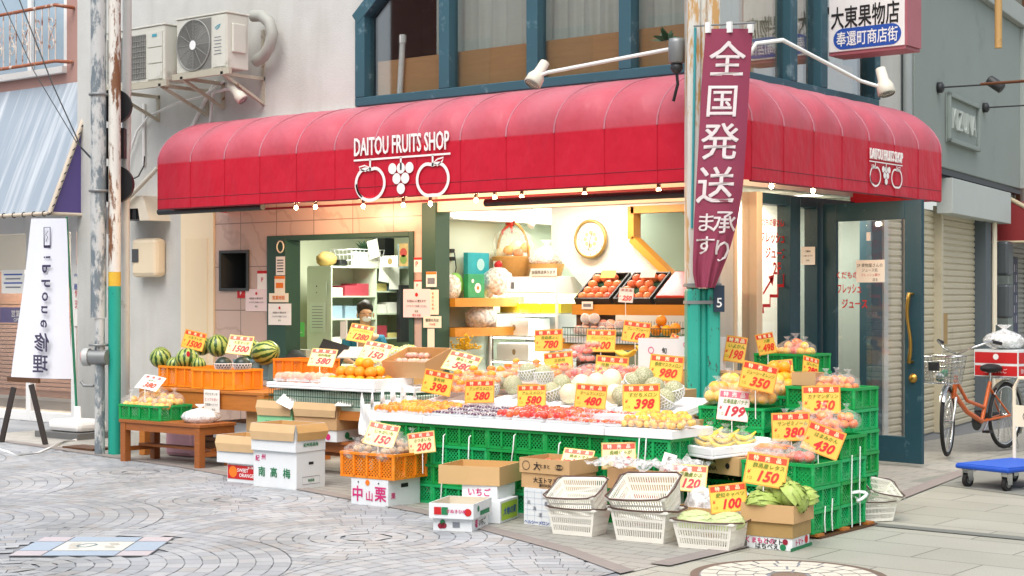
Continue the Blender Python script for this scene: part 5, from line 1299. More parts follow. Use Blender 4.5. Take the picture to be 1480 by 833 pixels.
# net sleeves for melons: open lattice of thin foam strands around the lower half
def net_mesh(r, z0, z1):
    q = MB(); N_ = 19
    for s_ in (1, -1):
        for k in range(N_):
            pts = []
            for i in range(8):
                f = i/7; a = z0+(z1-z0)*f; t = 2*pi*k/N_+s_*f*1.1
                pts.append((r*sin(a)*cos(t), r*sin(a)*sin(t), r*cos(a)))
            q.tube(pts, .0026, 4, cap=False)
    q.tube([(r*sin(z1)*cos(2*pi*i/24), r*sin(z1)*sin(2*pi*i/24), r*cos(z1)) for i in range(24)], .004, 4, 0, True)
    return q.mesh('foam_net', foamnet)
NET = net_mesh(.079, pi*.98, pi*.42); NETD = net_mesh(.088, pi*.98, pi*.47)
def fruit(kind, loc, label, group, rot=None, sc=1, cat=None, net=None, name=None):
    me = ME[kind]; rot = rot or (R(-.4, .4), R(-.4, .4), R(0, 6))
    if net:
        t = thing(name or me.name.split('.')[0], label, cat, loc, 0, group); t.rotation_euler = net[1]; t.scale = (sc,)*3
        place('rind', me, t); place('foam_net', net[0], t); return t
    o = place(name or me.name.split('.')[0], me, None, loc, rot, (sc*R(.95, 1.05), sc*R(.95, 1.05), sc*R(.94, 1.04)) if isinstance(sc, (int, float)) else sc); return tag(o, label, cat or me.name.split('.')[0].replace('_', ' '), group)

# bags: film with a gathered top around visible fruit
def bag_mesh(r, h, seed=0, m_=None, knot=True):
    q = MB(); N_, K = 16, 12; vs = []
    prof_ = [(.0, 0), (.75, .02), (1.0, .25), (1.02, .5), (.85, .78), (.45, .98), (.16, 1.08), (.1, 1.14), (.22, 1.26), (.34, 1.38)] if knot else [(.0, 0), (.75, .02), (1.0, .25), (1.02, .5), (.85, .78), (.45, .95), (0, 1)]
    for i, (a, z) in enumerate(prof_):
        for j in range(N_):
            t = 2*pi*j/N_; k = 1+.14*mnoise.noise(Vector((cos(t)*1.7+seed, sin(t)*1.7, z*2.5)))+(.25*sin(t*4+seed) if i > 6 else .05*sin(t*5+seed+z*4))
            vs.append((a*r*k*cos(t), a*r*k*sin(t)*(1 if i < 7 else .7), z*h))
    fs = [(i*N_+j, i*N_+(j+1) % N_, (i+1)*N_+(j+1) % N_, (i+1)*N_+j) for i in range(len(prof_)-1) for j in range(N_)]
    q.add(vs, fs, 0, True); return q.mesh('plastic_bag', m_ or film)
BAGS = [bag_mesh(.1, .13, s_) for s_ in (0, 3.1, 7.7)]
BAGF = [bag_mesh(.11, .085, s_, None, False) for s_ in (1.3, 5.1)]
def bag(kind, name, label, group, loc, rz=0, sc=1, k=0, n_=6, r=.036, flat=False, cat='bag', tilt=(0, 0)):
    t = thing(name, label, cat, loc, rz, group); t.rotation_euler = (tilt[0], tilt[1], rz); t.scale = (sc,)*3
    place('plastic_bag', (BAGF if flat else BAGS)[k % (2 if flat else 3)], t)
    pn = ME[kind].name.split('.')[0]
    rr = r
    for i in range(n_):
        if i < 5: a = 2*pi*i/min(5, n_)+k; q_ = .055 if n_ > 2 else .03; p = (q_*cos(a), q_*sin(a), rr)
        else: a = 2*pi*i/3+k; p = (.03*cos(a), .03*sin(a), rr*2.35)
        place(pn, ME[kind], t, p, (R(-.5, .5), R(-.5, .5), R(0, 6)), rr/{'orange': .054, 'citrus': .045, 'mandarin': .036, 'potato': .036, 'persimmon': .034, 'yellowplum': .026, 'pinktomato': .042, 'peach': .045}.get(kind, rr))
    return t
def pack(kind, name, label, group, loc, rz=0, n_=(4, 3), r=.014, sz=(.15, .11), cover=True, cat='pack'):
    t = thing(name, label, cat, loc, rz, group); w, d = sz
    q = MB(); q.box(-w/2, w/2, -d/2, d/2, 0, .004); q.box(-w/2, w/2, -d/2, -d/2+.003, .004, .02); q.box(-w/2, w/2, d/2-.003, d/2, .004, .02); q.box(-w/2, -w/2+.003, -d/2+.003, d/2-.003, .004, .02); q.box(w/2-.003, w/2, -d/2+.003, d/2-.003, .004, .02)
    q.build('pack_tray', MATS.get('pack_clear') or mat('pack_clear', '#eef2f2', .2, .02, alpha=.55), t)
    pn = ME[kind].name.split('.')[0]
    for i in range(n_[0]):
        for j in range(n_[1]): place(pn, ME[kind], t, (-w/2+w*(i+.5)/n_[0]+R(-.003, .003), -d/2+d*(j+.5)/n_[1]+R(-.003, .003), .005+r+R(0, r*.5)), (R(0, 3), R(0, 3), 0), R(.92, 1.08))
    if cover:
        q = MB(); N1 = 6; vs = [(-w/2+w*i/N1, -d/2+d*j/4, .02+r*1.7*(1-abs(2*i/N1-1)**3)*(1-abs(j/2-1)**3)+R(0, .004)) for j in range(5) for i in range(N1+1)]
        q.add(vs, [(j*(N1+1)+i, j*(N1+1)+i+1, (j+1)*(N1+1)+i+1, (j+1)*(N1+1)+i) for j in range(4) for i in range(N1)], 0, True); q.build('wrap_film', film_p, t)
    return t
# ---- watermelons and dark melons
for px, py, yy, sc, lab in ((232, 517, -.42, 1, 'round striped watermelon standing in the orange crate by the pale wall'), (271, 519, -.44, 1.05, 'striped watermelon with a red sticker in the orange crate by the pale wall'), (252, 527, -.46, .75, 'half hidden small watermelon between the two others by the pale wall'), (287, 527, -.42, .7, 'pale yellow striped melon peeping over the crate by the sticker watermelon'),
                            (291, 500, .2, 1.0, 'striped watermelon leaning behind the first 1500 card'), (315, 500, .25, 1.15, 'tall striped watermelon between the two 1500 cards'), (362, 505, .3, 1.0, 'striped watermelon half hidden behind the second 1500 card')):
    fruit('water', on_y(px, py, yy), lab, 'striped watermelons', (R(-.4, .4), R(-.4, .4), R(0, 6)), sc, 'watermelon')
o = fruit('water', on_y(384, 510, .05), 'big oval watermelon lying in the raised orange crate', 'striped watermelons', (.2, 1.35, .35), (1.1, 1.1, 1.35), 'watermelon'); o.scale = (1.15, 1.15, 1.5)
p = on_y(272, 512, -.56); tag(MB().disc(FRONT((0, 0, 0)), .028).build('red_sticker', red_print, loc=p), 'round red sticker on the striped watermelon by the pale wall', 'sticker')
for px, py, lab in ((323, 527, 'dark melon in a white net beside the pale crate rim'), (350, 527, 'dark melon in a white net under the second 1500 card')):
    fruit('dark', on_y(px, py, -.5), lab, 'dark melons in white nets', None, 1, 'melon', (NETD, (0, 0, R(0, 3))), 'dark_melon')
# ---- citrus bags in green crate on bench, white pack
for i in range(7):
    bag('citrus', 'citrus_bag', 'clear bag of pale citrus heaped in the green crate on the bench', 'citrus bags in the bench crate', (-5.95+.22*(i % 3)+R(-.02, .02), -1.12+.16*(i//3), .5+.03*(i//3)), R(0, 6), .95, i, 6, .036)
t = thing('wrapped_melon', 'round white pack knotted in a clear bag on the wooden bench', 'pack', (-5.08, -1.02, .4)); MB().lathe([(0, 0), (.13, 0), (.14, .05), (.13, .1), (.06, .12), (0, .12)], 18).build('white_pack', W, t); place('plastic_bag', bag_mesh(.17, .12, 2.2, film_w), t)
# ---- loose oranges in the foam box
pos = [(-3.5+.112*i, -.89+.11*j, RZ+.085) for j in range(3) for i in range(5)]+[(-3.44+.112*i, -.83+.11*j, RZ+.165) for j in range(2) for i in range(4)]+[(-3.27, -.78, RZ+.24), (-3.16, -.8, RZ+.24)]
for p in pos: fruit('orange', Vector(p)+Vector((R(-.006, .006), R(-.006, .006), R(-.004, .004))), 'large loose orange heaped in the deep white foam box', 'loose oranges in the foam box', None, R(.95, 1.05), 'orange')
for i in range(4): pack('peach', 'wrapped_pack', 'flat white wrapped fruit pack in the shallow tray on the wire rack', 'wrapped packs on the wire rack', (-4.18+.155*i, -.78, RZ+.06), R(-.2, .2), (3, 2), .022, (.14, .2))
for i in range(6):
    t = pack('muscat', 'muscat_pack', 'pack of green muscat grapes behind the loose oranges', 'green grape packs', (-3.72+.17*(i % 3), -.28+.2*(i//3), RZ+.2+.1*(i//3)+.02*(i % 2)), R(-.5, .5), (5, 4), .017, (.17, .13)); t.rotation_euler.x = .45
plain_box(-3.85, -3.25, -.4, .1, RZ+.005, RZ+.16, card, 'brown_carton', 'brown carton under the green grape packs on the wire rack', 'carton')
for i in range(5): bag('peach', 'fruit_bag', 'bag of pale pinkish fruit in the tilted carton by the green post', 'bags in the tilted carton', (-3.08+.14*(i % 3), -.46+.13*(i//3), RZ+.23+.045*(i//3)), R(0, 6), .6, i, 4, .04, True)
# ---- front lids: packs
ZP = ZL+.002
for i in range(12): pack('persimmon', 'apricot_pack', 'film wrapped pack of orange dried fruit on the foam lid near the carrier bags', 'orange fruit packs', (-2.14+.15*(i % 4)+.02*(i//4), -1.67+.13*(i//4), ZP+.012*(i//4)), R(-.3, .3), (4, 2), .018, (.15, .11))
for i in range(12): pack('grape', 'grape_pack', 'wrapped pack of dark purple grapes on the foam lids', 'dark grape packs', (-1.56+.155*(i % 4), -1.67+.14*(i//4), ZP+.014*(i//4)), R(-.25, .25), (5, 4), .016, (.14, .11))
for i in range(12): pack('tomato', 'tomato_pack', 'wrapped pack of red tomatoes on the foam lids under the 580 card', 'red tomato packs', (-.94+.155*(i % 4), -1.66+.14*(i//4), ZP+.01*(i//4)), R(-.25, .25), (3, 2), .03, (.145, .12))
for i in range(12): pack('cherry', 'cherry_tomato_pack', 'clear pack of small cherry tomatoes in front of the 480 card', 'cherry tomato packs', (-.36+.13*(i % 4), -1.68+.13*(i//4), ZP+.02*(i//4)), R(-.25, .25), (5, 3), .016, (.125, .1))
for i in range(11): bag('yellowplum', 'yellow_fruit_bag', 'flat bag of small yellow fruit below the orange 398 card by the column', 'yellow fruit bags', (.12+.125*(i % 4), -1.65+.14*(i//4), ZP+.01*(i//4)), R(0, 6), .78, i, 8, .032, True)
# ---- bags of persimmons on upper left trays
for i in range(9): bag('persimmon', 'persimmon_bag', 'long bag of orange persimmons on the tray behind the 398 card near the office', 'persimmon bags', (-2.02+.17*(i % 3), -1.12+.15*(i//3), ZL+.13+.03*(i//3)), R(0, 6), 1.0, i, 6, .036, True)
for i in range(6): bag('persimmon', 'persimmon_bag', 'bag of orange persimmons topping the pile behind the 398 card near the office', 'upper persimmon bags', (-1.98+.16*(i % 3), -.98+.16*(i//3), ZL+.2+.03*(i//3)), R(0, 6), .95, i, 6, .038, True)
for i in range(8): bag('persimmon', 'persimmon_bag', 'bag of orange fruit on the back tray under the slanting 580 card', 'persimmon bags at the back', (-1.9+.16*(i % 4), -.5+.17*(i//4), 0.91+.03*(i//4)), R(0, 6), .9, i, 6, .036, True)
for i in range(8): bag('pinktomato', 'snack_bag', 'shiny bag of pink and orange fruit on the back tray among the cards', 'fruit bags on the back tray', (-1.2+.15*(i % 4), -.5+.16*(i//4), 0.92+.03*(i//4)), R(0, 6), .8, i, 5, .034, True, tilt=(.3, 0))
# ---- melons placed where the photo shows them
def zsurf(y): return ZL+.068+.02+(y+.97)*.14
ML = [('melon', 763, 538, -.8, 1, 'grey netted melon in a white net behind the two 580 cards'), ('melon', 786, 542, -.8, 1, 'grey netted melon half in its net below the upper 580 card'), ('melon', 741, 556, -.92, 0, 'dull netted melon between the two lower 580 cards'), ('melon', 708, 560, -1.0, 1, 'melon wrapped in white net beside the 580 card near the persimmons'),
      ('melon', 724, 549, -.85, 0, 'tan melon behind the netted melon near the persimmons'), ('melon', 797, 567, -1.06, 1, 'green melon in a white net between the 580 and 480 cards'), ('melon', 812, 556, -.9, 0, 'olive green melon behind the melon next to the 480 card'),
      ('cream', 823, 569, -1.06, 0, 'cream melon beside the 480 card'), ('cream', 862, 553, -.9, 0, 'cream melon peeping over the 480 card'), ('cream', 884, 548, -.82, 0, 'pale cream melon below the middle 980 card'), ('cream', 889, 570, -1.05, 0, 'cream melon between the 480 and 398 cards'), ('cream', 841, 556, -.86, 0, 'cream melon behind the 480 card near the olive melon'),
      ('melon', 899, 572, -1.09, 0, 'brownish melon touching the 398 card'), ('melon', 930, 545, -.8, 0, 'dark green melon resting above the orange 398 card'), ('melon', 916, 552, -.84, 2, 'melon covered by white net above the orange 398 card'), ('melon', 961, 577, -1.06, 2, 'netted melon fully wrapped in white foam beside the 398 card'), ('melon', 974, 565, -.95, 1, 'green melon in white net under the 980 card by the column'), ('melon', 946, 560, -.88, 0, 'grey green melon behind the wrapped melon by the column')]
for kind, px, py, yy, nt, lab in ML:
    p = on_y(px, py, yy); p.z = max(p.z, zsurf(yy)+.066)
    if nt: fruit(kind, p, lab, 'melons on the foam trays', None, 1, 'melon', (NET if nt < 2 else NET, (R(-.3, .3)+(0 if nt < 2 else .9), R(-.3, .3), R(0, 3))), 'netted_melon')
    else: fruit(kind, p, lab, 'melons on the foam trays', None, R(.97, 1.05), 'melon')
# ---- items on the back boxes
for px, py, yy, lab in ((856, 503, .0, 'pair bundle'), (845, 512, -.05, ''), (832, 518, -.08, ''), (848, 523, -.1, ''), (838, 508, -.02, '')):
    bag('pinktomato', 'fruit_bag', 'shiny bag of red and orange fruit beside the 190 card', 'fruit bags beside the middle cards', on_y(px, py, yy), R(0, 6), .75, int(px), 5, .034, True)
for px, py, lab in ((905, 506, 'hand of greenish bananas below the 160 card'), (937, 500, 'hand of yellow bananas below the 160 card')):
    fruit('banana', on_y(px, py+8, .12), lab, 'bananas on the back boxes', (0, 0, R(-.6, .6)), 1.1, 'bananas')
# ---- right cluster
for i in range(6): bag('citrus', 'citrus_bag', 'clear bag of round yellow citrus under the pink 199 card', 'citrus bags under the pink card', (.36+.18*(i % 3), -.88+.16*(i//3), .8+.05*(i//3)), R(0, 6), 1.05, i, 7, .044)
h = [(.38+.095*i, -.42+.095*j, .885) for i in range(4) for j in range(3)]+[(.43+.095*i, -.38+.095*j, .96) for i in range(3) for j in range(2)]+[(.5+.095*i, -.33, 1.035) for i in range(2)]+[(.62, -.46, .955), (.7, -.46, .915), (.76, -.38, .955)]
for p in h: fruit('orange', Vector(p)+Vector((R(-.006, .006), R(-.006, .006), 0)), 'loose yellow orange piled between the two 350 cards', 'loose oranges by the door', None, R(.9, 1.0), 'orange')
for i in range(7): bag('mandarin', 'mandarin_bag', 'bag of bright mandarins behind the 430 card', 'mandarin bags behind the 430 card', (1.0+.17*(i % 3)+.05*(i//3), -1.06+.14*(i//3), .62+.045*(i//3)), R(0, 6), .95, i, 8, .036)
for i in range(3): bag('mandarin', 'mandarin_bag', 'bag of orange fruit on the tallest green crate stack by the door', 'mandarin bags on the tall stack', (1.08+.17*(i % 2), -.62+.16*(i//2), .9), R(0, 6), .85, i, 8, .036)
carton('small_carton', 'small brown carton standing on the tall crates before the glass door', (1.02, -.66), .18, .16, .09, .1, .93, True, card, card_in)
for i in range(5):
    t = thing('carrot_bag', 'shiny bag of orange carrots above the 150 card', 'bag', (1.0+.1*(i % 3), -1.42+.12*(i//3), .47+.05*(i//3)), R(-.4, .4), 'carrot bags')
    for k in range(3): place('carrot', ME['carrot'], t, (-.08, (k-1)*.038, .02+.01*(k % 2)), (0, 0, R(-.15, .15)), 1.0)
    q = MB(); q.tube([(-.14, 0, .035), (-.11, 0, .03), (-.05, 0, .03), (.06, 0, .03), (.1, 0, .03), (.15, 0, .045)], [.035, .03, .06, .055, .02, .04], 10, cap=False); q.build('plastic_bag', film, t)
bag('pinktomato', 'pink_bag', 'knotted bag of pink vegetables overlapping the 430 card', 'pink bag', (1.32, -1.42, .47), .4, 1.0, 2, 5, .04)
bag('pinktomato', 'pink_bag', 'netted bag of purplish onions in the crate below the corner window', 'onion bag', (-.2, 1.3, 1.05), .4, 1.1, 1, 6, .044)
for i in range(3): bag('citrus', 'citrus_bag', 'bag of yellow citrus on the crates below the corner window', 'citrus bags below the corner window', (-.42+.17*i, 1.25, 1.06), R(0, 6), .9, i, 6, .04)
for x, y in ((-.66, .3), (-.56, .38), (-.42, .32), (-.48, .46)): fruit('orange', (x, y, .97), 'loose orange in the green crate behind the corner column', 'oranges behind the column', None, .95, 'orange')
# bananas in bags on the tray
for i in range(9):
    a = -.45; l = Vector((-.28+.2*(i % 4), -.16+.17*(i//4), 0)); l = Matrix.Rotation(a, 3, 'Z') @ l
    t = thing('banana_bag', 'clear bag of bananas on the white tray at the front corner', 'bag', (.52+l.x, -1.18+l.y, .515+.012*(i//4)), R(-.8, .8), 'banana bags')
    place('banana_hand', ME['banana'], t, (0, 0, .03), (0, .15, 0), 1.05); place('banana_hand', ME['banana'], t, (.01, .02, .065), (0, -.1, .5), .9); place('plastic_bag', BAGS[i % 3], t, (0, 0, 0), (0, 0, i), (1.05, 1.0, .85))
# potatoes
for i in range(9): bag('potato', 'potato_bag', 'clear bag of potatoes heaped in the orange crate', 'potato bags', (-2.12+.17*(i % 3)+R(-.01, .01), -2.04+.13*(i//3), .33+.035*(i//3)+.015*(i % 2)), R(0, 6), .92, i, 7, .034)
# tomatoes and wrapped fruit in the brown cartons
for i in range(12): fruit('pinktomato', (-.39+.085*(i % 4), -2.07+.085*(i//4), .40), 'loose pinkish tomato in the open tomato carton', 'tomatoes in the open carton', None, 1, 'tomato')
for i in range(8): fruit('pinktomato', (.25+.1*(i % 4), -1.88+.12*(i//4), .33), 'pinkish fruit under the plastic film in the wrapped carton', 'fruit under plastic film', None, 1, 'tomato')
q = MB(); N_ = 22; vs = []
for j in range(N_+1):
    for i in range(N_+1):
        u, v_ = i/N_-.5, j/N_-.5; e_ = max(abs(u), abs(v_))*2
        vs.append((u*.72, v_*.5, .085+.05*mnoise.noise(Vector((u*7, v_*7, 1)))+.035*mnoise.noise(Vector((u*17, v_*17, 3)))-.11*max(0, e_-.62)+.03*(e_ > .55)))
q.add(vs, [(j*(N_+1)+i, j*(N_+1)+i+1, (j+1)*(N_+1)+i+1, (j+1)*(N_+1)+i) for j in range(N_) for i in range(N_)], 0, True)
tag(q.build('plastic_sheet', film_mat('crumpled_film', '#f4f4f2', .42), loc=(.38, -1.8, .36)), 'crumpled clear plastic sheet draped over the carton behind the baskets', 'plastic sheet')
for i in range(3):
    t = thing('milky_bag', 'milky plastic bag of mushrooms beside the cabbage basket', 'bag', (.82+.13*i, -1.85+.02*i, .1), R(0, 3), 'milky bags'); place('plastic_bag', bag_mesh(.1, .22, i*2.3, film_w, False), t)
# lettuce and cabbages
def leafy(name, m_, r, sc, frilly):
    q = MB(); q.ball((0, 0, 0), r*.8, sc, 14, 9, 0, .05)
    for k in range(22):
        a0 = R(0, 2*pi); tilt_ = R(.2, 1.35); N_ = 6; vs = []
        M = Matrix.Rotation(a0, 4, 'Z') @ Matrix.Rotation(tilt_, 4, 'Y')
        for i in range(N_+1):
            for j in range(N_+1):
                u, v_ = i/N_-.5, j/N_-.5; a = u*1.7; e_ = v_*1.5; rr = r*(1+.02*k/22)*(1+frilly*sin(i*2.1+k)*abs(v_)*abs(u)*2+.06*(abs(v_)+abs(u)))
                p = M @ Vector((rr*sin(a)*cos(e_), rr*sin(e_), rr*cos(a)*cos(e_))); vs.append((p.x*sc[0], p.y*sc[1], p.z*sc[2]))
        q.add(vs, [(i*(N_+1)+j, (i+1)*(N_+1)+j, (i+1)*(N_+1)+j+1, i*(N_+1)+j+1) for i in range(N_) for j in range(N_)], 0, True)
    return q.mesh(name, m_)
LET = leafy('lettuce', leaf_y, .1, (1.1, 1, .85), .22); CAB = leafy('cabbage', cab_m, .095, (1.45, 1, .9), .08)
rl_ = Matrix.Rotation(.12, 3, 'Z')
for dx, dy, dz, rx, lab in ((-.1, -.08, .0, .3, 'pale lettuce head at the front of the corner carton'), (.09, -.05, .05, .9, 'frilly lettuce head standing above the corner carton edge'), (-.11, .1, .03, -.5, 'green lettuce head under the 150 card'), (.08, .12, .02, .2, 'lettuce head at the back of the corner carton'), (-.02, .04, .07, 1.2, 'lettuce head lying on top of the others in the corner carton')):
    v = rl_ @ Vector((dx, dy, 0)); o = place('lettuce', LET, None, (1.46+v.x, -1.93+v.y, .262+dz), (rx, R(-.5, .5), R(0, 6)), R(.95, 1.05)); tag(o, lab, 'lettuce', 'lettuce in the corner carton')
for dx, lab in ((-.1, 'smooth pale cabbage in the basket under the 100 card'), (.1, 'green veined cabbage in the basket beside the lettuce carton')):
    o = place('cabbage', CAB, None, (1.13+dx, -2.24+dx*.12, .15), (.1, R(-.2, .2), R(-.2, .4)), .86); tag(o, lab, 'cabbage', 'cabbages in the basket')
# carrier bags hanging by the display end
for i in range(5):
    p = on_y(531+15*i, 592-3*i, -1.62+.1*i); q = MB(); N1, N2 = 10, 14; vs = []
    for j in range(N2+1):
        f = j/N2; ww = .16*(1-.35*f*f)
        for k in range(N1+1):
            u = k/N1-.5; hh = 0
            if f > .72: hh = -.10*(f-.72)/.28*(1-(2*u)**2)*1.6
            vs.append((u*ww, .02*sin(u*11+i)+.012*sin(f*9+u*6), -.2+.34*f+hh))
    q.add(vs, [(j*(N1+1)+k, j*(N1+1)+k+1, (j+1)*(N1+1)+k+1, (j+1)*(N1+1)+k) for j in range(N2) for k in range(N1)], 0, True)
    o = q.build('carrier_bag', mat('carrier_plastic', '#eef0ee', .35, .03, sss=.2), loc=p, rz=.35); tag(o, 'white plastic carrier bag hanging in a bunch beside the orange fruit packs', 'carrier bag', 'white carrier bags')

# ================================================================== PRICE CARDS
def card_mats(kind):
    d = {'y': ('#f2c04c', '#e09a34', '#e2421f', '#f8efc0', '#e02414'), 'p': ('#f2e0a8', '#e6c070', '#e4604a', '#fbf3e0', '#dc3f4a'), 'r': ('#efe6dc', '#e8c8c0', '#dc6a80', '#fbf3ee', '#c02434'), 'w': ('#f2f0ec', '#e2e2dc', '#d8d2cc', '#c85a5a', '#e04630')}[kind]
    return [mat('card_%s_%s' % (w_, {'y': 'yellow', 'p': 'faded', 'r': 'rosy', 'w': 'white'}[kind]), c, .5, .05, rnd=.1) for w_, c in zip(('face', 'border', 'header', 'headtext', 'digit'), d)]
green_ink = mat('green_ink', '#6d8a26', .6, .05); stick_m = mat('card_stick', '#f0efe9', .4)
def price(px, py, yy, w, digits, item, label, roll=0, yaw=24, tilt=12, kind='y', stick=.22, h=None, ratio=.76, small='1コ', hdr='特売品', plane='y', dsc=1.0):
    p = on_y(px, py, yy) if plane == 'y' else on_x(px, py, yy)
    t = thing('price_card', label, 'price card', p, 0, 'price cards')
    Mr = Matrix.Rotation(rad(yaw), 3, 'Z') @ Matrix.Rotation(rad(-tilt), 3, 'X') @ Matrix.Rotation(rad(roll), 3, 'Y')
    t.rotation_euler = Mr.to_euler()
    h = h or w*ratio; ms = card_mats(kind); F0 = FRONT((0, -.0015, 0)); F1 = FRONT((0, -.003, 0)); F2 = FRONT((0, -.0045, 0))
    cv = R(-.9, .9)
    q = MB()
    for k in range(8): q.box(-w/2+w*k/8, -w/2+w*(k+1)/8, -.0012, .0012, -h/2, h/2, 1); q.rect(F0, w*.94/8, h*.92, 0, -w*.47+w*.94*(k+.5)/8); q.rect(F1, w*.92/8, h*.2, 2, -w*.46+w*.92*(k+.5)/8, h*.345)
    for v in q.v: v.y += cv*v.x*v.x
    q.build('card', ms[:3], t)
    q = MB(); q.text(hdr[0], F2, h*.17, 0, -w*.27, h*.345, bold=.02); q.text(hdr[1], F2, h*.17, 0, 0, h*.345, bold=.02); q.text(hdr[2], F2, h*.17, 0, w*.27, h*.345, bold=.02)
    if item: q.text(item, F2, h*.17, 2, w*.05, h*.12, bold=.012, shear=.12, fit=w*.78)
    q.text('¥', F2, h*.17, 1, -w*.39, -h*.1, bold=.005, shear=.2); q.text(small, F2, h*.12, 2, -w*.36, -h*.3, bold=.003)
    q.text(digits, F2, h*.46*dsc, 1, w*.08, -h*.2, bold=.034, shear=.28, fit=w*.66)
    for v in q.v: v.y += cv*v.x*v.x-.0006
    q.build('lettering', [ms[3], ms[4], green_ink], t)
    if stick:
        Mi = Mr.inverted(); d = Mi @ Vector((0, 0.02, -1)); MB().tube([(0, .002, -h*.3), (0, .006, -h/2), Vector((0, .006, -h/2))+d.normalized()*stick], .004, 6).build('stick', stick_m, t)
    return t
PC = [
 (280, 492, .02, .25, '1500', '小玉すいか', 'yellow 1500 card among the striped watermelons by the pale wall', dict(roll=12, kind='y')),
 (347, 499, -.25, .26, '1500', '大玉すいか', 'faded 1500 card leaning over the dark netted melons', dict(roll=5, kind='p', tilt=25)),
 (217, 553, -1.02, .25, '380', 'みかん', 'pale blank looking card lying on the citrus bags on the bench', dict(roll=12, kind='w', tilt=50)),
 (466, 517, -.55, .25, '580', '河内晩柑', 'faded 580 card with lace header standing behind the wrapped packs', dict(roll=4, kind='p', tilt=35)),
 (521, 482, -.05, .24, '1280', 'シャインマスカット', 'red and yellow 1280 card in front of the seated man', dict(roll=10, kind='y', tilt=30)),
 (543, 508, -.5, .27, '150', 'ネーブル', 'faded 150 card lying over the oranges beside the tilted carton', dict(roll=12, kind='p', tilt=40)),
 (632, 553, -1.29, .245, '398', '富有柿', 'yellow 398 card in front of the wrapped persimmons', dict(roll=10, tilt=10)),
 (667, 524, -.55, .29, '580', '種なし柿', 'faded 580 card lying slanted at the back of the persimmons', dict(roll=18, kind='p', tilt=45, yaw=30)),
 (693, 566, -1.27, .235, '580', 'アンデスメロン', 'faded yellow 580 card between persimmons and netted melons', dict(roll=-2, kind='y', tilt=12)),
 (768, 572, -1.27, .22, '580', 'アムスメロン', 'yellow 580 card standing below the grey netted melons', dict(roll=-2)),
 (793, 492, .25, .25, '780', '青森産ふじ', 'orange yellow 780 card before the bright showcase', dict(roll=-3, stick=.3)),
 (807, 525, -.35, .24, '580', '次郎柿', 'yellow 580 card under the 780 card', dict(roll=-6, stick=.25)),
 (854, 573, -1.27, .235, '480', 'ホームランメロン', 'yellow 480 card on a stick among the cream melons', dict(roll=4, stick=.3)),
 (869, 493, .2, .25, '100', 'グレープフルーツ', 'yellow 100 card in front of the wooden fruit stand', dict(roll=1, stick=.3)),
 (884, 533, -.35, .265, '980', '完熟マンゴー', 'middle yellow 980 card rising behind the cream melons', dict(roll=4, stick=.25)),
 (920, 480, .25, .23, '160', 'グレープフルーツ', 'yellow 160 card on a white stick below the peaches', dict(roll=7, stick=.3)),
 (927, 576, -1.27, .27, '398', 'すだちメロン', 'bright yellow 398 card standing before the green melons', dict(roll=-2, stick=.2)),
 (963, 532, -.35, .265, '980', '静岡マスクメロン', 'bright yellow 980 card in front of the white melon carton', dict(roll=5, stick=.2)),
 (979, 496, .35, .155, '120', 'レモン', 'small tilted 120 card beside the corner column', dict(roll=26, stick=.1)),
 (905, 427, .85, .13, '250', '', 'small pale 250 card hanging before the apple crates', dict(roll=4, kind='w', stick=.25, ratio=1.0)),
 (1063, 505, .1, .165, '198', 'いよかん', 'upright orange 198 card against the white corner pillar', dict(roll=8, ratio=1.25, stick=.2)),
 (1107, 497, .5, .17, '498', '八朔', 'narrow orange 498 card turned sideways before the corner window', dict(roll=-8, yaw=62, ratio=1.0, stick=.2)),
 (1131, 537, -.1, .16, '150', '甘夏', 'pale orange 150 card behind the bright 350 card', dict(roll=-6, ratio=1.1, stick=.15)),
 (1172, 530, .3, .15, '280', 'ぽんかん', 'narrow red and white card turned away by the glass door', dict(roll=14, yaw=66, ratio=1.0, stick=.15)),
 (1096, 545, -1.0, .25, '350', 'ジューシーオレンジ', 'bright yellow 350 card above the bagged citrus by the column', dict(roll=12, tilt=8, stick=.2)),
 (1060, 586, -1.02, .22, '199', '北海道産バナナ', 'pink and white 199 card above the banana tray', dict(roll=5, kind='r', ratio=.98, stick=.15)),
 (1187, 578, -.85, .26, '350', 'カナマンダリン', 'bright yellow 350 card in front of the tall green crates', dict(roll=-2, stick=.1)),
 (1143, 617, -1.18, .255, '380', 'サンゼミノール', 'bright yellow 380 card on a stick above the carrots', dict(roll=-3, stick=.25)),
 (1190, 637, -1.2, .255, '430', 'はまみかん', 'tilted yellow 430 card at the outer green crates', dict(roll=20, stick=.1)),
 (1107, 680, -2.03, .26, '150', '群馬産レタス', 'yellow 150 card standing above the lettuce heads', dict(roll=8, tilt=14, stick=.15)),
 (1053, 720, -2.1, .235, '100', '愛知キャベツ', 'yellow 100 card standing above the cabbage basket', dict(roll=-8, stick=.15)),
 (996, 691, -1.85, .235, '120', '千葉産かぶ', 'pale yellow 120 card behind the milky bags', dict(roll=3, kind='p', tilt=18, stick=.2)),
 (895, 659, -1.78, .24, '100', '長崎じゃが', 'pale yellow 100 card above the crumpled plastic sheet', dict(roll=-3, kind='p', stick=.2, small='2コ')),
 (834, 664, -1.86, .22, '100', '熊本トマト', 'leaning 100 card above the open tomato carton', dict(roll=6, kind='p', tilt=40, stick=.12)),
 (552, 629, -1.98, .25, '150', 'じゃがいも', 'greenish yellow 150 card leaning over the potato bags', dict(roll=10, kind='p', tilt=30, stick=.12)),
 (609, 640, -1.85, .21, '200', 'さつまいも', 'greenish yellow card half hidden behind the potato bags', dict(roll=-8, kind='p', tilt=8, stick=.15)),
]
for px, py, yy, w_, dg, it, lab, kw in PC: price(px, py, yy, w_, dg, it, lab, **kw)
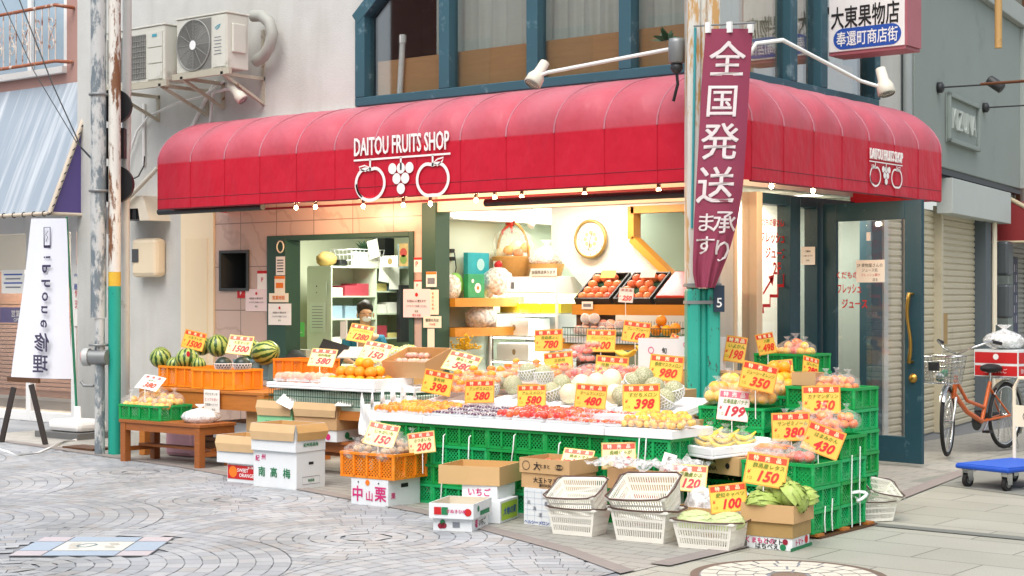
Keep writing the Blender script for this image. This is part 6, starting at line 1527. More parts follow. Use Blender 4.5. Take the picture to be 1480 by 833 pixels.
# tall white plate beside the 120 card, handwritten sheet on the table
p = on_y(963, 679, -1.8); t = thing('price_strip', 'narrow grey white plate with handwritten column leaning by the 120 card', 'sign', p); t.rotation_euler = (-.2, .25, .3)
MB().box(-.045, .045, -.002, .002, -.11, .11).build('plate', paper, t); q = MB(); q.vtext('高級', FRONT((0, -.004, .075)), .035, 0); q.vtext('かぶ', FRONT((0, -.004, -.01)), .035, 1); q.build('lettering', [black_print, red_print], t)
p = on_y(306, 579, -.735); t = thing('handwritten_sheet', 'white handwritten sheet taped to the watermelon table edge', 'sign', p)
MB().box(-.11, .11, -.002, .002, -.11, .1).build('sheet', paper, t); q = MB(); q.text('そだちすいか', FRONT((0, -.004, .06)), .03, 0); q.text('とっても甘い', FRONT((0, -.004, .01)), .032, 1); q.text('冷蔵庫へどうぞ', FRONT((0, -.004, -.04)), .026, 0); q.text('店主', FRONT((.03, -.004, -.085)), .025, 0); q.build('lettering', [black_print, red_print], t)
# ================================================================== NOTICES ON THE FRONT
def notice(px0, py0, px1, py1, yy, label, lines=(), name='notice', hd=None, face=None, plane='y', th=.002):
    """flat sheet on the wall; lines: (text, rel y, rel size, material)"""
    f = on_y if plane == 'y' else on_x
    a = f(px0, (py0+py1)/2, yy); c = f(px1, (py0+py1)/2, yy); m_ = f((px0+px1)/2, py0, yy); m2 = f((px0+px1)/2, py1, yy)
    w = (c-a).length; h = m_.z-m2.z; cen = (a+c)/2; cen.z = (m_.z+m2.z)/2
    t = thing(name, label, name.split('_')[-1], cen); F = FRONT if plane == 'y' else SIDE
    off = (lambda d: (0, -d, 0)) if plane == 'y' else (lambda d: (d, 0, 0))
    q = MB(); q.slab([(-w/2, -h/2), (w/2, -h/2), (w/2, h/2), (-w/2, h/2)], F(off(th)), th); 
    if hd: q.rect(F(off(th+.0015)), w*.98, h*.16, 1, 0, h*.41)
    q.build('sheet', [face or paper, hd or paper], t)
    ms = []; q = MB()
    for st, ry, rs, pm in lines:
        if pm not in ms: ms.append(pm)
        if st == '#disc': q.disc(F(off(th+.003)), rs*h, ms.index(pm), 0, ry*h)
        elif st == '#rect': q.rect(F(off(th+.003)), w*.7, rs*h, ms.index(pm), 0, ry*h)
        else: q.text(st, F(off(th+.003)), rs*h, ms.index(pm), 0, ry*h, bold=.008, fit=w*.9)
    if q.v: q.build('lettering', ms, t)
    return t
pinkp = mat('pink_paper', '#eed9d6', .8, .03); creamp = mat('cream_paper', '#f1e6cc', .8, .03)
PAY = [('#disc', .3, .07, red_print), ('お支払いに使えます', .08, .1, black_print), ('スマホでご利用ください', -.1, .09, grey_print), ('店主', -.28, .09, green_print)]
notice(372, 391, 387, 418, .94, 'small white sticker with red header beside the green office post', [('P', 0, .35, red_print)], 'sticker', red_print)
notice(343, 418, 354, 431, .94, 'small red square sticker on the marble under the niche', [('P', 0, .6, W)], 'sticker', None, red_print)
notice(355, 418, 387, 450, .94, 'pale pink payment notice on the marble left of the office post'.replace(' left of', ' beside'), PAY, 'notice', None, pinkp)
notice(388, 439, 421, 470, .915, 'white payment notice taped across the green office post', PAY)
notice(389, 424, 417, 437, .915, 'narrow cream strip sign above the notice on the green post', [('営業時間', 0, .5, orange_print)], 'sign', None, creamp)
notice(397, 399, 412, 424, .915, 'cream tag with orange top on the green office post', [('#rect', -.05, .3, orange_print)], 'sticker', orange_print, creamp)
t = notice(399, 371, 412, 398, .915, 'white hanging tag with dark chevrons on a cord loop', [('#rect', .3, .05, black_print), ('#rect', .15, .05, black_print), ('#rect', 0, .05, black_print), ('#rect', -.15, .05, black_print), ('#rect', -.3, .05, black_print)], 'tag')
MB().tube([(.05*cos(a*pi/8), -.004, .2+.06*sin(a*pi/8)) for a in range(16)], .008, 6, 0, True).build('cord_loop', creamp, t)
notice(594, 372, 612, 394, .94, 'white sticker with red mark high on the marble pillar', [('P', .05, .5, red_print)], 'sticker', red_print)
notice(596, 405, 611, 418, .94, 'small sticker with red header above the pink pillar notice', [('P', -.1, .5, red_print)], 'sticker', red_print)
notice(583, 418, 622, 459, .91, 'pink payment notice bridging pillar and dark green post', PAY+[('使える店', -.42, .1, red_print)], 'notice', None, pinkp)
notice(618, 419, 634, 455, .912, 'tall cream strip covered with vertical writing on the dark post', [('季', .35, .1, orange_print), ('節', .2, .1, orange_print), ('の', .05, .1, orange_print), ('果', -.1, .1, orange_print), ('物', -.25, .1, orange_print)], 'sign', None, creamp)
notice(612, 457, 638, 474, .905, 'cream slip with handwriting on the dark green post', [('御用の方は', .15, .3, black_print), ('ベルを', -.2, .25, red_print)], 'slip', None, creamp)
notice(618, 475, 628, 502, .912, 'thin pale paper strip hanging under the handwritten slip', [], 'strip', None, creamp)
notice(616, 393, 631, 415, .915, 'white tag with orange top on the dark green post', [('#rect', -.1, .4, grey_print)], 'sticker', orange_print)

# ================================================================== OFFICE BEHIND THE FIRST OPENING
gm = mat('shelf_greygreen', '#ccd6c0', .6, .04)
bs = thing('bookshelf', 'pale green open bookshelf full of papers behind the seated man', 'bookshelf', (-7.2, 3.3, .03))
q = MB(); w2, d2, hh = .2, .7, 1.87
q.box(-w2, w2, -d2, -d2+.02, 0, hh); q.box(-w2, w2, d2-.02, d2, 0, hh); q.box(-w2, w2, .06, .08, 0, hh); q.box(-w2, -w2+.02, -d2+.02, d2-.02, 0, hh); q.box(-w2+.02, w2+.005, -d2-.01, d2+.01, hh, hh+.02)
q.build('cabinet', gm, bs)
q = MB()
for z in (.05, .4, .7, .95, 1.25, 1.52): q.box(-w2+.021, w2-.002, -d2+.021, .059, z, z+.018); q.box(-w2+.021, w2-.002, .081, d2-.021, z+.06, z+.078)
q.build('shelf', gm, bs)
pm_ = [paper, mat('folder_dark', '#3a3d3c', .6), mat('folder_blue', '#9db8cc', .6), mat('folder_yellow', '#d8c882', .6), mat('folder_red', '#b0404e', .6), white]
k = 0; desc = ['white', 'dark', 'pale blue', 'yellowish', 'red', 'off white']
for z, zn in ((.968, 'lowest visible'), (1.268, 'middle'), (1.538, 'top')):
    for yy in (-.55, -.3, -.1, .22, .45):
        c = (k*5+k//3) % 6; hgt = R(.05, .16)
        plain_box(-7.2-.13, -7.2+.14, 3.3+yy-.1, 3.3+yy+.1, .03+z+(.06 if yy > .1 else 0), .03+z+hgt+(.06 if yy > .1 else 0), pm_[c], 'paper_pile', '%s paper pile on the %s bookshelf board, %s' % (desc[c], zn, {-.55: 'nearest the shop front', -.3: 'second from the shop front', -.1: 'at the central upright', .22: 'just past the upright', .45: 'deepest in the room'}[yy]), 'papers', 'papers on the bookshelf', .003); k += 1
for i, (px, py, h_, lab) in enumerate(((556, 390, .3, 'sheet of paper hanging from the bookshelf edge'), (570, 402, .28, 'second white sheet hanging by the bookshelf'), (583, 370, .3, 'pale blue sheet hanging high on the bookshelf'), (540, 360, .22, 'white slip hanging near the bookshelf top'))):
    p = on_x(px, py, -6.96); o = MB().box(-.003, 0, -.09, .09, -h_/2, h_/2).build('hanging_sheet', mat('sheet_blue', '#bcd6dd', .7) if i == 2 else paper, loc=p); o.rotation_euler = (.12*(i-1), 0, 0); tag(o, lab, 'paper')
def at_top(px, yy, z=1.92): p = on_y(px, 380, yy); return Vector((p.x, yy, z))
wbk = thing('wire_basket', 'white wire basket on top of the bookshelf', 'basket', (-7.2, 3.25, 1.925))
q = MB()
for k in range(9): q.tube([(-.15, -.26+.065*k, 0), (-.18, -.28+.07*k, .2)], .004, 4); q.tube([(.15, -.26+.065*k, 0), (.18, -.28+.07*k, .2)], .004, 4)
for z in (.0, .07, .14, .2): f = z/.2*.03; q.tube([(-.15-f, -.26-f, z), (.15+f, -.26-f, z), (.15+f, .26+f, z), (-.15-f, .26+f, z)], .005, 4, 0, True)
q.build('wire_lattice', W, wbk); MB().box(.155, .16, -.24, .24, .0, .17).build('liner', paper, wbk)
q = MB()
for k in range(40):
    a, e_ = R(0, 6.28), R(.1, 1.5); d = Vector((cos(a)*cos(e_), sin(a)*cos(e_), sin(e_)))*R(.1, .2); s_ = d.orthogonal().normalized()*.02
    q.add([(0, 0, 0), d*.5+s_, d, d*.5-s_], [(0, 1, 2, 3)])
tag(q.build('dark_plant', MATS['fern_green'], loc=(-7.15, 3.35, 2.1)), 'dark leafy plant standing in the wire basket', 'plant')
plain_box(-7.3, -7.1, 3.62, 3.8, 1.925, 2.28, black, 'black_case', 'tall black case on the bookshelf beside the wire basket', 'case')
plain_box(-7.25, -7.1, 2.85, 2.98, 1.925, 2.0, black, 'black_phone', 'small black phone on the bookshelf top', 'phone', None, .02)
tag(MB().ball((0, 0, 0), .12, (1, 1.1, .75), rough=.2).build('paper_bag', mat('tan_bag', '#a98a4e', .8, .15), loc=(-7.2, 2.72, 2.0)), 'crumpled tan bag at the near end of the bookshelf top', 'bag')
notice(577, 352, 590, 385, 3.6, 'colourful picture panel leaning at the end of the bookshelf top', [('#disc', .1, .2, mat('picture_red', '#a33a30', .6)), ('#disc', -.2, .2, mat('picture_green', '#6a7a3a', .6))], 'picture', None, mat('picture_tan', '#b08f5c', .6, .4, 20))
notice(553, 370, 575, 386, 3.4, 'small white framed photo on top of the bookshelf', [('#disc', 0, .3, mat('photo_brown', '#8f7a4a', .6))], 'picture')
plain_box(-6.99, -6.93, 3.72, 3.96, 1.0, 1.7, mat('screen_frame', '#2a2b2d', .4), 'framed_board', 'dark framed board at the far end of the bookshelf', 'frame')
notice(415, 394, 438, 420, 3.0, 'blue landscape calendar picture on the office wall', [('#rect', -.35, .25, mat('photo_dark', '#39423a', .6)), ('#disc', -.15, .2, mat('photo_green', '#88963c', .6))], 'calendar', None, mat('sky_blue_print', '#4f8ec4', .6, .15, 5))
notice(424, 466, 440, 487, 2.4, 'bright green calendar sheet beside the office post', [('10', .2, .25, W), ('#rect', -.2, .04, W)], 'calendar', None, mat('bright_green_paper', '#62cf62', .6))
notice(441, 470, 470, 560, 2.55, 'white list sheet stuck on the bookshelf side', [('#rect', .3-.08*i, .012, grey_print) for i in range(8)], 'sheet') if False else None
p = on_y(452, 420, 2.58); notice(444, 408, 472, 428, 2.585, 'sheet with dark dots stuck high on the bookshelf side panel', [('#disc', .2, .06, black_print), ('#disc', -.25, .05, black_print)], 'sheet', None, gm)
notice(448, 437, 470, 480, 2.585, 'pale list sheet on the bookshelf side panel', [('#rect', .35-.1*i, .02, grey_print) for i in range(8)], 'sheet', None, mat('pale_list', '#cfdccb', .7))
desk = bench('office_desk', 'office desk just inside the window opening', -6.6, -4.5, 1.3, 1.85, .82, .06, False, gm)
cr = thing('cash_register', 'pale cash register with grey keys inside the office opening', 'cash register', (-6.15, 1.45, .82), -.2)
MB().slab([(-.2, 0), (.2, 0), (.2, .08), (-.1, .17), (-.2, .17)], SIDE((.2, 0, 0)), .4).build('casing', mat('register_beige', '#c8cbb8', .5), cr)
q = MB()
for i in range(6):
    for j in range(4): q.box(-.15+.05*i, -.115+.05*i, .0-.0+.04*j-.14+.1, .03+.04*j-.14+.1, .12-.012*j+.02, .135-.012*j+.03)
q.build('key_pattern', grey, cr)
plain_box(-6.3, -5.95, 1.22, 1.4, .74, .83, mat('blue_box', '#2c4c92', .5), 'blue_box', 'blue box below the cash register', 'box')
o = MB().lathe([(0, .2), (.06, .19), (.13, .12), (.17, 0), (.0, 0)], 14).build('sun_hat', mat('cap_dark', '#2b302d', .8), loc=(-6.0, 1.05, .8)); tag(o, 'dark sun hat hanging beside the raised orange crate', 'hat')
for i, (px, py, rz_, lab) in enumerate(((520, 497, .4, 'open newspaper spread on the office desk'), (540, 500, -.3, 'folded white papers beside the newspaper'))):
    p = on_y(px, py, 1.5); o = MB().box(-.2, .2, -.15, .15, 0, .012).build('newspaper', paper, loc=(p.x, 1.5, max(.83, p.z-.1)), rz=rz_); o.rotation_euler.x = .35; tag(o, lab, 'newspaper')
p = on_y(468, 503, 1.3); o = MB().box(-.16, .16, -.01, .01, 0, .24).build('laptop_screen', dark, loc=(p.x, 1.35, .86)); o.rotation_euler = (-.5, .25, .3); tag(o, 'dark tilted screen leaning on the office desk', 'screen')
p = on_y(497, 477, 1.6); o = MB().box(-.04, .04, -.01, .01, -.1, .1).build('price_reader', W, loc=p); o.rotation_euler = (-.3, -.2, .2); tag(o, 'small white upright stand next to the seated man', 'stand')
# seated man
def skin(name, V, E, m_, parent=None, sub=2):
    me = bpy.data.meshes.new(name); me.from_pydata([v[:3] for v in V], E, []); me.materials.append(m_)
    o = bpy.data.objects.new(name, me); COL.objects.link(o); sk = o.modifiers.new('skin', 'SKIN')
    for i, v in enumerate(V): me.skin_vertices[0].data[i].radius = (v[3], v[4] if len(v) > 4 else v[3])
    me.skin_vertices[0].data[0].use_root = True
    sk.use_smooth_shade = True; s_ = o.modifiers.new('smooth', 'SUBSURF'); s_.levels = s_.render_levels = sub
    if parent is not None: o.parent = parent
    return o
skinm = mat('skin_tone', '#d3a07c', .55, .05, 9, sss=.1)
HX, HY = -6.2, 2.3
man = None
hz = on_y(524, 457, HY).z
zo = hz-1.28
V = [(0, 0, .62, .14, .12), (0, -.02, .85, .13, .1), (0, -.05, 1.03, .14, .1), (0, -.1, 1.12, .06), (0, -.15, 1.2, .055), (0, -.17, 1.3, .085, .1), (0, -.16, 1.37, .07, .08),
     (.19, -.07, 1.02, .055), (.24, -.18, .8, .042), (.14, -.38, .74, .034), (.1, -.46, .74, .03), (-.19, -.07, 1.02, .055), (-.24, -.18, .8, .042), (-.14, -.38, .74, .034), (-.1, -.46, .74, .03),
     (.1, -.05, .6, .085), (.12, -.42, .58, .07), (.12, -.42, .14, .05), (.12, -.55, .06, .04), (-.1, -.05, .6, .085), (-.12, -.42, .58, .07), (-.12, -.42, .14, .05), (-.12, -.55, .06, .04)]
E_ = [(0, 1), (1, 2), (2, 3), (3, 4), (4, 5), (5, 6), (2, 7), (7, 8), (8, 9), (9, 10), (2, 11), (11, 12), (12, 13), (13, 14), (0, 15), (15, 16), (16, 17), (17, 18), (0, 19), (19, 20), (20, 21), (21, 22)]
man = skin('person', V, E_, skinm); man.location = (HX, HY, zo); man.rotation_euler = (0, 0, .95)
tag(man, 'dark haired man in a blue shirt and white mask sitting bent over his desk', 'person')
q = MB(); q.ball((0, -.125, 1.362), .102, (.9, 1.0, .95), 20, 14, 0, .2); 
q.v = [v if not (v.y < -.215 and v.z < 1.375) else Vector((v.x*.8, -.2, v.z)) for v in q.v]
q.build('hair', mat('dark_hair', '#2a1f1a', .6, .2, 30), man)
skin('shirt', [(x, y, z, r*1.15+.01, (v2[0]*1.15+.01) if v2 else r*1.15+.01) for (x, y, z, r, *v2) in V[:3]]+[(V[7][0], V[7][1], V[7][2], .072), (V[8][0]*1.0, V[8][1], V[8][2], .06), (V[11][0], V[11][1], V[11][2], .072), (V[12][0], V[12][1], V[12][2], .06)], [(0, 1), (1, 2), (2, 3), (3, 4), (2, 5), (5, 6)], mat('blue_shirt', '#22708c', .8, .1), man)
skin('trousers', [V[0][:3]+(.15, .13)]+[(*V[i][:3], V[i][3]+.015) for i in (15, 16, 17, 19, 20, 21)], [(0, 1), (1, 2), (2, 3), (0, 4), (4, 5), (5, 6)], dark, man)
q = MB(); q.ball((0, -.232, 1.25), .055, (.95, .5, .62), 12, 8); q.build('face_mask', W, man)
q = MB()
for s_ in (-1, 1): q.ball((s_*.036, -.262, 1.31), .007, (1, .6, .7), 8, 6); q.tube([(s_*.022, -.268, 1.31), (s_*.055, -.262, 1.312), (s_*.085, -.2, 1.315)], .002, 4)
q.build('spectacles', black, man)
q = MB(); q.ball((0, -.275, 1.285), .018, (.8, 1, 1.2), 8, 6)
for s_ in (-1, 1): q.ball((s_*.092, -.16, 1.29), .024, (.4, .8, 1.2), 8, 6)
for sx in (.1, -.1):
    for k in range(4): q.tube([(sx+(k-1.5)*.016, -.46, .745), (sx+(k-1.5)*.019, -.51, .75), (sx+(k-1.5)*.02, -.545-.006*(k in (1, 2)), .735)], [.009, .0085, .007], 6)
    q.tube([(sx-.03*(1 if sx > 0 else -1), -.44, .745), (sx-.05*(1 if sx > 0 else -1), -.475, .748), (sx-.052*(1 if sx > 0 else -1), -.505, .742)], [.01, .009, .007], 6)
q.build('face_and_hands', skinm, man)
st_ = thing('stool', 'plain stool under the seated man', 'stool', (HX, HY, .03)); MB().lathe([(0, zo+.5), (.17, zo+.5), (.18, zo+.46), (0, zo+.45)], 16).build('seat', dark, st_)
for k in range(4): MB().tube([(.1*cos(k*pi/2), .1*sin(k*pi/2), zo+.45), (.17*cos(k*pi/2), .17*sin(k*pi/2), 0)], .015, 6).build('leg', grey, st_)

# ================================================================== MAIN SHOP INTERIOR
lampm = mat('lit_tube', '#fffaf0', .4, 0, emis=3.5)
sl = thing('strip_light', 'long fluorescent strip under the bulkhead inside the shop', 'strip light', (-3.97, 2.2, 2.36))
MB().box(-.02, .03, -.95, .95, -.012, .045).build('tube', lampm, sl); MB().box(-.03, .0, -.97, .97, .046, .075).build('holder', white, sl)
def area(loc, sx, sy, e_, col=(1, .93, .82), rot=(0, 0, 0)):
    L = bpy.data.lights.new('indoor_area_light', 'AREA'); L.shape = 'RECTANGLE'; L.size = sx; L.size_y = sy; L.energy = e_; L.color = col
    o = bpy.data.objects.new('indoor_area_light', L); COL.objects.link(o); o.location = loc; o.rotation_euler = rot; return o
for k, (x, y, w_, d_, e_, lab, cl) in enumerate(((-2.6, 1.65, 1.3, .16, 15, 'unseen added ceiling lamp over the apple display', (1, .96, .9)), (-3.4, 2.7, .9, .16, 9, 'unseen added ceiling lamp before the inner rear wall', (.95, 1, .92)), (-6.2, 2.6, 1.2, .16, 44, 'unseen added ceiling lamp in the office', (.97, 1, .88)), (-1.6, 3.9, .8, .16, 34, 'unseen added ceiling lamp inside the glass door', (1, .95, .82)), (-11.6, 1.75, 2.4, .2, 120, 'unseen added ceiling lamp in the phone repair shop', (1, .96, .9)))):
    zc = 2.62 if k < 4 else 2.7
    t = thing('added_ceiling_lamp', lab, 'added ceiling lamp', (x, y, zc)); MB().box(-w_/2, w_/2, -d_/2, d_/2, -.03, 0).build('housing', white, t); MB().box(-w_/2+.02, w_/2-.02, -d_/2+.02, d_/2-.02, -.036, -.031).build('diffuser', lampm, t)
    area((x, y, zc-.06), w_, d_, e_, cl)  # these ceiling panels are unseen, added to brighten the rooms
p = on_y(770, 322, 1.6); t = thing('spot_lamp', 'small white spot lamp hanging inside the shop ceiling', 'spot lamp', p); MB().tube([(0, 0, .25), (0, 0, .03)], .008, 6).build('stem', white, t)
MB().lathe([(0, -.04), (.025, -.04), (.035, .05), (.03, .055), (0, .05)], 12, 0, Matrix.Rotation(2.4, 4, 'X')).build('lamp_shade', white, t)
# wall shelf along the partition
sh = thing('wall_shelf', 'honey coloured wall shelves beside the showcase', 'shelf', (-4.24, 1.75, 0)); q = MB()
za_ = on_x(668, 437, -3.85).z; zb_ = on_x(680, 480, -3.85).z
for z in (za_, zb_): q.box(0, .39, -.6, .4, z-.045, z+.04)
q.build('shelf_board', wood_y, sh); q = MB()
for y in (-.58, .36): q.box(.02, .06, y, y+.04, .03, za_-.046)
q.build('upright', wood_d, sh)
zt = za_+.042
def pbx(x, y, z, w, d, h, col, name, lab, cat='box', rz=0, be=.004):
    o = MB().box(-w/2, w/2, -d/2, d/2, 0, h).build(name, col, loc=(x, y, z), rz=rz, bevel=be); return tag(o, lab, cat)
gift_g = mat('gift_green', '#2f9a6a', .5, .2, 14); gift_t = mat('gift_teal', '#27a3b0', .5, .2, 14)
p = on_y(665, 420, 1.5); pbx(-4.0, 1.62, zt, .06, .26, .24, gift_g, 'gift_box', 'green gift box with pale flower print on the wall shelf')
q = MB(); q.disc(SIDE((.033, .02, .1)), .05, 0); q.disc(SIDE((.034, .02, .1)), .02, 1); q.disc(SIDE((.033, -.06, .17)), .02, 0); q.build('flower_print', [W, orange_print], bpy.data.objects['gift_box'])
pbx(-4.12, 1.8, zt+.1, .06, .34, .36, gift_t, 'gift_bag', 'turquoise gift bag standing behind the green box'); q = MB(); q.disc(SIDE((.033, .03, .24)), .06, 0); q.build('flower_print', [mat('pale_print', '#a8d8d4', .5)], bpy.data.objects['gift_bag'])
tag(MB().ball((0, 0, 0), .11, (1, .9, 1.2), rough=.2).build('white_bag', film_w, loc=(-4.0, 1.26, zt+.1)), 'rumpled white bag at the near end of the wall shelf', 'bag')
tag(MB().ball((0, 0, 0), .1, (.7, 1, 1.2), rough=.15).build('green_parcel', mat('lime_parcel', '#7cc04a', .5, .2, 9), loc=(-4.1, 1.45, zt+.13)), 'lime green parcel behind the white bag', 'parcel')
o = thing('wrapped_gift', 'clear wrapped gift with a red bow beside the showcase', 'gift', (-3.98, 1.98, zt)); place('plastic_bag', bag_mesh(.16, .32, 4.4, film_w, False), o); MB().ball((0, 0, .34), .04, rough=.3).build('red_bow', red_print, o); MB().ball((0, 0, .12), .1, rough=.1).build('fruit', org, o)
tag(MB().ball((0, 0, 0), .16, (1, 1.1, .8), rough=.35).build('white_sack', film_w, loc=(-4.0, 1.72, zb_+.14)), 'white plastic sack slumped on the lower wall shelf', 'sack')
pbx(-3.98, 1.98, zb_+.042, .2, .3, .12, card_w, 'white_carton', 'white carton beside the sack on the lower wall shelf')
pbx(-3.9, 1.5, .6, .25, .3, .18, card_w, 'white_carton', 'white carton under the lower wall shelf'); pbx(-3.95, 1.3, .4, .3, .3, .36, mat('clear_bin', '#d8dcd6', .5), 'plastic_bin', 'pale plastic bin under the wall shelf', 'bin')
q = MB()
for k in range(60):
    a, e_ = R(0, 6.28), R(.2, 1.5); d = Vector((cos(a)*cos(e_), sin(a)*cos(e_), sin(e_)))*R(.08, .16); q.tube([(0, 0, 0), d*.6, d+Vector((0, 0, -.02))], .004, 3, 0, cap=False); q.ball(d, .012, n=5, k=4)
tag(q.build('yellow_flowers', mat('yellow_petal', '#e2b51c', .6, .2), loc=on_y(757, 505, 1.3) if False else on_y(672, 506, 1.25)), 'bunch of small yellow flowers under the wall shelf', 'flowers')
for z, lab in ((2.02, 'upper'), (1.94, 'lower')):
    t = thing('power_socket', lab+' white plug socket with a black plug on the partition wall', 'socket', (-4.247, 1.5, z)); MB().box(0, .012, -.04, .04, -.03, .03).build('plate', creamp, t); MB().box(.012, .05, .0, .05, -.02, .02).build('plug', black, t)
tag(MB().tube([(-4.2, 1.55, 2.0), (-4.22, 1.6, 1.85), (-4.2, 1.5, 1.6), (-4.2, 1.42, 1.42)], .006, 5).build('power_cable', black), 'black power cable hanging from the sockets', 'cable')
# showcase
X0, X1, Y0, Y1 = on_y(706, 400, 2.0).x, on_y(805, 400, 2.0).x, 2.0, 2.65
sc_ = thing('display_fridge', 'bright white glass display fridge with gift baskets on top', 'display fridge', ((X0+X1)/2, Y0, .03)); w = X1-X0; d = Y1-Y0; HT = 1.73
q = MB(); q.box(-w/2, w/2, 0, d, HT-.17, HT); q.box(-w/2, w/2, d-.03, d, .2, HT-.171); q.box(-w/2, w/2, 0, d, 0, .199)
for x in (-w/2, w/2-.025): q.box(x, x+.025, 0, .025, .2, HT-.171); q.box(x, x+.025, d-.06, d-.031, .2, HT-.171)
q.build('cabinet', W, sc_, bevel=.004)
q = MB(); q.rect(FRONT((0, -.004, HT-.085)), w-.04, .14); q.build('lit_header', mat('header_light', '#fffdf6', .5, 0, emis=.4), sc_)
q = MB(); q.text('人', FRONT((-.2, -.006, HT-.08)), .05, 0); q.rect(FRONT((-.12, -.006, HT-.09)), .05, .07, 1); q.rect(FRONT((-.2, -.006, HT-.04)), .06, .012, 0); q.build('header_print', [red_print, grey_print], sc_)
q = MB()
for z in (.62, .88, 1.13, 1.36): q.box(-w/2+.03, w/2-.03, .03, d-.04, z-.01, z)
q.build('glass_shelf', mat('shelf_white', '#eef2ee', .3), sc_)
q = MB(); q.box(-w/2+.026, w/2-.026, .004, .01, .2, HT-.172); q.box(w/2-.01, w/2-.004, .03, d-.06, .2, HT-.172); q.build('glass_door', glass, sc_)
q = MB(); q.box(-w/2+.03, w/2-.03, .04, .07, HT-.2, HT-.175); q.build('light_tube', lampm, sc_)
area(((X0+X1)/2, Y0+.3, HT-.16), .7, .4, 9, (.97, 1, .97))
for z in (.86, 1.11, 1.34):
    q = MB(); q.box(-w/2+.03, w/2-.03, .035, .055, z-.012, z+.002); q.build('light_tube', lampm, sc_); area(((X0+X1)/2, Y0+.14, z), .7, .12, 2.2, (.97, 1, .98))
yb = mat('yellow_box', '#e8cf1c', .5, .06)
for i in range(3): pbx((X0+X1)/2-.27+.27*i, Y0+.28, .03+1.361, .25, .3, .1, yb, 'yellow_box', ['yellow fruit box at the window side of the top fridge shelf', 'yellow fruit box in the middle of the top fridge shelf', 'yellow fruit box at the stair side of the top fridge shelf'][i])
for i, (dx, z, lab) in enumerate(((-.18, .88, 'upper'), (-.18, .62, 'lower'))):
    o = pbx((X0+X1)/2+dx, Y0+.25, .03+z+.001+(.25 if i == 0 else 0)-.25*(i == 0)+(.25 if i == 0 else .26), .42, .36, .17, mat('gift_white', '#e6e8e2', .5), 'white_gift_box', 'white gift box with a brown emblem on the %s fridge shelf' % lab)
    q = MB(); q.disc(FRONT((.02, -.183, .08)), .022, sy=1.4); q.build('emblem', mat('emblem_brown', '#8a6a3a', .5), o)
# gift baskets
wick = mat('wicker', '#b98a48', .7, .2, 30, bump=.4, bscale=90)
bx = on_y(741, 380, 2.3); t = thing('gift_basket', 'wicker gift basket with tall handle, red ribbon and fruit on the fridge', 'gift basket', (bx.x, 2.3, 1.765))
MB().lathe([(0, 0), (.17, 0), (.22, .2), (.215, .21), (.2, .2), (.16, .02), (0, .02)], 20).build('wicker_bowl', wick, t)
MB().tube([(.21*cos(a*pi/14), 0, .2+.36*sin(a*pi/14)) for a in range(15)], .014, 7).build('handle', wick, t)
for k, (x, y, z, kind, s_) in enumerate(((-.1, -.05, .24, 'cream', .9), (.02, -.1, .27, 'citrus', 1.2), (.1, -.03, .24, 'apple', 1.2), (0, .05, .3, 'cream', 1.0), (.12, .06, .3, 'citrus', 1.2), (-.1, .08, .27, 'apple', 1.1))): place('fruit', ME[kind], t, (x, y, z), (0, 0, k), s_)
q = MB()
for a in range(9): q.tube([(0, -.03, .56), (.06*cos(a*.7), -.05, .57+.06*sin(a*.7)), (.03*cos(a*.7+.4), -.06, .56+.03*sin(a*.7))], .012, 5)
q.tube([(0, -.03, .55), (-.06, -.1, .47), (-.05, -.1, .44)], .012, 5); q.tube([(0, -.03, .55), (.07, -.1, .46)], .012, 5); q.build('ribbon', mat('red_ribbon', '#d43b2c', .4), t)
place('film_wrap', bag_mesh(.21, .36, 9.1, film, False), t, (0, 0, .16)); q = MB(); q.rect(FRONT((-.03, -.215, .12)), .11, .08); q.build('price_tag', paper, t)
bx = on_y(790, 380, 2.35); t = thing('gift_basket', 'small tan gift basket wrapped in clear film beside the tall one', 'gift basket', (bx.x, 2.35, 1.765)); MB().lathe([(0, 0), (.15, 0), (.19, .13), (.17, .13), (.14, .02), (0, .02)], 18).build('wicker_bowl', wick, t)
for k in range(5): place('fruit', ME['peach'], t, (.09*cos(k*1.25), .09*sin(k*1.25), .15), (0, 0, k), 1.1)
place('film_wrap', bag_mesh(.17, .2, 5.5, film_w, True), t, (0, 0, .1))
notice(767, 388, 805, 399, 1.98, 'white plate with dark lettering standing on the fridge front edge', [('全国発送承ります', 0, .5, black_print)], 'sign')
# clock
c = on_y(855, 346, YS-.03); t = thing('wall_clock', 'round gold rimmed wall clock with ornate pale face on the stair wall', 'clock', c); r = .195
MB().lathe([(r*.9, .0), (r, .005), (r, .03), (r*.9, .035), (r*.86, .028)], 40, 0, Matrix.Rotation(pi/2, 4, 'X')).build('gold_rim', mat('gold', '#b99a5a', .3, .05, metal=.7), t)
MB().disc(FRONT((0, -.015, 0)), r*.92, n=40).build('dial', mat('dial_white', '#efe9d8', .5), t)
q = MB(); F_ = FRONT((0, -.018, 0))
for k in range(12): a = pi/2-2*pi*(k+1)/12; q.text(str(k+1), F_, .034, 0, .148*cos(a), .148*sin(a), bold=.01)
q.ring(F_, [(.11*cos(i*pi/16), .11*sin(i*pi/16)) for i in range(32)], .008, 1)
for k in range(8): q.disc(F_, .022, 1, .065*cos(k*pi/4), .065*sin(k*pi/4))
q.build('numerals', [mat('numeral_brown', '#6b5030', .5), mat('ornament_gold', '#c9b27c', .4)], t)
q = MB(); q.bar((0, -.024, 0), (.03, -.024, .08), .008, .003); q.bar((0, -.026, 0), (-.02, -.026, -.11), .006, .003); q.build('hand', dark, t)
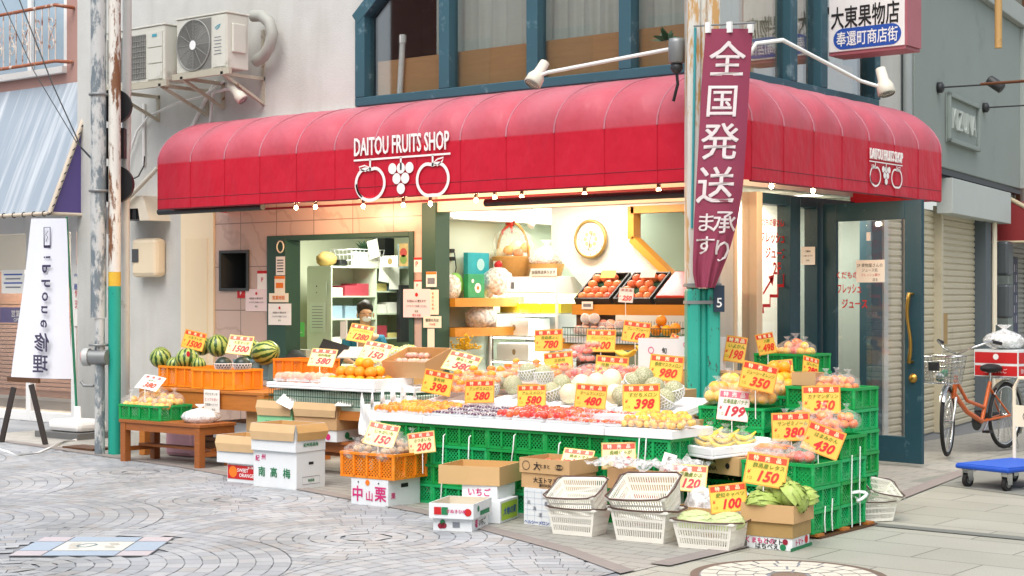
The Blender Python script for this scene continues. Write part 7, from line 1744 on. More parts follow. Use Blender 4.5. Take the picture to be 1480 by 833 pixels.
# apple stand
st = thing('fruit_stand', 'honey coloured wooden stand with the tilted apple crates', 'stand', (-1.75, 1.35, 0)); z1 = 1.44; z2 = 1.13
q = MB(); q.box(-.68, .62, -.2, -.165, z1-.05, z1+.045); q.box(-.68, .62, -.165, .4, z1-.02, z1+.0); q.box(-.68, .62, -.35, -.315, z2-.05, z2+.045); q.box(-.68, .62, -.315, .4, z2-.02, z2); q.build('board', wood_y, st)
q = MB()
for x in (-.66, .58): q.box(x, x+.05, -.16, .4, .03, z1-.021)
q.build('upright', wood_d, st)
notice(841, 436, 857, 447, 1.14, 'small code label on the apple stand board', [('#rect', 0, .4, grey_print)], 'label')
blk = mat('black_crate', '#2b2a27', .5, .1)
q = MB(); aw_, ad, ah = .4, .42, .1; q.box(-aw_/2, aw_/2, -ad/2, ad/2, 0, .01)
for a in ((-aw_/2, aw_/2, -ad/2, -ad/2+.015), (-aw_/2, aw_/2, ad/2-.015, ad/2), (-aw_/2, -aw_/2+.015, -ad/2+.015, ad/2-.015), (aw_/2-.015, aw_/2, -ad/2+.015, ad/2-.015)): q.box(*a, .0101, ah)
q.box(-aw_/2+.02, aw_/2-.02, -ad/2+.02, ad/2-.02, .011, .03, 1); AC_ = q.mesh('apple_crate', [blk, mat('crate_liner', '#4a8a78', .6)])
for i, (x, lab) in enumerate(((-2.2, 'black tilted crate of apples nearest the clock'), (-1.76, 'black tilted crate of apples in the middle of the stand'), (-1.32, 'black crate with a red covered apple box by the column'))):
    o = place('apple_crate', AC_, None, (x, 1.36, z1+.14), (.62, 0, 0)); tag(o, lab, 'crate', 'apple crates on the stand'); Mx = Matrix.Translation(o.location) @ Matrix.Rotation(.62, 4, 'X')
    if i < 2:
        for a in range(4):
            for b_ in range(4):
                if (a*3+b_+i) % 7 == 5: continue
                fruit('apple', Mx @ Vector((-.14+.093*a, -.145+.096*b_, .075)), ['rosy apple in the tilted crate nearest the clock', 'rosy apple in the middle tilted crate'][i], ['apples in the first crate', 'apples in the middle crate'][i], None, R(.95, 1.03), 'apple')
        p = Mx @ Vector((.02, .12, .14)); tt = thing('price_card', ['yellow card stuck between apples nearest the clock', 'small white slip among the middle crate apples'][i], 'price card', p); tt.rotation_euler = (-.8, 0, .3)
        MB().box(-.07, .07, -.001, .001, -.05, .05).build('card', bpy.data.materials['card_face_yellow'] if i == 0 else paper, tt)
    else:
        o2 = MB().box(-.19, .19, -.2, .2, 0, .03).build('apple_box', mat('red_apple_print', '#b8321e', .3, .3, 5), loc=Mx @ Vector((0, 0, .085)), bevel=.02); o2.rotation_euler = (.62, 0, 0); tag(o2, 'flat fruit box with glossy red apple picture lid', 'box')
# peaches and citrus in the wire basket between boards
wr = thing('wire_basket', 'long green wire basket of wrapped peaches between the stand boards', 'basket', (-1.78, 1.1, z2+.005))
q = MB(); ww, dd = 1.24, .28
for z in (0, .07, .14): q.tube([(-ww/2, -dd/2, z), (ww/2, -dd/2, z), (ww/2, dd/2, z), (-ww/2, dd/2, z)], .004, 4, 0, True)
for k in range(42): x = -ww/2+ww*k/41; q.tube([(x, -dd/2, .14), (x, -dd/2, 0), (x, dd/2, 0), (x, dd/2, .2)], .0028, 4)
q.build('wire_lattice', gw, wr); MB().box(-ww/2+.01, ww/2-.01, -dd/2+.02, dd/2-.01, .004, .06).build('liner', card_w, wr)
for k in range(12):
    p = (-2.28+.09*(k % 5)+.045*(k//5), 1.04+.08*((k//5) % 2), z2+.12+.055*(k//5)); t = thing('peach', 'pale peach in a white foam net in the wire basket', 'peach', p, 0, 'peaches in foam nets'); t.rotation_euler = (R(-.6, .6), R(-.6, .6), R(0, 6)); place('rind', ME['peach'], t, sc=1.05)
    if 'NETP' not in globals(): NETP = net_mesh(.05, pi*.98, pi*.35)
    place('foam_net', NETP, t)
for k, (dx, dz) in enumerate(((0, 0), (.11, 0), (.055, .085), (.2, .02))): fruit('orange', (-1.42+dx, 1.02, z2+.13+dz), 'orange in the wire basket beside the teal column', 'oranges in the stand basket', None, .95, 'orange')
# items behind the entrance glass
notice(1158, 357, 1178, 383, 2.98, 'white notice on the wall inside the entrance', [('ご案内', .25, .12, black_print), ('二階へどうぞ', 0, .1, black_print), ('店主', -.25, .1, black_print)], 'notice')
# ================================================================== OPEN GLASS DOOR
dr = thing('glass_door', 'dark teal framed glass door standing open with a brass pull handle', 'door', (-.88, 3.12, .03)); 
e0 = Vector((.192, 2.975, 0))-Vector((-.88, 3.12, 0)); dr.rotation_euler = (0, 0, math.atan2(e0.y, e0.x)); DW = e0.length; DH = 2.41
q = MB(); ty = .022
q.box(0, .15, -ty, ty, 0, DH); q.box(DW-.18, DW, -ty, ty, 0, DH); q.box(.1501, DW-.1801, -ty, ty, 0, .24); q.box(.1501, DW-.1801, -ty, ty, DH-.17, DH); q.build('frame', teal_frame, dr, bevel=.004)
q = MB(); q.box(.15, DW-.18, -.004, .004, .24, DH-.17); q.build('pane', glass, dr)
brass = mat('brass', '#a8843e', .3, .1, 12, metal=.85)
q = MB(); hx = DW-.09; zb = .93
pts = [(hx-.01+.018*sin(i/12*2*pi), -.075, zb+.62*i/12) for i in range(13)]; q.tube([(hx, -ty, zb)]+pts+[(hx, -ty, zb+.62)], [.012, .02]+[.014+.005*abs(i-6)/6 for i in range(1, 12)]+[.02, .012], 10); q.build('handle', brass, dr)
MB().lathe([(0, .03), (.03, .028), (.045, .0)], 18, 0, Matrix.Translation((hx, -ty, .78)) @ Matrix.Rotation(pi/2, 4, 'X')).build('lock', brass, dr)
q = MB(); G0 = lambda x, z: FRONT((x, -.006, z))
gx = .25
q.text('くだもの屋', G0(gx+.05, 1.73), .075, bold=.02, fit=.3); q.text('フレッシュ', G0(gx+.04, 1.6), .1, bold=.02, fit=.26); q.text('ジュース', G0(gx+.1, 1.46), .1, bold=.02, fit=.28); q.build('red_lettering', red_print, dr)
q = MB(); q.box(.37, .68, -.0085, -.0045, 1.66, 1.87); o = q.build('notice_sheet', paper, dr)
q = MB(); q.text('2F 果物屋さんの', G0(.52, 1.82) @ Matrix.Translation((0, 0, .004)), .04, fit=.28); q.text('ジュース処', G0(.52, 1.775) @ Matrix.Translation((0, 0, .004)), .035, fit=.2); q.text('フレッシュ果汁', G0(.53, 1.73) @ Matrix.Translation((0, 0, .004)), .03, 1, fit=.25); q.text('店主', G0(.58, 1.685) @ Matrix.Translation((0, 0, .004)), .03, 0); q.build('sheet_lettering', [black_print, red_print], o)
q = MB(); q.box(.49, .53, -.02, -.0046, 2.05, 2.13); q.build('suction_hook', W, dr)

# ================================================================== PROJECTING SHOP SIGN
YG = 3.2; a = on_y(1198, 76, YG); b_ = on_y(1307, 66, YG); zb = (a.z+b_.z)/2; ws = b_.x-a.x
sg = thing('shop_sign', 'white projecting box sign with black and blue shop lettering', 'sign', ((a.x+b_.x)/2, YG, zb))
hs = 1.45
q = MB(); q.box(-ws/2, ws/2, 0, .32, 0, hs); q.build('light_box', mat('sign_white', '#eceae6', .4, .02), sg, bevel=.006)
q = MB(); q.box(-ws/2-.006, ws/2+.006, .012, .33, -.03, -.001); q.box(ws/2+.001, ws/2+.025, .01, .32, 0, hs); q.build('edge_trim', mat('sign_red', '#a8626a', .5, .08), sg)
c1 = on_y(1250, 22, YG); c2 = on_y(1253, 53, YG); q = MB()
q.text('大東果物店', FRONT((c1.x-sg.location.x, -.004, c1.z-zb)), .225, 0, bold=.012, fit=ws*.9)
pw, ph = ws*.9, .2; cz = c2.z-zb; cx = c2.x-sg.location.x
pill = [(cx+pw/2-ph/2+ph/2*cos(t), cz+ph/2*sin(t)) for t in [-pi/2+pi*i/12 for i in range(13)]]+[(cx-pw/2+ph/2+ph/2*cos(t), cz+ph/2*sin(t)) for t in [pi/2+pi*i/12 for i in range(13)]]
q.add([(x, -.003, z) for x, z in pill], [tuple(range(len(pill)))], 1)
q.text('奉還町商店街', FRONT((cx, -.006, cz)), .15, 2, bold=.01, fit=pw*.9); q.build('sign_lettering', [black_print, blue_print, W], sg)
q = MB(); q.box(-ws/2-.25, -ws/2, .1, .16, .4, .46); q.box(-ws/2-.25, -ws/2, .1, .16, 1.2, 1.26); q.build('bracket', dark, sg)

# ================================================================== GREY BUILDING BEYOND (turned a little)
GA = rad(9.3); GP = Vector((-.92, 4.9, 0)); GM = Matrix.Translation(GP) @ Matrix.Rotation(GA, 4, 'Z')
GN = Vector((cos(GA), sin(GA), 0)); GD = Vector((-sin(GA), cos(GA), 0))
def on_g(px, py, off=0):
    r = ray(px, py); k = ((GP+GN*off-CAM).dot(GN))/r.dot(GN); return GM.inverted() @ (CAM+r*k)
gb_ = thing('grey_building', 'grey green stucco building with roller shutters next to the fruit shop', 'building', GP, GA)
stu = mat('grey_stucco', '#8f9994', .9, .05, 2, bump=.5, bscale=120, dirt=('#7b847f', 1.2, .6, .2))
q = MB(); q.box(-.3, .12, .12, 5.5, 3.0, 5.15); q.box(-.3, .0, 5.2, 5.5, 0, 3.0); q.box(-6, -.3, .1, .25, 0, 5.1); q.build('upper_wall', stu, gb_, bevel=.01)
q = MB(); q.box(-.3, .2, .1, 5.56, 5.151, 5.4); q.box(-.3, .17, 5.35, 5.5, 3.0, 5.15); q.build('cornice', mat('grey_trim', '#a3aaa5', .8, .05), gb_, bevel=.01)
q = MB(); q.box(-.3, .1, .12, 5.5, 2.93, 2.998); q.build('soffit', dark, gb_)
q = MB(); q.box(-.02, .16, 1.55, 4.6, 2.5, 2.9); q.build('fascia_board', mat('fascia_grey', '#b9c0bb', .6, .05), gb_, bevel=.006)
q = MB(); q.box(-.25, .03, 3.75, 4.05, 0, 2.95); q.build('pillar', mat('pillar_slate', '#5c666b', .7, .1), gb_)
q = MB(); q.box(-.3, .0, .0, .1, 0, 5.2); q.tube([(.06, .05, 0), (.06, .05, 5.3)], .05, 10); q.build('drain_pipe', mat('pipe_grey', '#9aa3a2', .5, .05), gb_)
def shutter(name, u0, u1, z1, x, m_, pitch=.075):
    q = MB(); n_ = int(z1/pitch); vs = []
    for i in range(n_):
        z = i*pitch
        for (dz, dx) in ((0, 0), (.2, .016), (.75, .016), (.95, 0)): vs += [(x+dx, u0, z+dz*pitch), (x+dx, u1, z+dz*pitch)]
    vs += [(x, u0, n_*pitch), (x, u1, n_*pitch)]
    q.add(vs, [(2*i, 2*i+1, 2*i+3, 2*i+2) for i in range(len(vs)//2-1)]); return q.build(name, m_, gb_)
shm = mat('shutter_cream', '#c9c0a6', .5, .05, 2, dirt=('#a89f86', 2.5, .6, .2))
shutter('roller_shutter', .12, 3.75, 2.6, -.12, shm); 
q = MB(); q.box(-.12, -.02, 1.78, 1.86, 0, 2.6); q.build('shutter_post', shm, gb_)
shutter('roller_shutter', 5.5, 9.5, 2.7, -.1, mat('shutter_grey', '#a9aba2', .5, .06), .07)
shutter('corrugated_panel', 4.05, 6.2, 2.95, -.25, mat('corrugated_dark', '#3a3835', .6, .1), .1)
q = MB(); q.box(-.12, -.095, 2.05, 2.35, 1.0, 1.36); q.build('plywood_patch', mat('plywood', '#b0905c', .7, .12, 6), gb_)
# relief name plate
a = on_g(1366, 168, .12); b_ = on_g(1410, 240, .12); rp = thing('relief_plate', 'raised plaster name plate on the grey stucco wall', 'name plate', GM @ Vector((.122, (a.y+b_.y)/2, 3.57)), GA)
wR = 1.45; hR = .56
q = MB(); q.box(0, .02, -wR/2, wR/2, -hR/2, hR/2)
for (y0, y1, z0, z1) in ((-wR/2, wR/2, hR/2-.05, hR/2), (-wR/2, wR/2, -hR/2, -hR/2+.05), (-wR/2, -wR/2+.05, -hR/2, hR/2), (wR/2-.05, wR/2, -hR/2, hR/2)): q.box(.0201, .06, y0, y1, z0, z1)
q.build('plate', stu, rp, bevel=.008); q = MB(); q.text('KIZUNA', SIDE((.021, 0, 0)), .34, bold=0, sx=.9, fit=wR*.85, thick=.03); q.build('relief_lettering', mat('relief_pale', '#b6beb8', .8), rp)
# black spot lamps on arms
for (px, py, L_, lab) in ((1355, 127, .62, 'black spot lamp on a thin arm above the raised name plate'), (1421, 156, .62, 'second black spot lamp farther along the grey wall')):
    p = on_g(px, py, .12); t = thing('wall_spot_lamp', lab, 'spot lamp', GM @ Vector((.122, p.y, p.z)), GA, 'black spot lamps on the grey wall')
    MB().lathe([(0, 0), (.06, 0), (.06, .05), (.03, .07), (0, .07)], 14, 0, Matrix.Rotation(pi/2, 4, 'Y')).build('wall_mount', dark, t)
    MB().tube([(.06, 0, 0), (L_, 0, 0)], .01, 6).build('lamp_arm', dark, t)
    MB().lathe([(0, -.09), (.05, -.09), (.058, -.08), (.058, .09), (.05, .095), (0, .08)], 16, 0, Matrix.Translation((L_, 0, 0)) @ Matrix.Rotation(2.2, 4, 'Y')).build('lamp_head', dark, t)
rp_ = on_g(1443, 60, 1.2); p1 = GM @ Vector((1.2, rp_.y, 3.95)); p2 = GM @ Vector((1.2, rp_.y, 7.5))
tag(MB().tube([p1, p2], .035, 10).build('rusty_hanger', mat('hanger_ochre', '#b8935a', .6, .15, 6, dirt=('#7b5a30', 6, .6, .1))), 'ochre rusty tube hanging down in front of the grey cornice', 'tube')
tag(MB().tube([on_g(1418, 122, .75) and GM @ on_g(1418, 122, .75), GM @ on_g(1500, 116, 1.4)], .016, 8).build('rusty_rod', mat('rod_rust', '#6a4128', .6, .15)), 'thin rusty rod running beside the black spot lamps', 'rod')
# meters, posters, red awning
for k, (z, lab) in enumerate(((2.05, 'upper dark meter box with conduits beyond the cream shutter'), (1.5, 'lower dark meter box with conduits beyond the cream shutter'))):
    t = thing('meter_box', lab, 'meter', GM @ Vector((.03, 4.32, z)), GA, 'dark meter boxes'); q = MB(); q.box(0, .16, -.02, .3, -.22, .22); q.build('casing', mat('meter_dark', '#4a5053', .35, .08), t, bevel=.035)
    MB().box(.0, .05, .1, .4, -.2, .2).build('back_plate', grey, t)
q = MB()
for y, z0, z1 in ((4.1, .3, 2.7), (4.18, 1.2, 2.8)): q.tube([(.05, y, z0), (.05, y, z1)], .025, 8)
tag(q.build('cream_conduit', creamp), 'pair of cream conduits beside the dark meter boxes', 'conduit').matrix_world = GM
t = thing('junction_box', 'cream junction box under the dark meter boxes', 'box', GM @ Vector((.02, 4.45, .75)), GA); MB().box(0, .1, -.2, .2, -.35, .35).build('casing', cream, t, bevel=.01); MB().box(.1005, .11, -.15, .15, -.3, .3).build('cover', cream, t)
for k, (y, lab, fm, hd) in enumerate(((5.75, 'dark patterned poster on the far grey shutter', mat('poster_dark', '#4b4f68', .6, .5, 14), None), (7.0, 'pale poster with pink header on the far grey shutter', paper, pink_print))):
    t = thing('wall_poster', lab, 'poster', GM @ Vector((-.07, y, 1.55)), GA); q = MB(); q.box(0, .004, -.36, .36, -.55, .55); 
    if hd: q.rect(SIDE((.006, 0, .46)), .7, .16, 1)
    q.build('sheet', [fm, hd or fm], t)
    q = MB()
    if k == 0:
        for i in range(5):
            for j in range(6): q.rect(SIDE((.006, 0, 0)), .06, .1, (i+j) % 2, -.26+.13*i, -.3+.14*j)
    else:
        for j in range(5): q.text('催し物のご案内', SIDE((.006, 0, .25-.14*j)), .07, 1)
    q.build('print', [mat('poster_pale', '#c9c6d0', .6), grey_print], t)
t = thing('red_awning', 'red sloping awning with pale laced edge at the far shop', 'awning', GM @ Vector((0, 5.0, 0)), GA)
q = MB(); q.add([(-.2, 0, 3.0), (1.0, 0, 2.3), (1.0, 5, 2.3), (-.2, 5, 3.0)], [(0, 1, 2, 3)]); q.add([(-.2, -.01, 2.97), (1.0, -.01, 2.28), (-.2, -.01, 2.28)], [(0, 2, 1)]); q.build('vinyl_sheet', mat('awning_brick_red', '#8f2b2c', .6, .06), t)
q = MB(); q.tube([(-.2, 0, 3.0), (1.0, 0, 2.3), (1.0, 5, 2.3)], .03, 8); q.tube([(-.2, 0, 2.28), (1.0, 0, 2.28)], .02, 8); q.build('edge_tube', mat('edge_cream', '#cdbf9e', .6, .1), t)
# next old building with brown windows
nb = thing('old_building', 'old brown building with tall dark timber windows at the street end', 'building', GM @ Vector((0, 5.56, 0)), GA)
q = MB(); q.box(-.3, 0, 0, 9, 2.75, 4.0); q.box(-.3, .0, 0, .5, 4.0, 9); q.box(-.3, .0, 3.6, 9, 4.0, 9); q.box(-.3, 0, .5, 3.6, 6.0, 9); q.box(-.35, -.31, 0, 9, 0, 9); q.build('outer_wall', mat('old_plaster', '#77766a', .85, .08), nb)
q = MB()
for k in range(5): q.box(-.05, .03, .5+.75*k, .6+.75*k, 4.0, 6.0)
for z in (3.98, 5.0, 5.95): q.box(-.05, .03, .5, 3.6, z, z+.08)
q.box(.001, .06, .1, .25, 2.8, 5.5); q.build('window_frame', wood_d, nb); q = MB(); q.box(-.06, -.051, .5, 3.6, 4.0, 6.0); q.build('window_pane', glass_up, nb)

# ================================================================== BICYCLE
bk = thing('bicycle', 'orange city bicycle with wire front basket before the cream shutter', 'bicycle', (.155, 5.03, .02), math.atan2(-1.13, -.124)); 
bk.scale = (1.04, 1.04, 1.04)
orf = mat('bike_orange', '#c45a14', .35, .06, coat=.3); RWH = .325; WB = 1.1
def wheel(x, steer=0):
    e_ = bpy.data.objects.new('wheel', None); COL.objects.link(e_); e_.parent = bk; e_.location = (x, 0, RWH); e_.rotation_euler = (0, 0, steer)
    cir = lambda r, n_=40: [(r*cos(2*pi*i/n_), 0, r*sin(2*pi*i/n_)) for i in range(n_)]
    MB().tube(cir(RWH-.019), .019, 8, 0, True).build('tyre', rubber, e_); MB().tube(cir(RWH-.045), .011, 6, 0, True).build('rim', chrome, e_)
    q = MB()
    for k in range(32): a = 2*pi*k/32; s_ = .025*(1 if k % 2 else -1); q.tube([(.02*cos(a+.9*(1 if k % 4 < 2 else -1)), s_, .02*sin(a+.9*(1 if k % 4 < 2 else -1))), ((RWH-.05)*cos(a), 0, (RWH-.05)*sin(a))], .0016, 3, cap=False)
    q.build('spokes', chrome, e_); MB().tube([(0, -.045, 0), (0, .045, 0)], .022, 10).build('hub', chrome, e_); return e_
ST = .35
wheel(0); wheel(WB, ST)
q = MB(); HT_ = Vector((WB-.16, 0, .72)); HB = Vector((WB-.11, 0, .56)); BB = Vector((.46, 0, .29)); SE = Vector((.3, 0, .66))
q.tube([HB+Vector((0, 0, .02)), Vector((.75, 0, .40)), BB], .024, 10); q.tube([HT_-Vector((0, 0, .03)), Vector((.74, 0, .5)), Vector((.41, 0, .42))], .017, 10); q.tube([BB, SE], .019, 10); q.tube([HB-Vector((0, 0, .03)), HT_+Vector((0, 0, .02))], .022, 10)
for s_ in (-1, 1): q.tube([BB, Vector((0, s_*.055, RWH))], .011, 8); q.tube([SE-Vector((0, 0, .06)), Vector((0, s_*.055, RWH))], .009, 8)
q.build('frame', orf, bk)
q = MB()
for s_ in (-1, 1): q.tube([HB+Vector((.005, s_*.03, -.02)), Vector((WB-.04, s_*.055, .45)), Vector((WB, s_*.055, RWH))], .012, 8)
q.tube([HT_, HT_+Vector((-.035, 0, .22))], .013, 8); q.build('fork', chrome, bk)
q = MB()
HC = HT_+Vector((-.035, 0, .22)); q.tube([HC+Vector((-.24, -.3, .1)), HC+Vector((-.1, -.27, .12)), HC+Vector((.03, -.12, .05)), HC+Vector((.02, 0, 0)), HC+Vector((.03, .12, .05)), HC+Vector((-.1, .27, .12)), HC+Vector((-.24, .3, .1))], .011, 8); q.build('handlebar', chrome, bk)
for s_ in (-1, 1): MB().tube([HC+Vector((-.25, s_*.302, .1)), HC+Vector((-.13, s_*.28, .12))], .017, 8).build('grip', black, bk); MB().tube([HC+Vector((-.1, s_*.27, .11)), HC+Vector((-.2, s_*.27, .07))], .006, 6).build('brake_lever', chrome, bk)
sd = MB(); sd.ball((SE.x-.02, 0, SE.z+.13), .13, (1.05, .75, .34), 16, 10, 0, .05); sd.build('saddle', mat('saddle_black', '#17171a', .7, .1), bk); MB().tube([SE, SE+Vector((-.01, 0, .1))], .013, 8).build('seat_post', chrome, bk)
q = MB(); F0_ = Vector((WB+.1, 0, .68)); bw, bd, bh = .36, .25, .25
def loopz(z, k): return [F0_+Vector((-bd/2*k, -bw/2*k, z)), F0_+Vector((bd/2*k, -bw/2*k, z)), F0_+Vector((bd/2*k, bw/2*k, z)), F0_+Vector((-bd/2*k, bw/2*k, z))]
for i in range(6): q.tube(loopz(bh*i/5, .8+.2*i/5), .004 if i < 5 else .007, 5, 0, True)
for i in range(11):
    f = i/10-.5
    for sx in (-1, 1): q.tube([F0_+Vector((sx*bd/2*.8, f*bw*.8, 0)), F0_+Vector((sx*bd/2, f*bw, bh))], .003, 4); q.tube([F0_+Vector((f*bd*.8, sx*bw/2*.8, 0)), F0_+Vector((f*bd, sx*bw/2, bh))], .003, 4)
    q.tube([F0_+Vector((-bd*.4, f*bw*.8, 0)), F0_+Vector((bd*.4, f*bw*.8, 0))], .003, 4)
q.build('wire_basket', chrome, bk)
q = MB(); q.box(F0_.x+bd/2+.005, F0_.x+bd/2+.03, -.05, .05, F0_.z+.12, F0_.z+.2); q.build('basket_lock', dark, bk)
def fender(x, a0, a1, steer=0):
    q = MB(); vs = []; n_ = 18
    for i in range(n_+1):
        a = a0+(a1-a0)*i/n_
        for (dy, dr) in ((-.028, -.012), (0, .004), (.028, -.012)): vs.append(((RWH+.02+dr)*cos(a), dy, (RWH+.02+dr)*sin(a)))
    q.add(vs, [(3*i+j, 3*i+j+1, 3*i+j+4, 3*i+j+3) for i in range(n_) for j in (0, 1)], 0, True); o = q.build('mudguard', chrome, bk, loc=(x, 0, RWH)); o.rotation_euler = (0, 0, steer)
fender(0, rad(40), rad(215)); fender(WB, rad(35), rad(130), ST)
q = MB(); q.lathe([(.02, -.008), (.09, -.006), (.09, .006), (.02, .008)], 24, 0, Matrix.Translation(BB+Vector((0, -.05, 0))) @ Matrix.Rotation(pi/2, 4, 'X')); q.build('chain_wheel', dark, bk)
MB().box(.0, .46, -.06, -.045, .275, .36).build('chain_guard', dark, bk)
for s_, a in ((-1, 2.6), (1, -.55)):
    e1 = BB+Vector((.16*cos(a), s_*.09, .16*sin(a))); MB().tube([BB+Vector((0, s_*.06, 0)), e1], .01, 6).build('crank', chrome, bk); MB().box(e1.x-.04, e1.x+.04, e1.y+s_*.01-.03*(s_ < 0), e1.y+s_*.01+.07-.04*(s_ < 0), e1.z-.01, e1.z+.012).build('pedal', black, bk)
q = MB(); q.tube([(-.15, -.07, .69), (.24, -.07, .69), (.24, .07, .69), (-.15, .07, .69)], .007, 6, 0, True)
for s_ in (-1, 1): q.tube([(-.08, s_*.07, .69), (0, s_*.06, RWH)], .006, 6)
q.build('rear_rack', chrome, bk)
q = MB()
for s_ in (-1, 1): q.tube([(0, s_*.06, RWH), (-.06, s_*.11, .02)], .008, 6)
q.tube([(-.06, -.11, .01), (-.06, .11, .01)], .008, 6); q.build('kickstand', chrome, bk)
BM = Matrix.Translation(bk.location) @ Matrix.Rotation(bk.rotation_euler.z, 4, 'Z')
def bike_pt(x, y, z): return BM @ Vector((x*1.04, y*1.04, z*1.04))
bt_ = thing('plastic_bottle', 'clear empty bottles lying in the bicycle basket', 'bottle', bike_pt(WB+.12, 0, .74)); q = MB(); q.lathe([(0, -.1), (.035, -.1), (.035, .05), (.015, .09), (.015, .12), (0, .12)], 12, 0, Matrix.Rotation(1.3, 4, 'X')); q.build('bottle_body', film_w, bt_); MB().lathe([(0, -.1), (.035, -.1), (.035, .04), (.015, .09), (0, .09)], 12, 0, Matrix.Translation((0, .06, .02)) @ Matrix.Rotation(-1.2, 4, 'X')).build('green_bottle', mat('bottle_green', '#3c7a5c', .3), bt_)
# red and white carton on the rear rack, bag on top
c = bike_pt(.02, .0, .705)
rc = thing('apple_carton', 'red and white printed carton strapped on the bicycle rear rack', 'carton', c, bk.rotation_euler.z+pi/2)
MB().box(-.24, .24, -.17, .17, 0, .27).build('box_body', card_w, rc)
q = MB()
for FF, w_ in ((lambda d: FRONT((0, -.17-d, 0)), .46), (lambda d: SIDE((.24+d, 0, 0)), .32)):
    q.rect(FF(.002), w_, .1, 0, 0, .06); q.rect(FF(.002), w_, .11, 0, 0, .19); q.text('信州りんご', FF(.004), .05, 1, 0, .06, fit=w_*.8); q.disc(FF(.004), .03, 1, 0, .2)
q.build('print_lettering', [red_print, W], rc)
t = thing('tied_bag', 'white knotted plastic bag lying on the red and white carton', 'bag', c+Vector((0, 0, .285))); place('plastic_bag', bag_mesh(.2, .17, 6.1, film_w), t); MB().ball((0, 0, .06), .13, (1, 1, .5), rough=.3).build('contents', mat('bag_contents', '#c8d4d2', .7, .2), t)

# ================================================================== PLATFORM TRUCK
ct = thing('platform_truck', 'blue platform hand truck with cream push handle on the flagstones', 'hand truck', (1.36, 2.06, 0), rad(-15))
q = MB(); q.box(-.26, .26, -.38, .38, .15, .19); q.build('deck', mat('deck_blue', '#1c4fb8', .45, .06), ct, bevel=.015)
q = MB(); q.box(-.25, .25, -.365, .365, .1901, .194); q.build('deck_mat', mat('deck_blue_top', '#2a5cc2', .6, .06), ct)
for sx in (-1, 1):
    for sy in (-1, 1):
        e_ = bpy.data.objects.new('caster', None); COL.objects.link(e_); e_.parent = ct; e_.location = (sx*.19, sy*.3, 0)
        MB().tube([(-.017, 0, .055), (.017, 0, .055)], .055, 18).build('wheel', rubber, e_); MB().tube([(-.02, 0, .055), (.02, 0, .055)], .028, 12).build('hub', grey, e_)
        q = MB(); q.box(-.032, -.024, -.03, .03, .05, .149); q.box(.024, .032, -.03, .03, .05, .149); q.box(-.032, .032, -.03, .03, .135, .1495); q.build('fork', chrome, e_)
hy = .36
q = MB(); q.tube([(-.22, hy, .19), (-.22, hy, .79), (-.17, hy, .87), (.17, hy, .87), (.22, hy, .79), (.22, hy, .19)], .016, 10); q.build('push_handle', creamp, ct)
q = MB(); q.box(-.205, .205, hy-.004, hy+.004, .46, .64); o = q.build('name_board', creamp, ct); q = MB(); q.text('㊞古本', FRONT((0, hy-.007, .55)), .09, bold=.01, fit=.36); q.build('lettering', black_print, o)

# ================================================================== STREET BEHIND THE CAMERA (seen in the upper windows)
m, n, b = base('brick_facade')
s3 = n.new('ShaderNodeSeparateXYZ'); n.link(n.coord(), s3.inputs[0]); cxn = n.new('ShaderNodeCombineXYZ'); n.link(n.math('ADD', s3.outputs[0], s3.outputs[1]), cxn.inputs[0]); n.link(s3.outputs[2], cxn.inputs[1])
br = n.new('ShaderNodeTexBrick'); br.inputs['Scale'].default_value = 1; br.inputs['Brick Width'].default_value = .42; br.inputs['Row Height'].default_value = .16; br.inputs['Mortar Size'].default_value = .012
for k, v in (('Color1', '#8f5c50'), ('Color2', '#9d6a5c'), ('Mortar', '#6c5048')): br.inputs[k].default_value = lin(v)
n.link(cxn.outputs[0], br.inputs['Vector']); n.link(br.outputs[0], b.inputs['Base Color']); b.inputs['Roughness'].default_value = .8
brk = m
ob = thing('brick_building', 'brick building across the street mirrored in the upper windows', 'building', (-8, -20, 0)); MB().box(-16, 16, -.3, 0, 0, 10.5).build('brick_wall', brk, ob)
q = MB()
for k in range(9): q.box(-14+3.3*k, -12.4+3.3*k, .001, .06, 6.2, 8.4)
q.build('window', mat('window_dark', '#39434a', .2), ob)
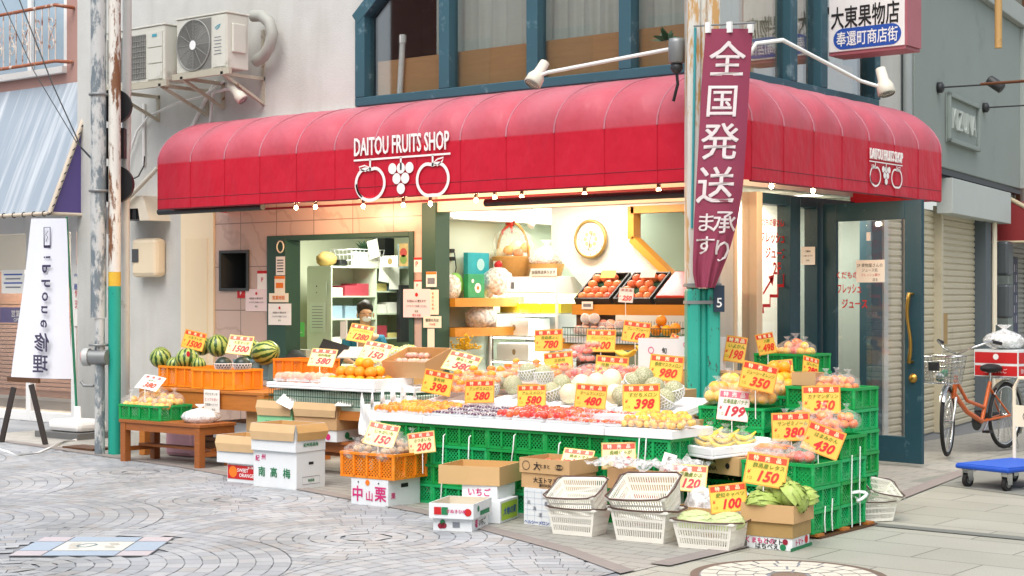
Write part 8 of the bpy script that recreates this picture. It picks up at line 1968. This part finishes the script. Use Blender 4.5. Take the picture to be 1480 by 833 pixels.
e2 = thing('side_building', 'plain beige building across the side street', 'building', (16.5, 6, 0)); MB().box(0, .3, -14, 14, 0, 8).build('outer_wall', mat('beige_plaster', '#b7ab96', .85, .05), e2)
q = MB()
for k in range(7): q.box(-.05, -.001, -12+3.6*k, -10.4+3.6*k, 4, 6)
q.build('window', MATS['window_dark'], e2)

# ================================================================== LIGHT AND CAMERA
Wd = bpy.data.worlds.new('World'); SC.world = Wd; Wd.use_nodes = True; nt = Wd.node_tree
sky = nt.nodes.new('ShaderNodeTexSky'); sky.sky_type = 'NISHITA'; sky.sun_disc = False; sky.sun_elevation = rad(58); sky.sun_rotation = rad(160); sky.air_density = 1.0; sky.dust_density = 3.0; sky.ozone_density = .6
hs = nt.nodes.new('ShaderNodeHueSaturation'); hs.inputs['Saturation'].default_value = .45; nt.links.new(sky.outputs[0], hs.inputs['Color']); nt.links.new(hs.outputs[0], nt.nodes['Background'].inputs[0]); nt.nodes['Background'].inputs[1].default_value = .135
S = bpy.data.lights.new('sun', 'SUN'); S.energy = 1.25; S.angle = rad(50); S.color = (1, .965, .92); so = bpy.data.objects.new('sun', S); COL.objects.link(so)
az = rad(160); sd_ = Vector((sin(az)*cos(rad(58)), cos(az)*cos(rad(58)), sin(rad(58)))); so.rotation_euler = sd_.to_track_quat('Z', 'Y').to_euler(); so.location = (0, -5, 12)
cd = bpy.data.cameras.new('camera'); co = bpy.data.objects.new('camera', cd); COL.objects.link(co); SC.camera = co
co.location = CAM; co.rotation_euler = (pi/2, 0, YAW); cd.sensor_fit = 'HORIZONTAL'; cd.sensor_width = 36; cd.lens = FPX/1480*36; cd.shift_y = (HOR-416.5)/1480; cd.clip_start = .1; cd.clip_end = 300
SC.view_settings.view_transform = 'Standard'; SC.view_settings.look = 'None'; SC.view_settings.exposure = .85; SC.view_settings.gamma = 1
SC.cycles.use_denoising = True; SC.cycles.max_bounces = 8; SC.cycles.transparent_max_bounces = 24; SC.cycles.diffuse_bounces = 4; SC.cycles.glossy_bounces = 3; SC.cycles.sample_clamp_indirect = 6; SC.cycles.caustics_reflective = False; SC.cycles.caustics_refractive = False
SC.render.film_transparent = False
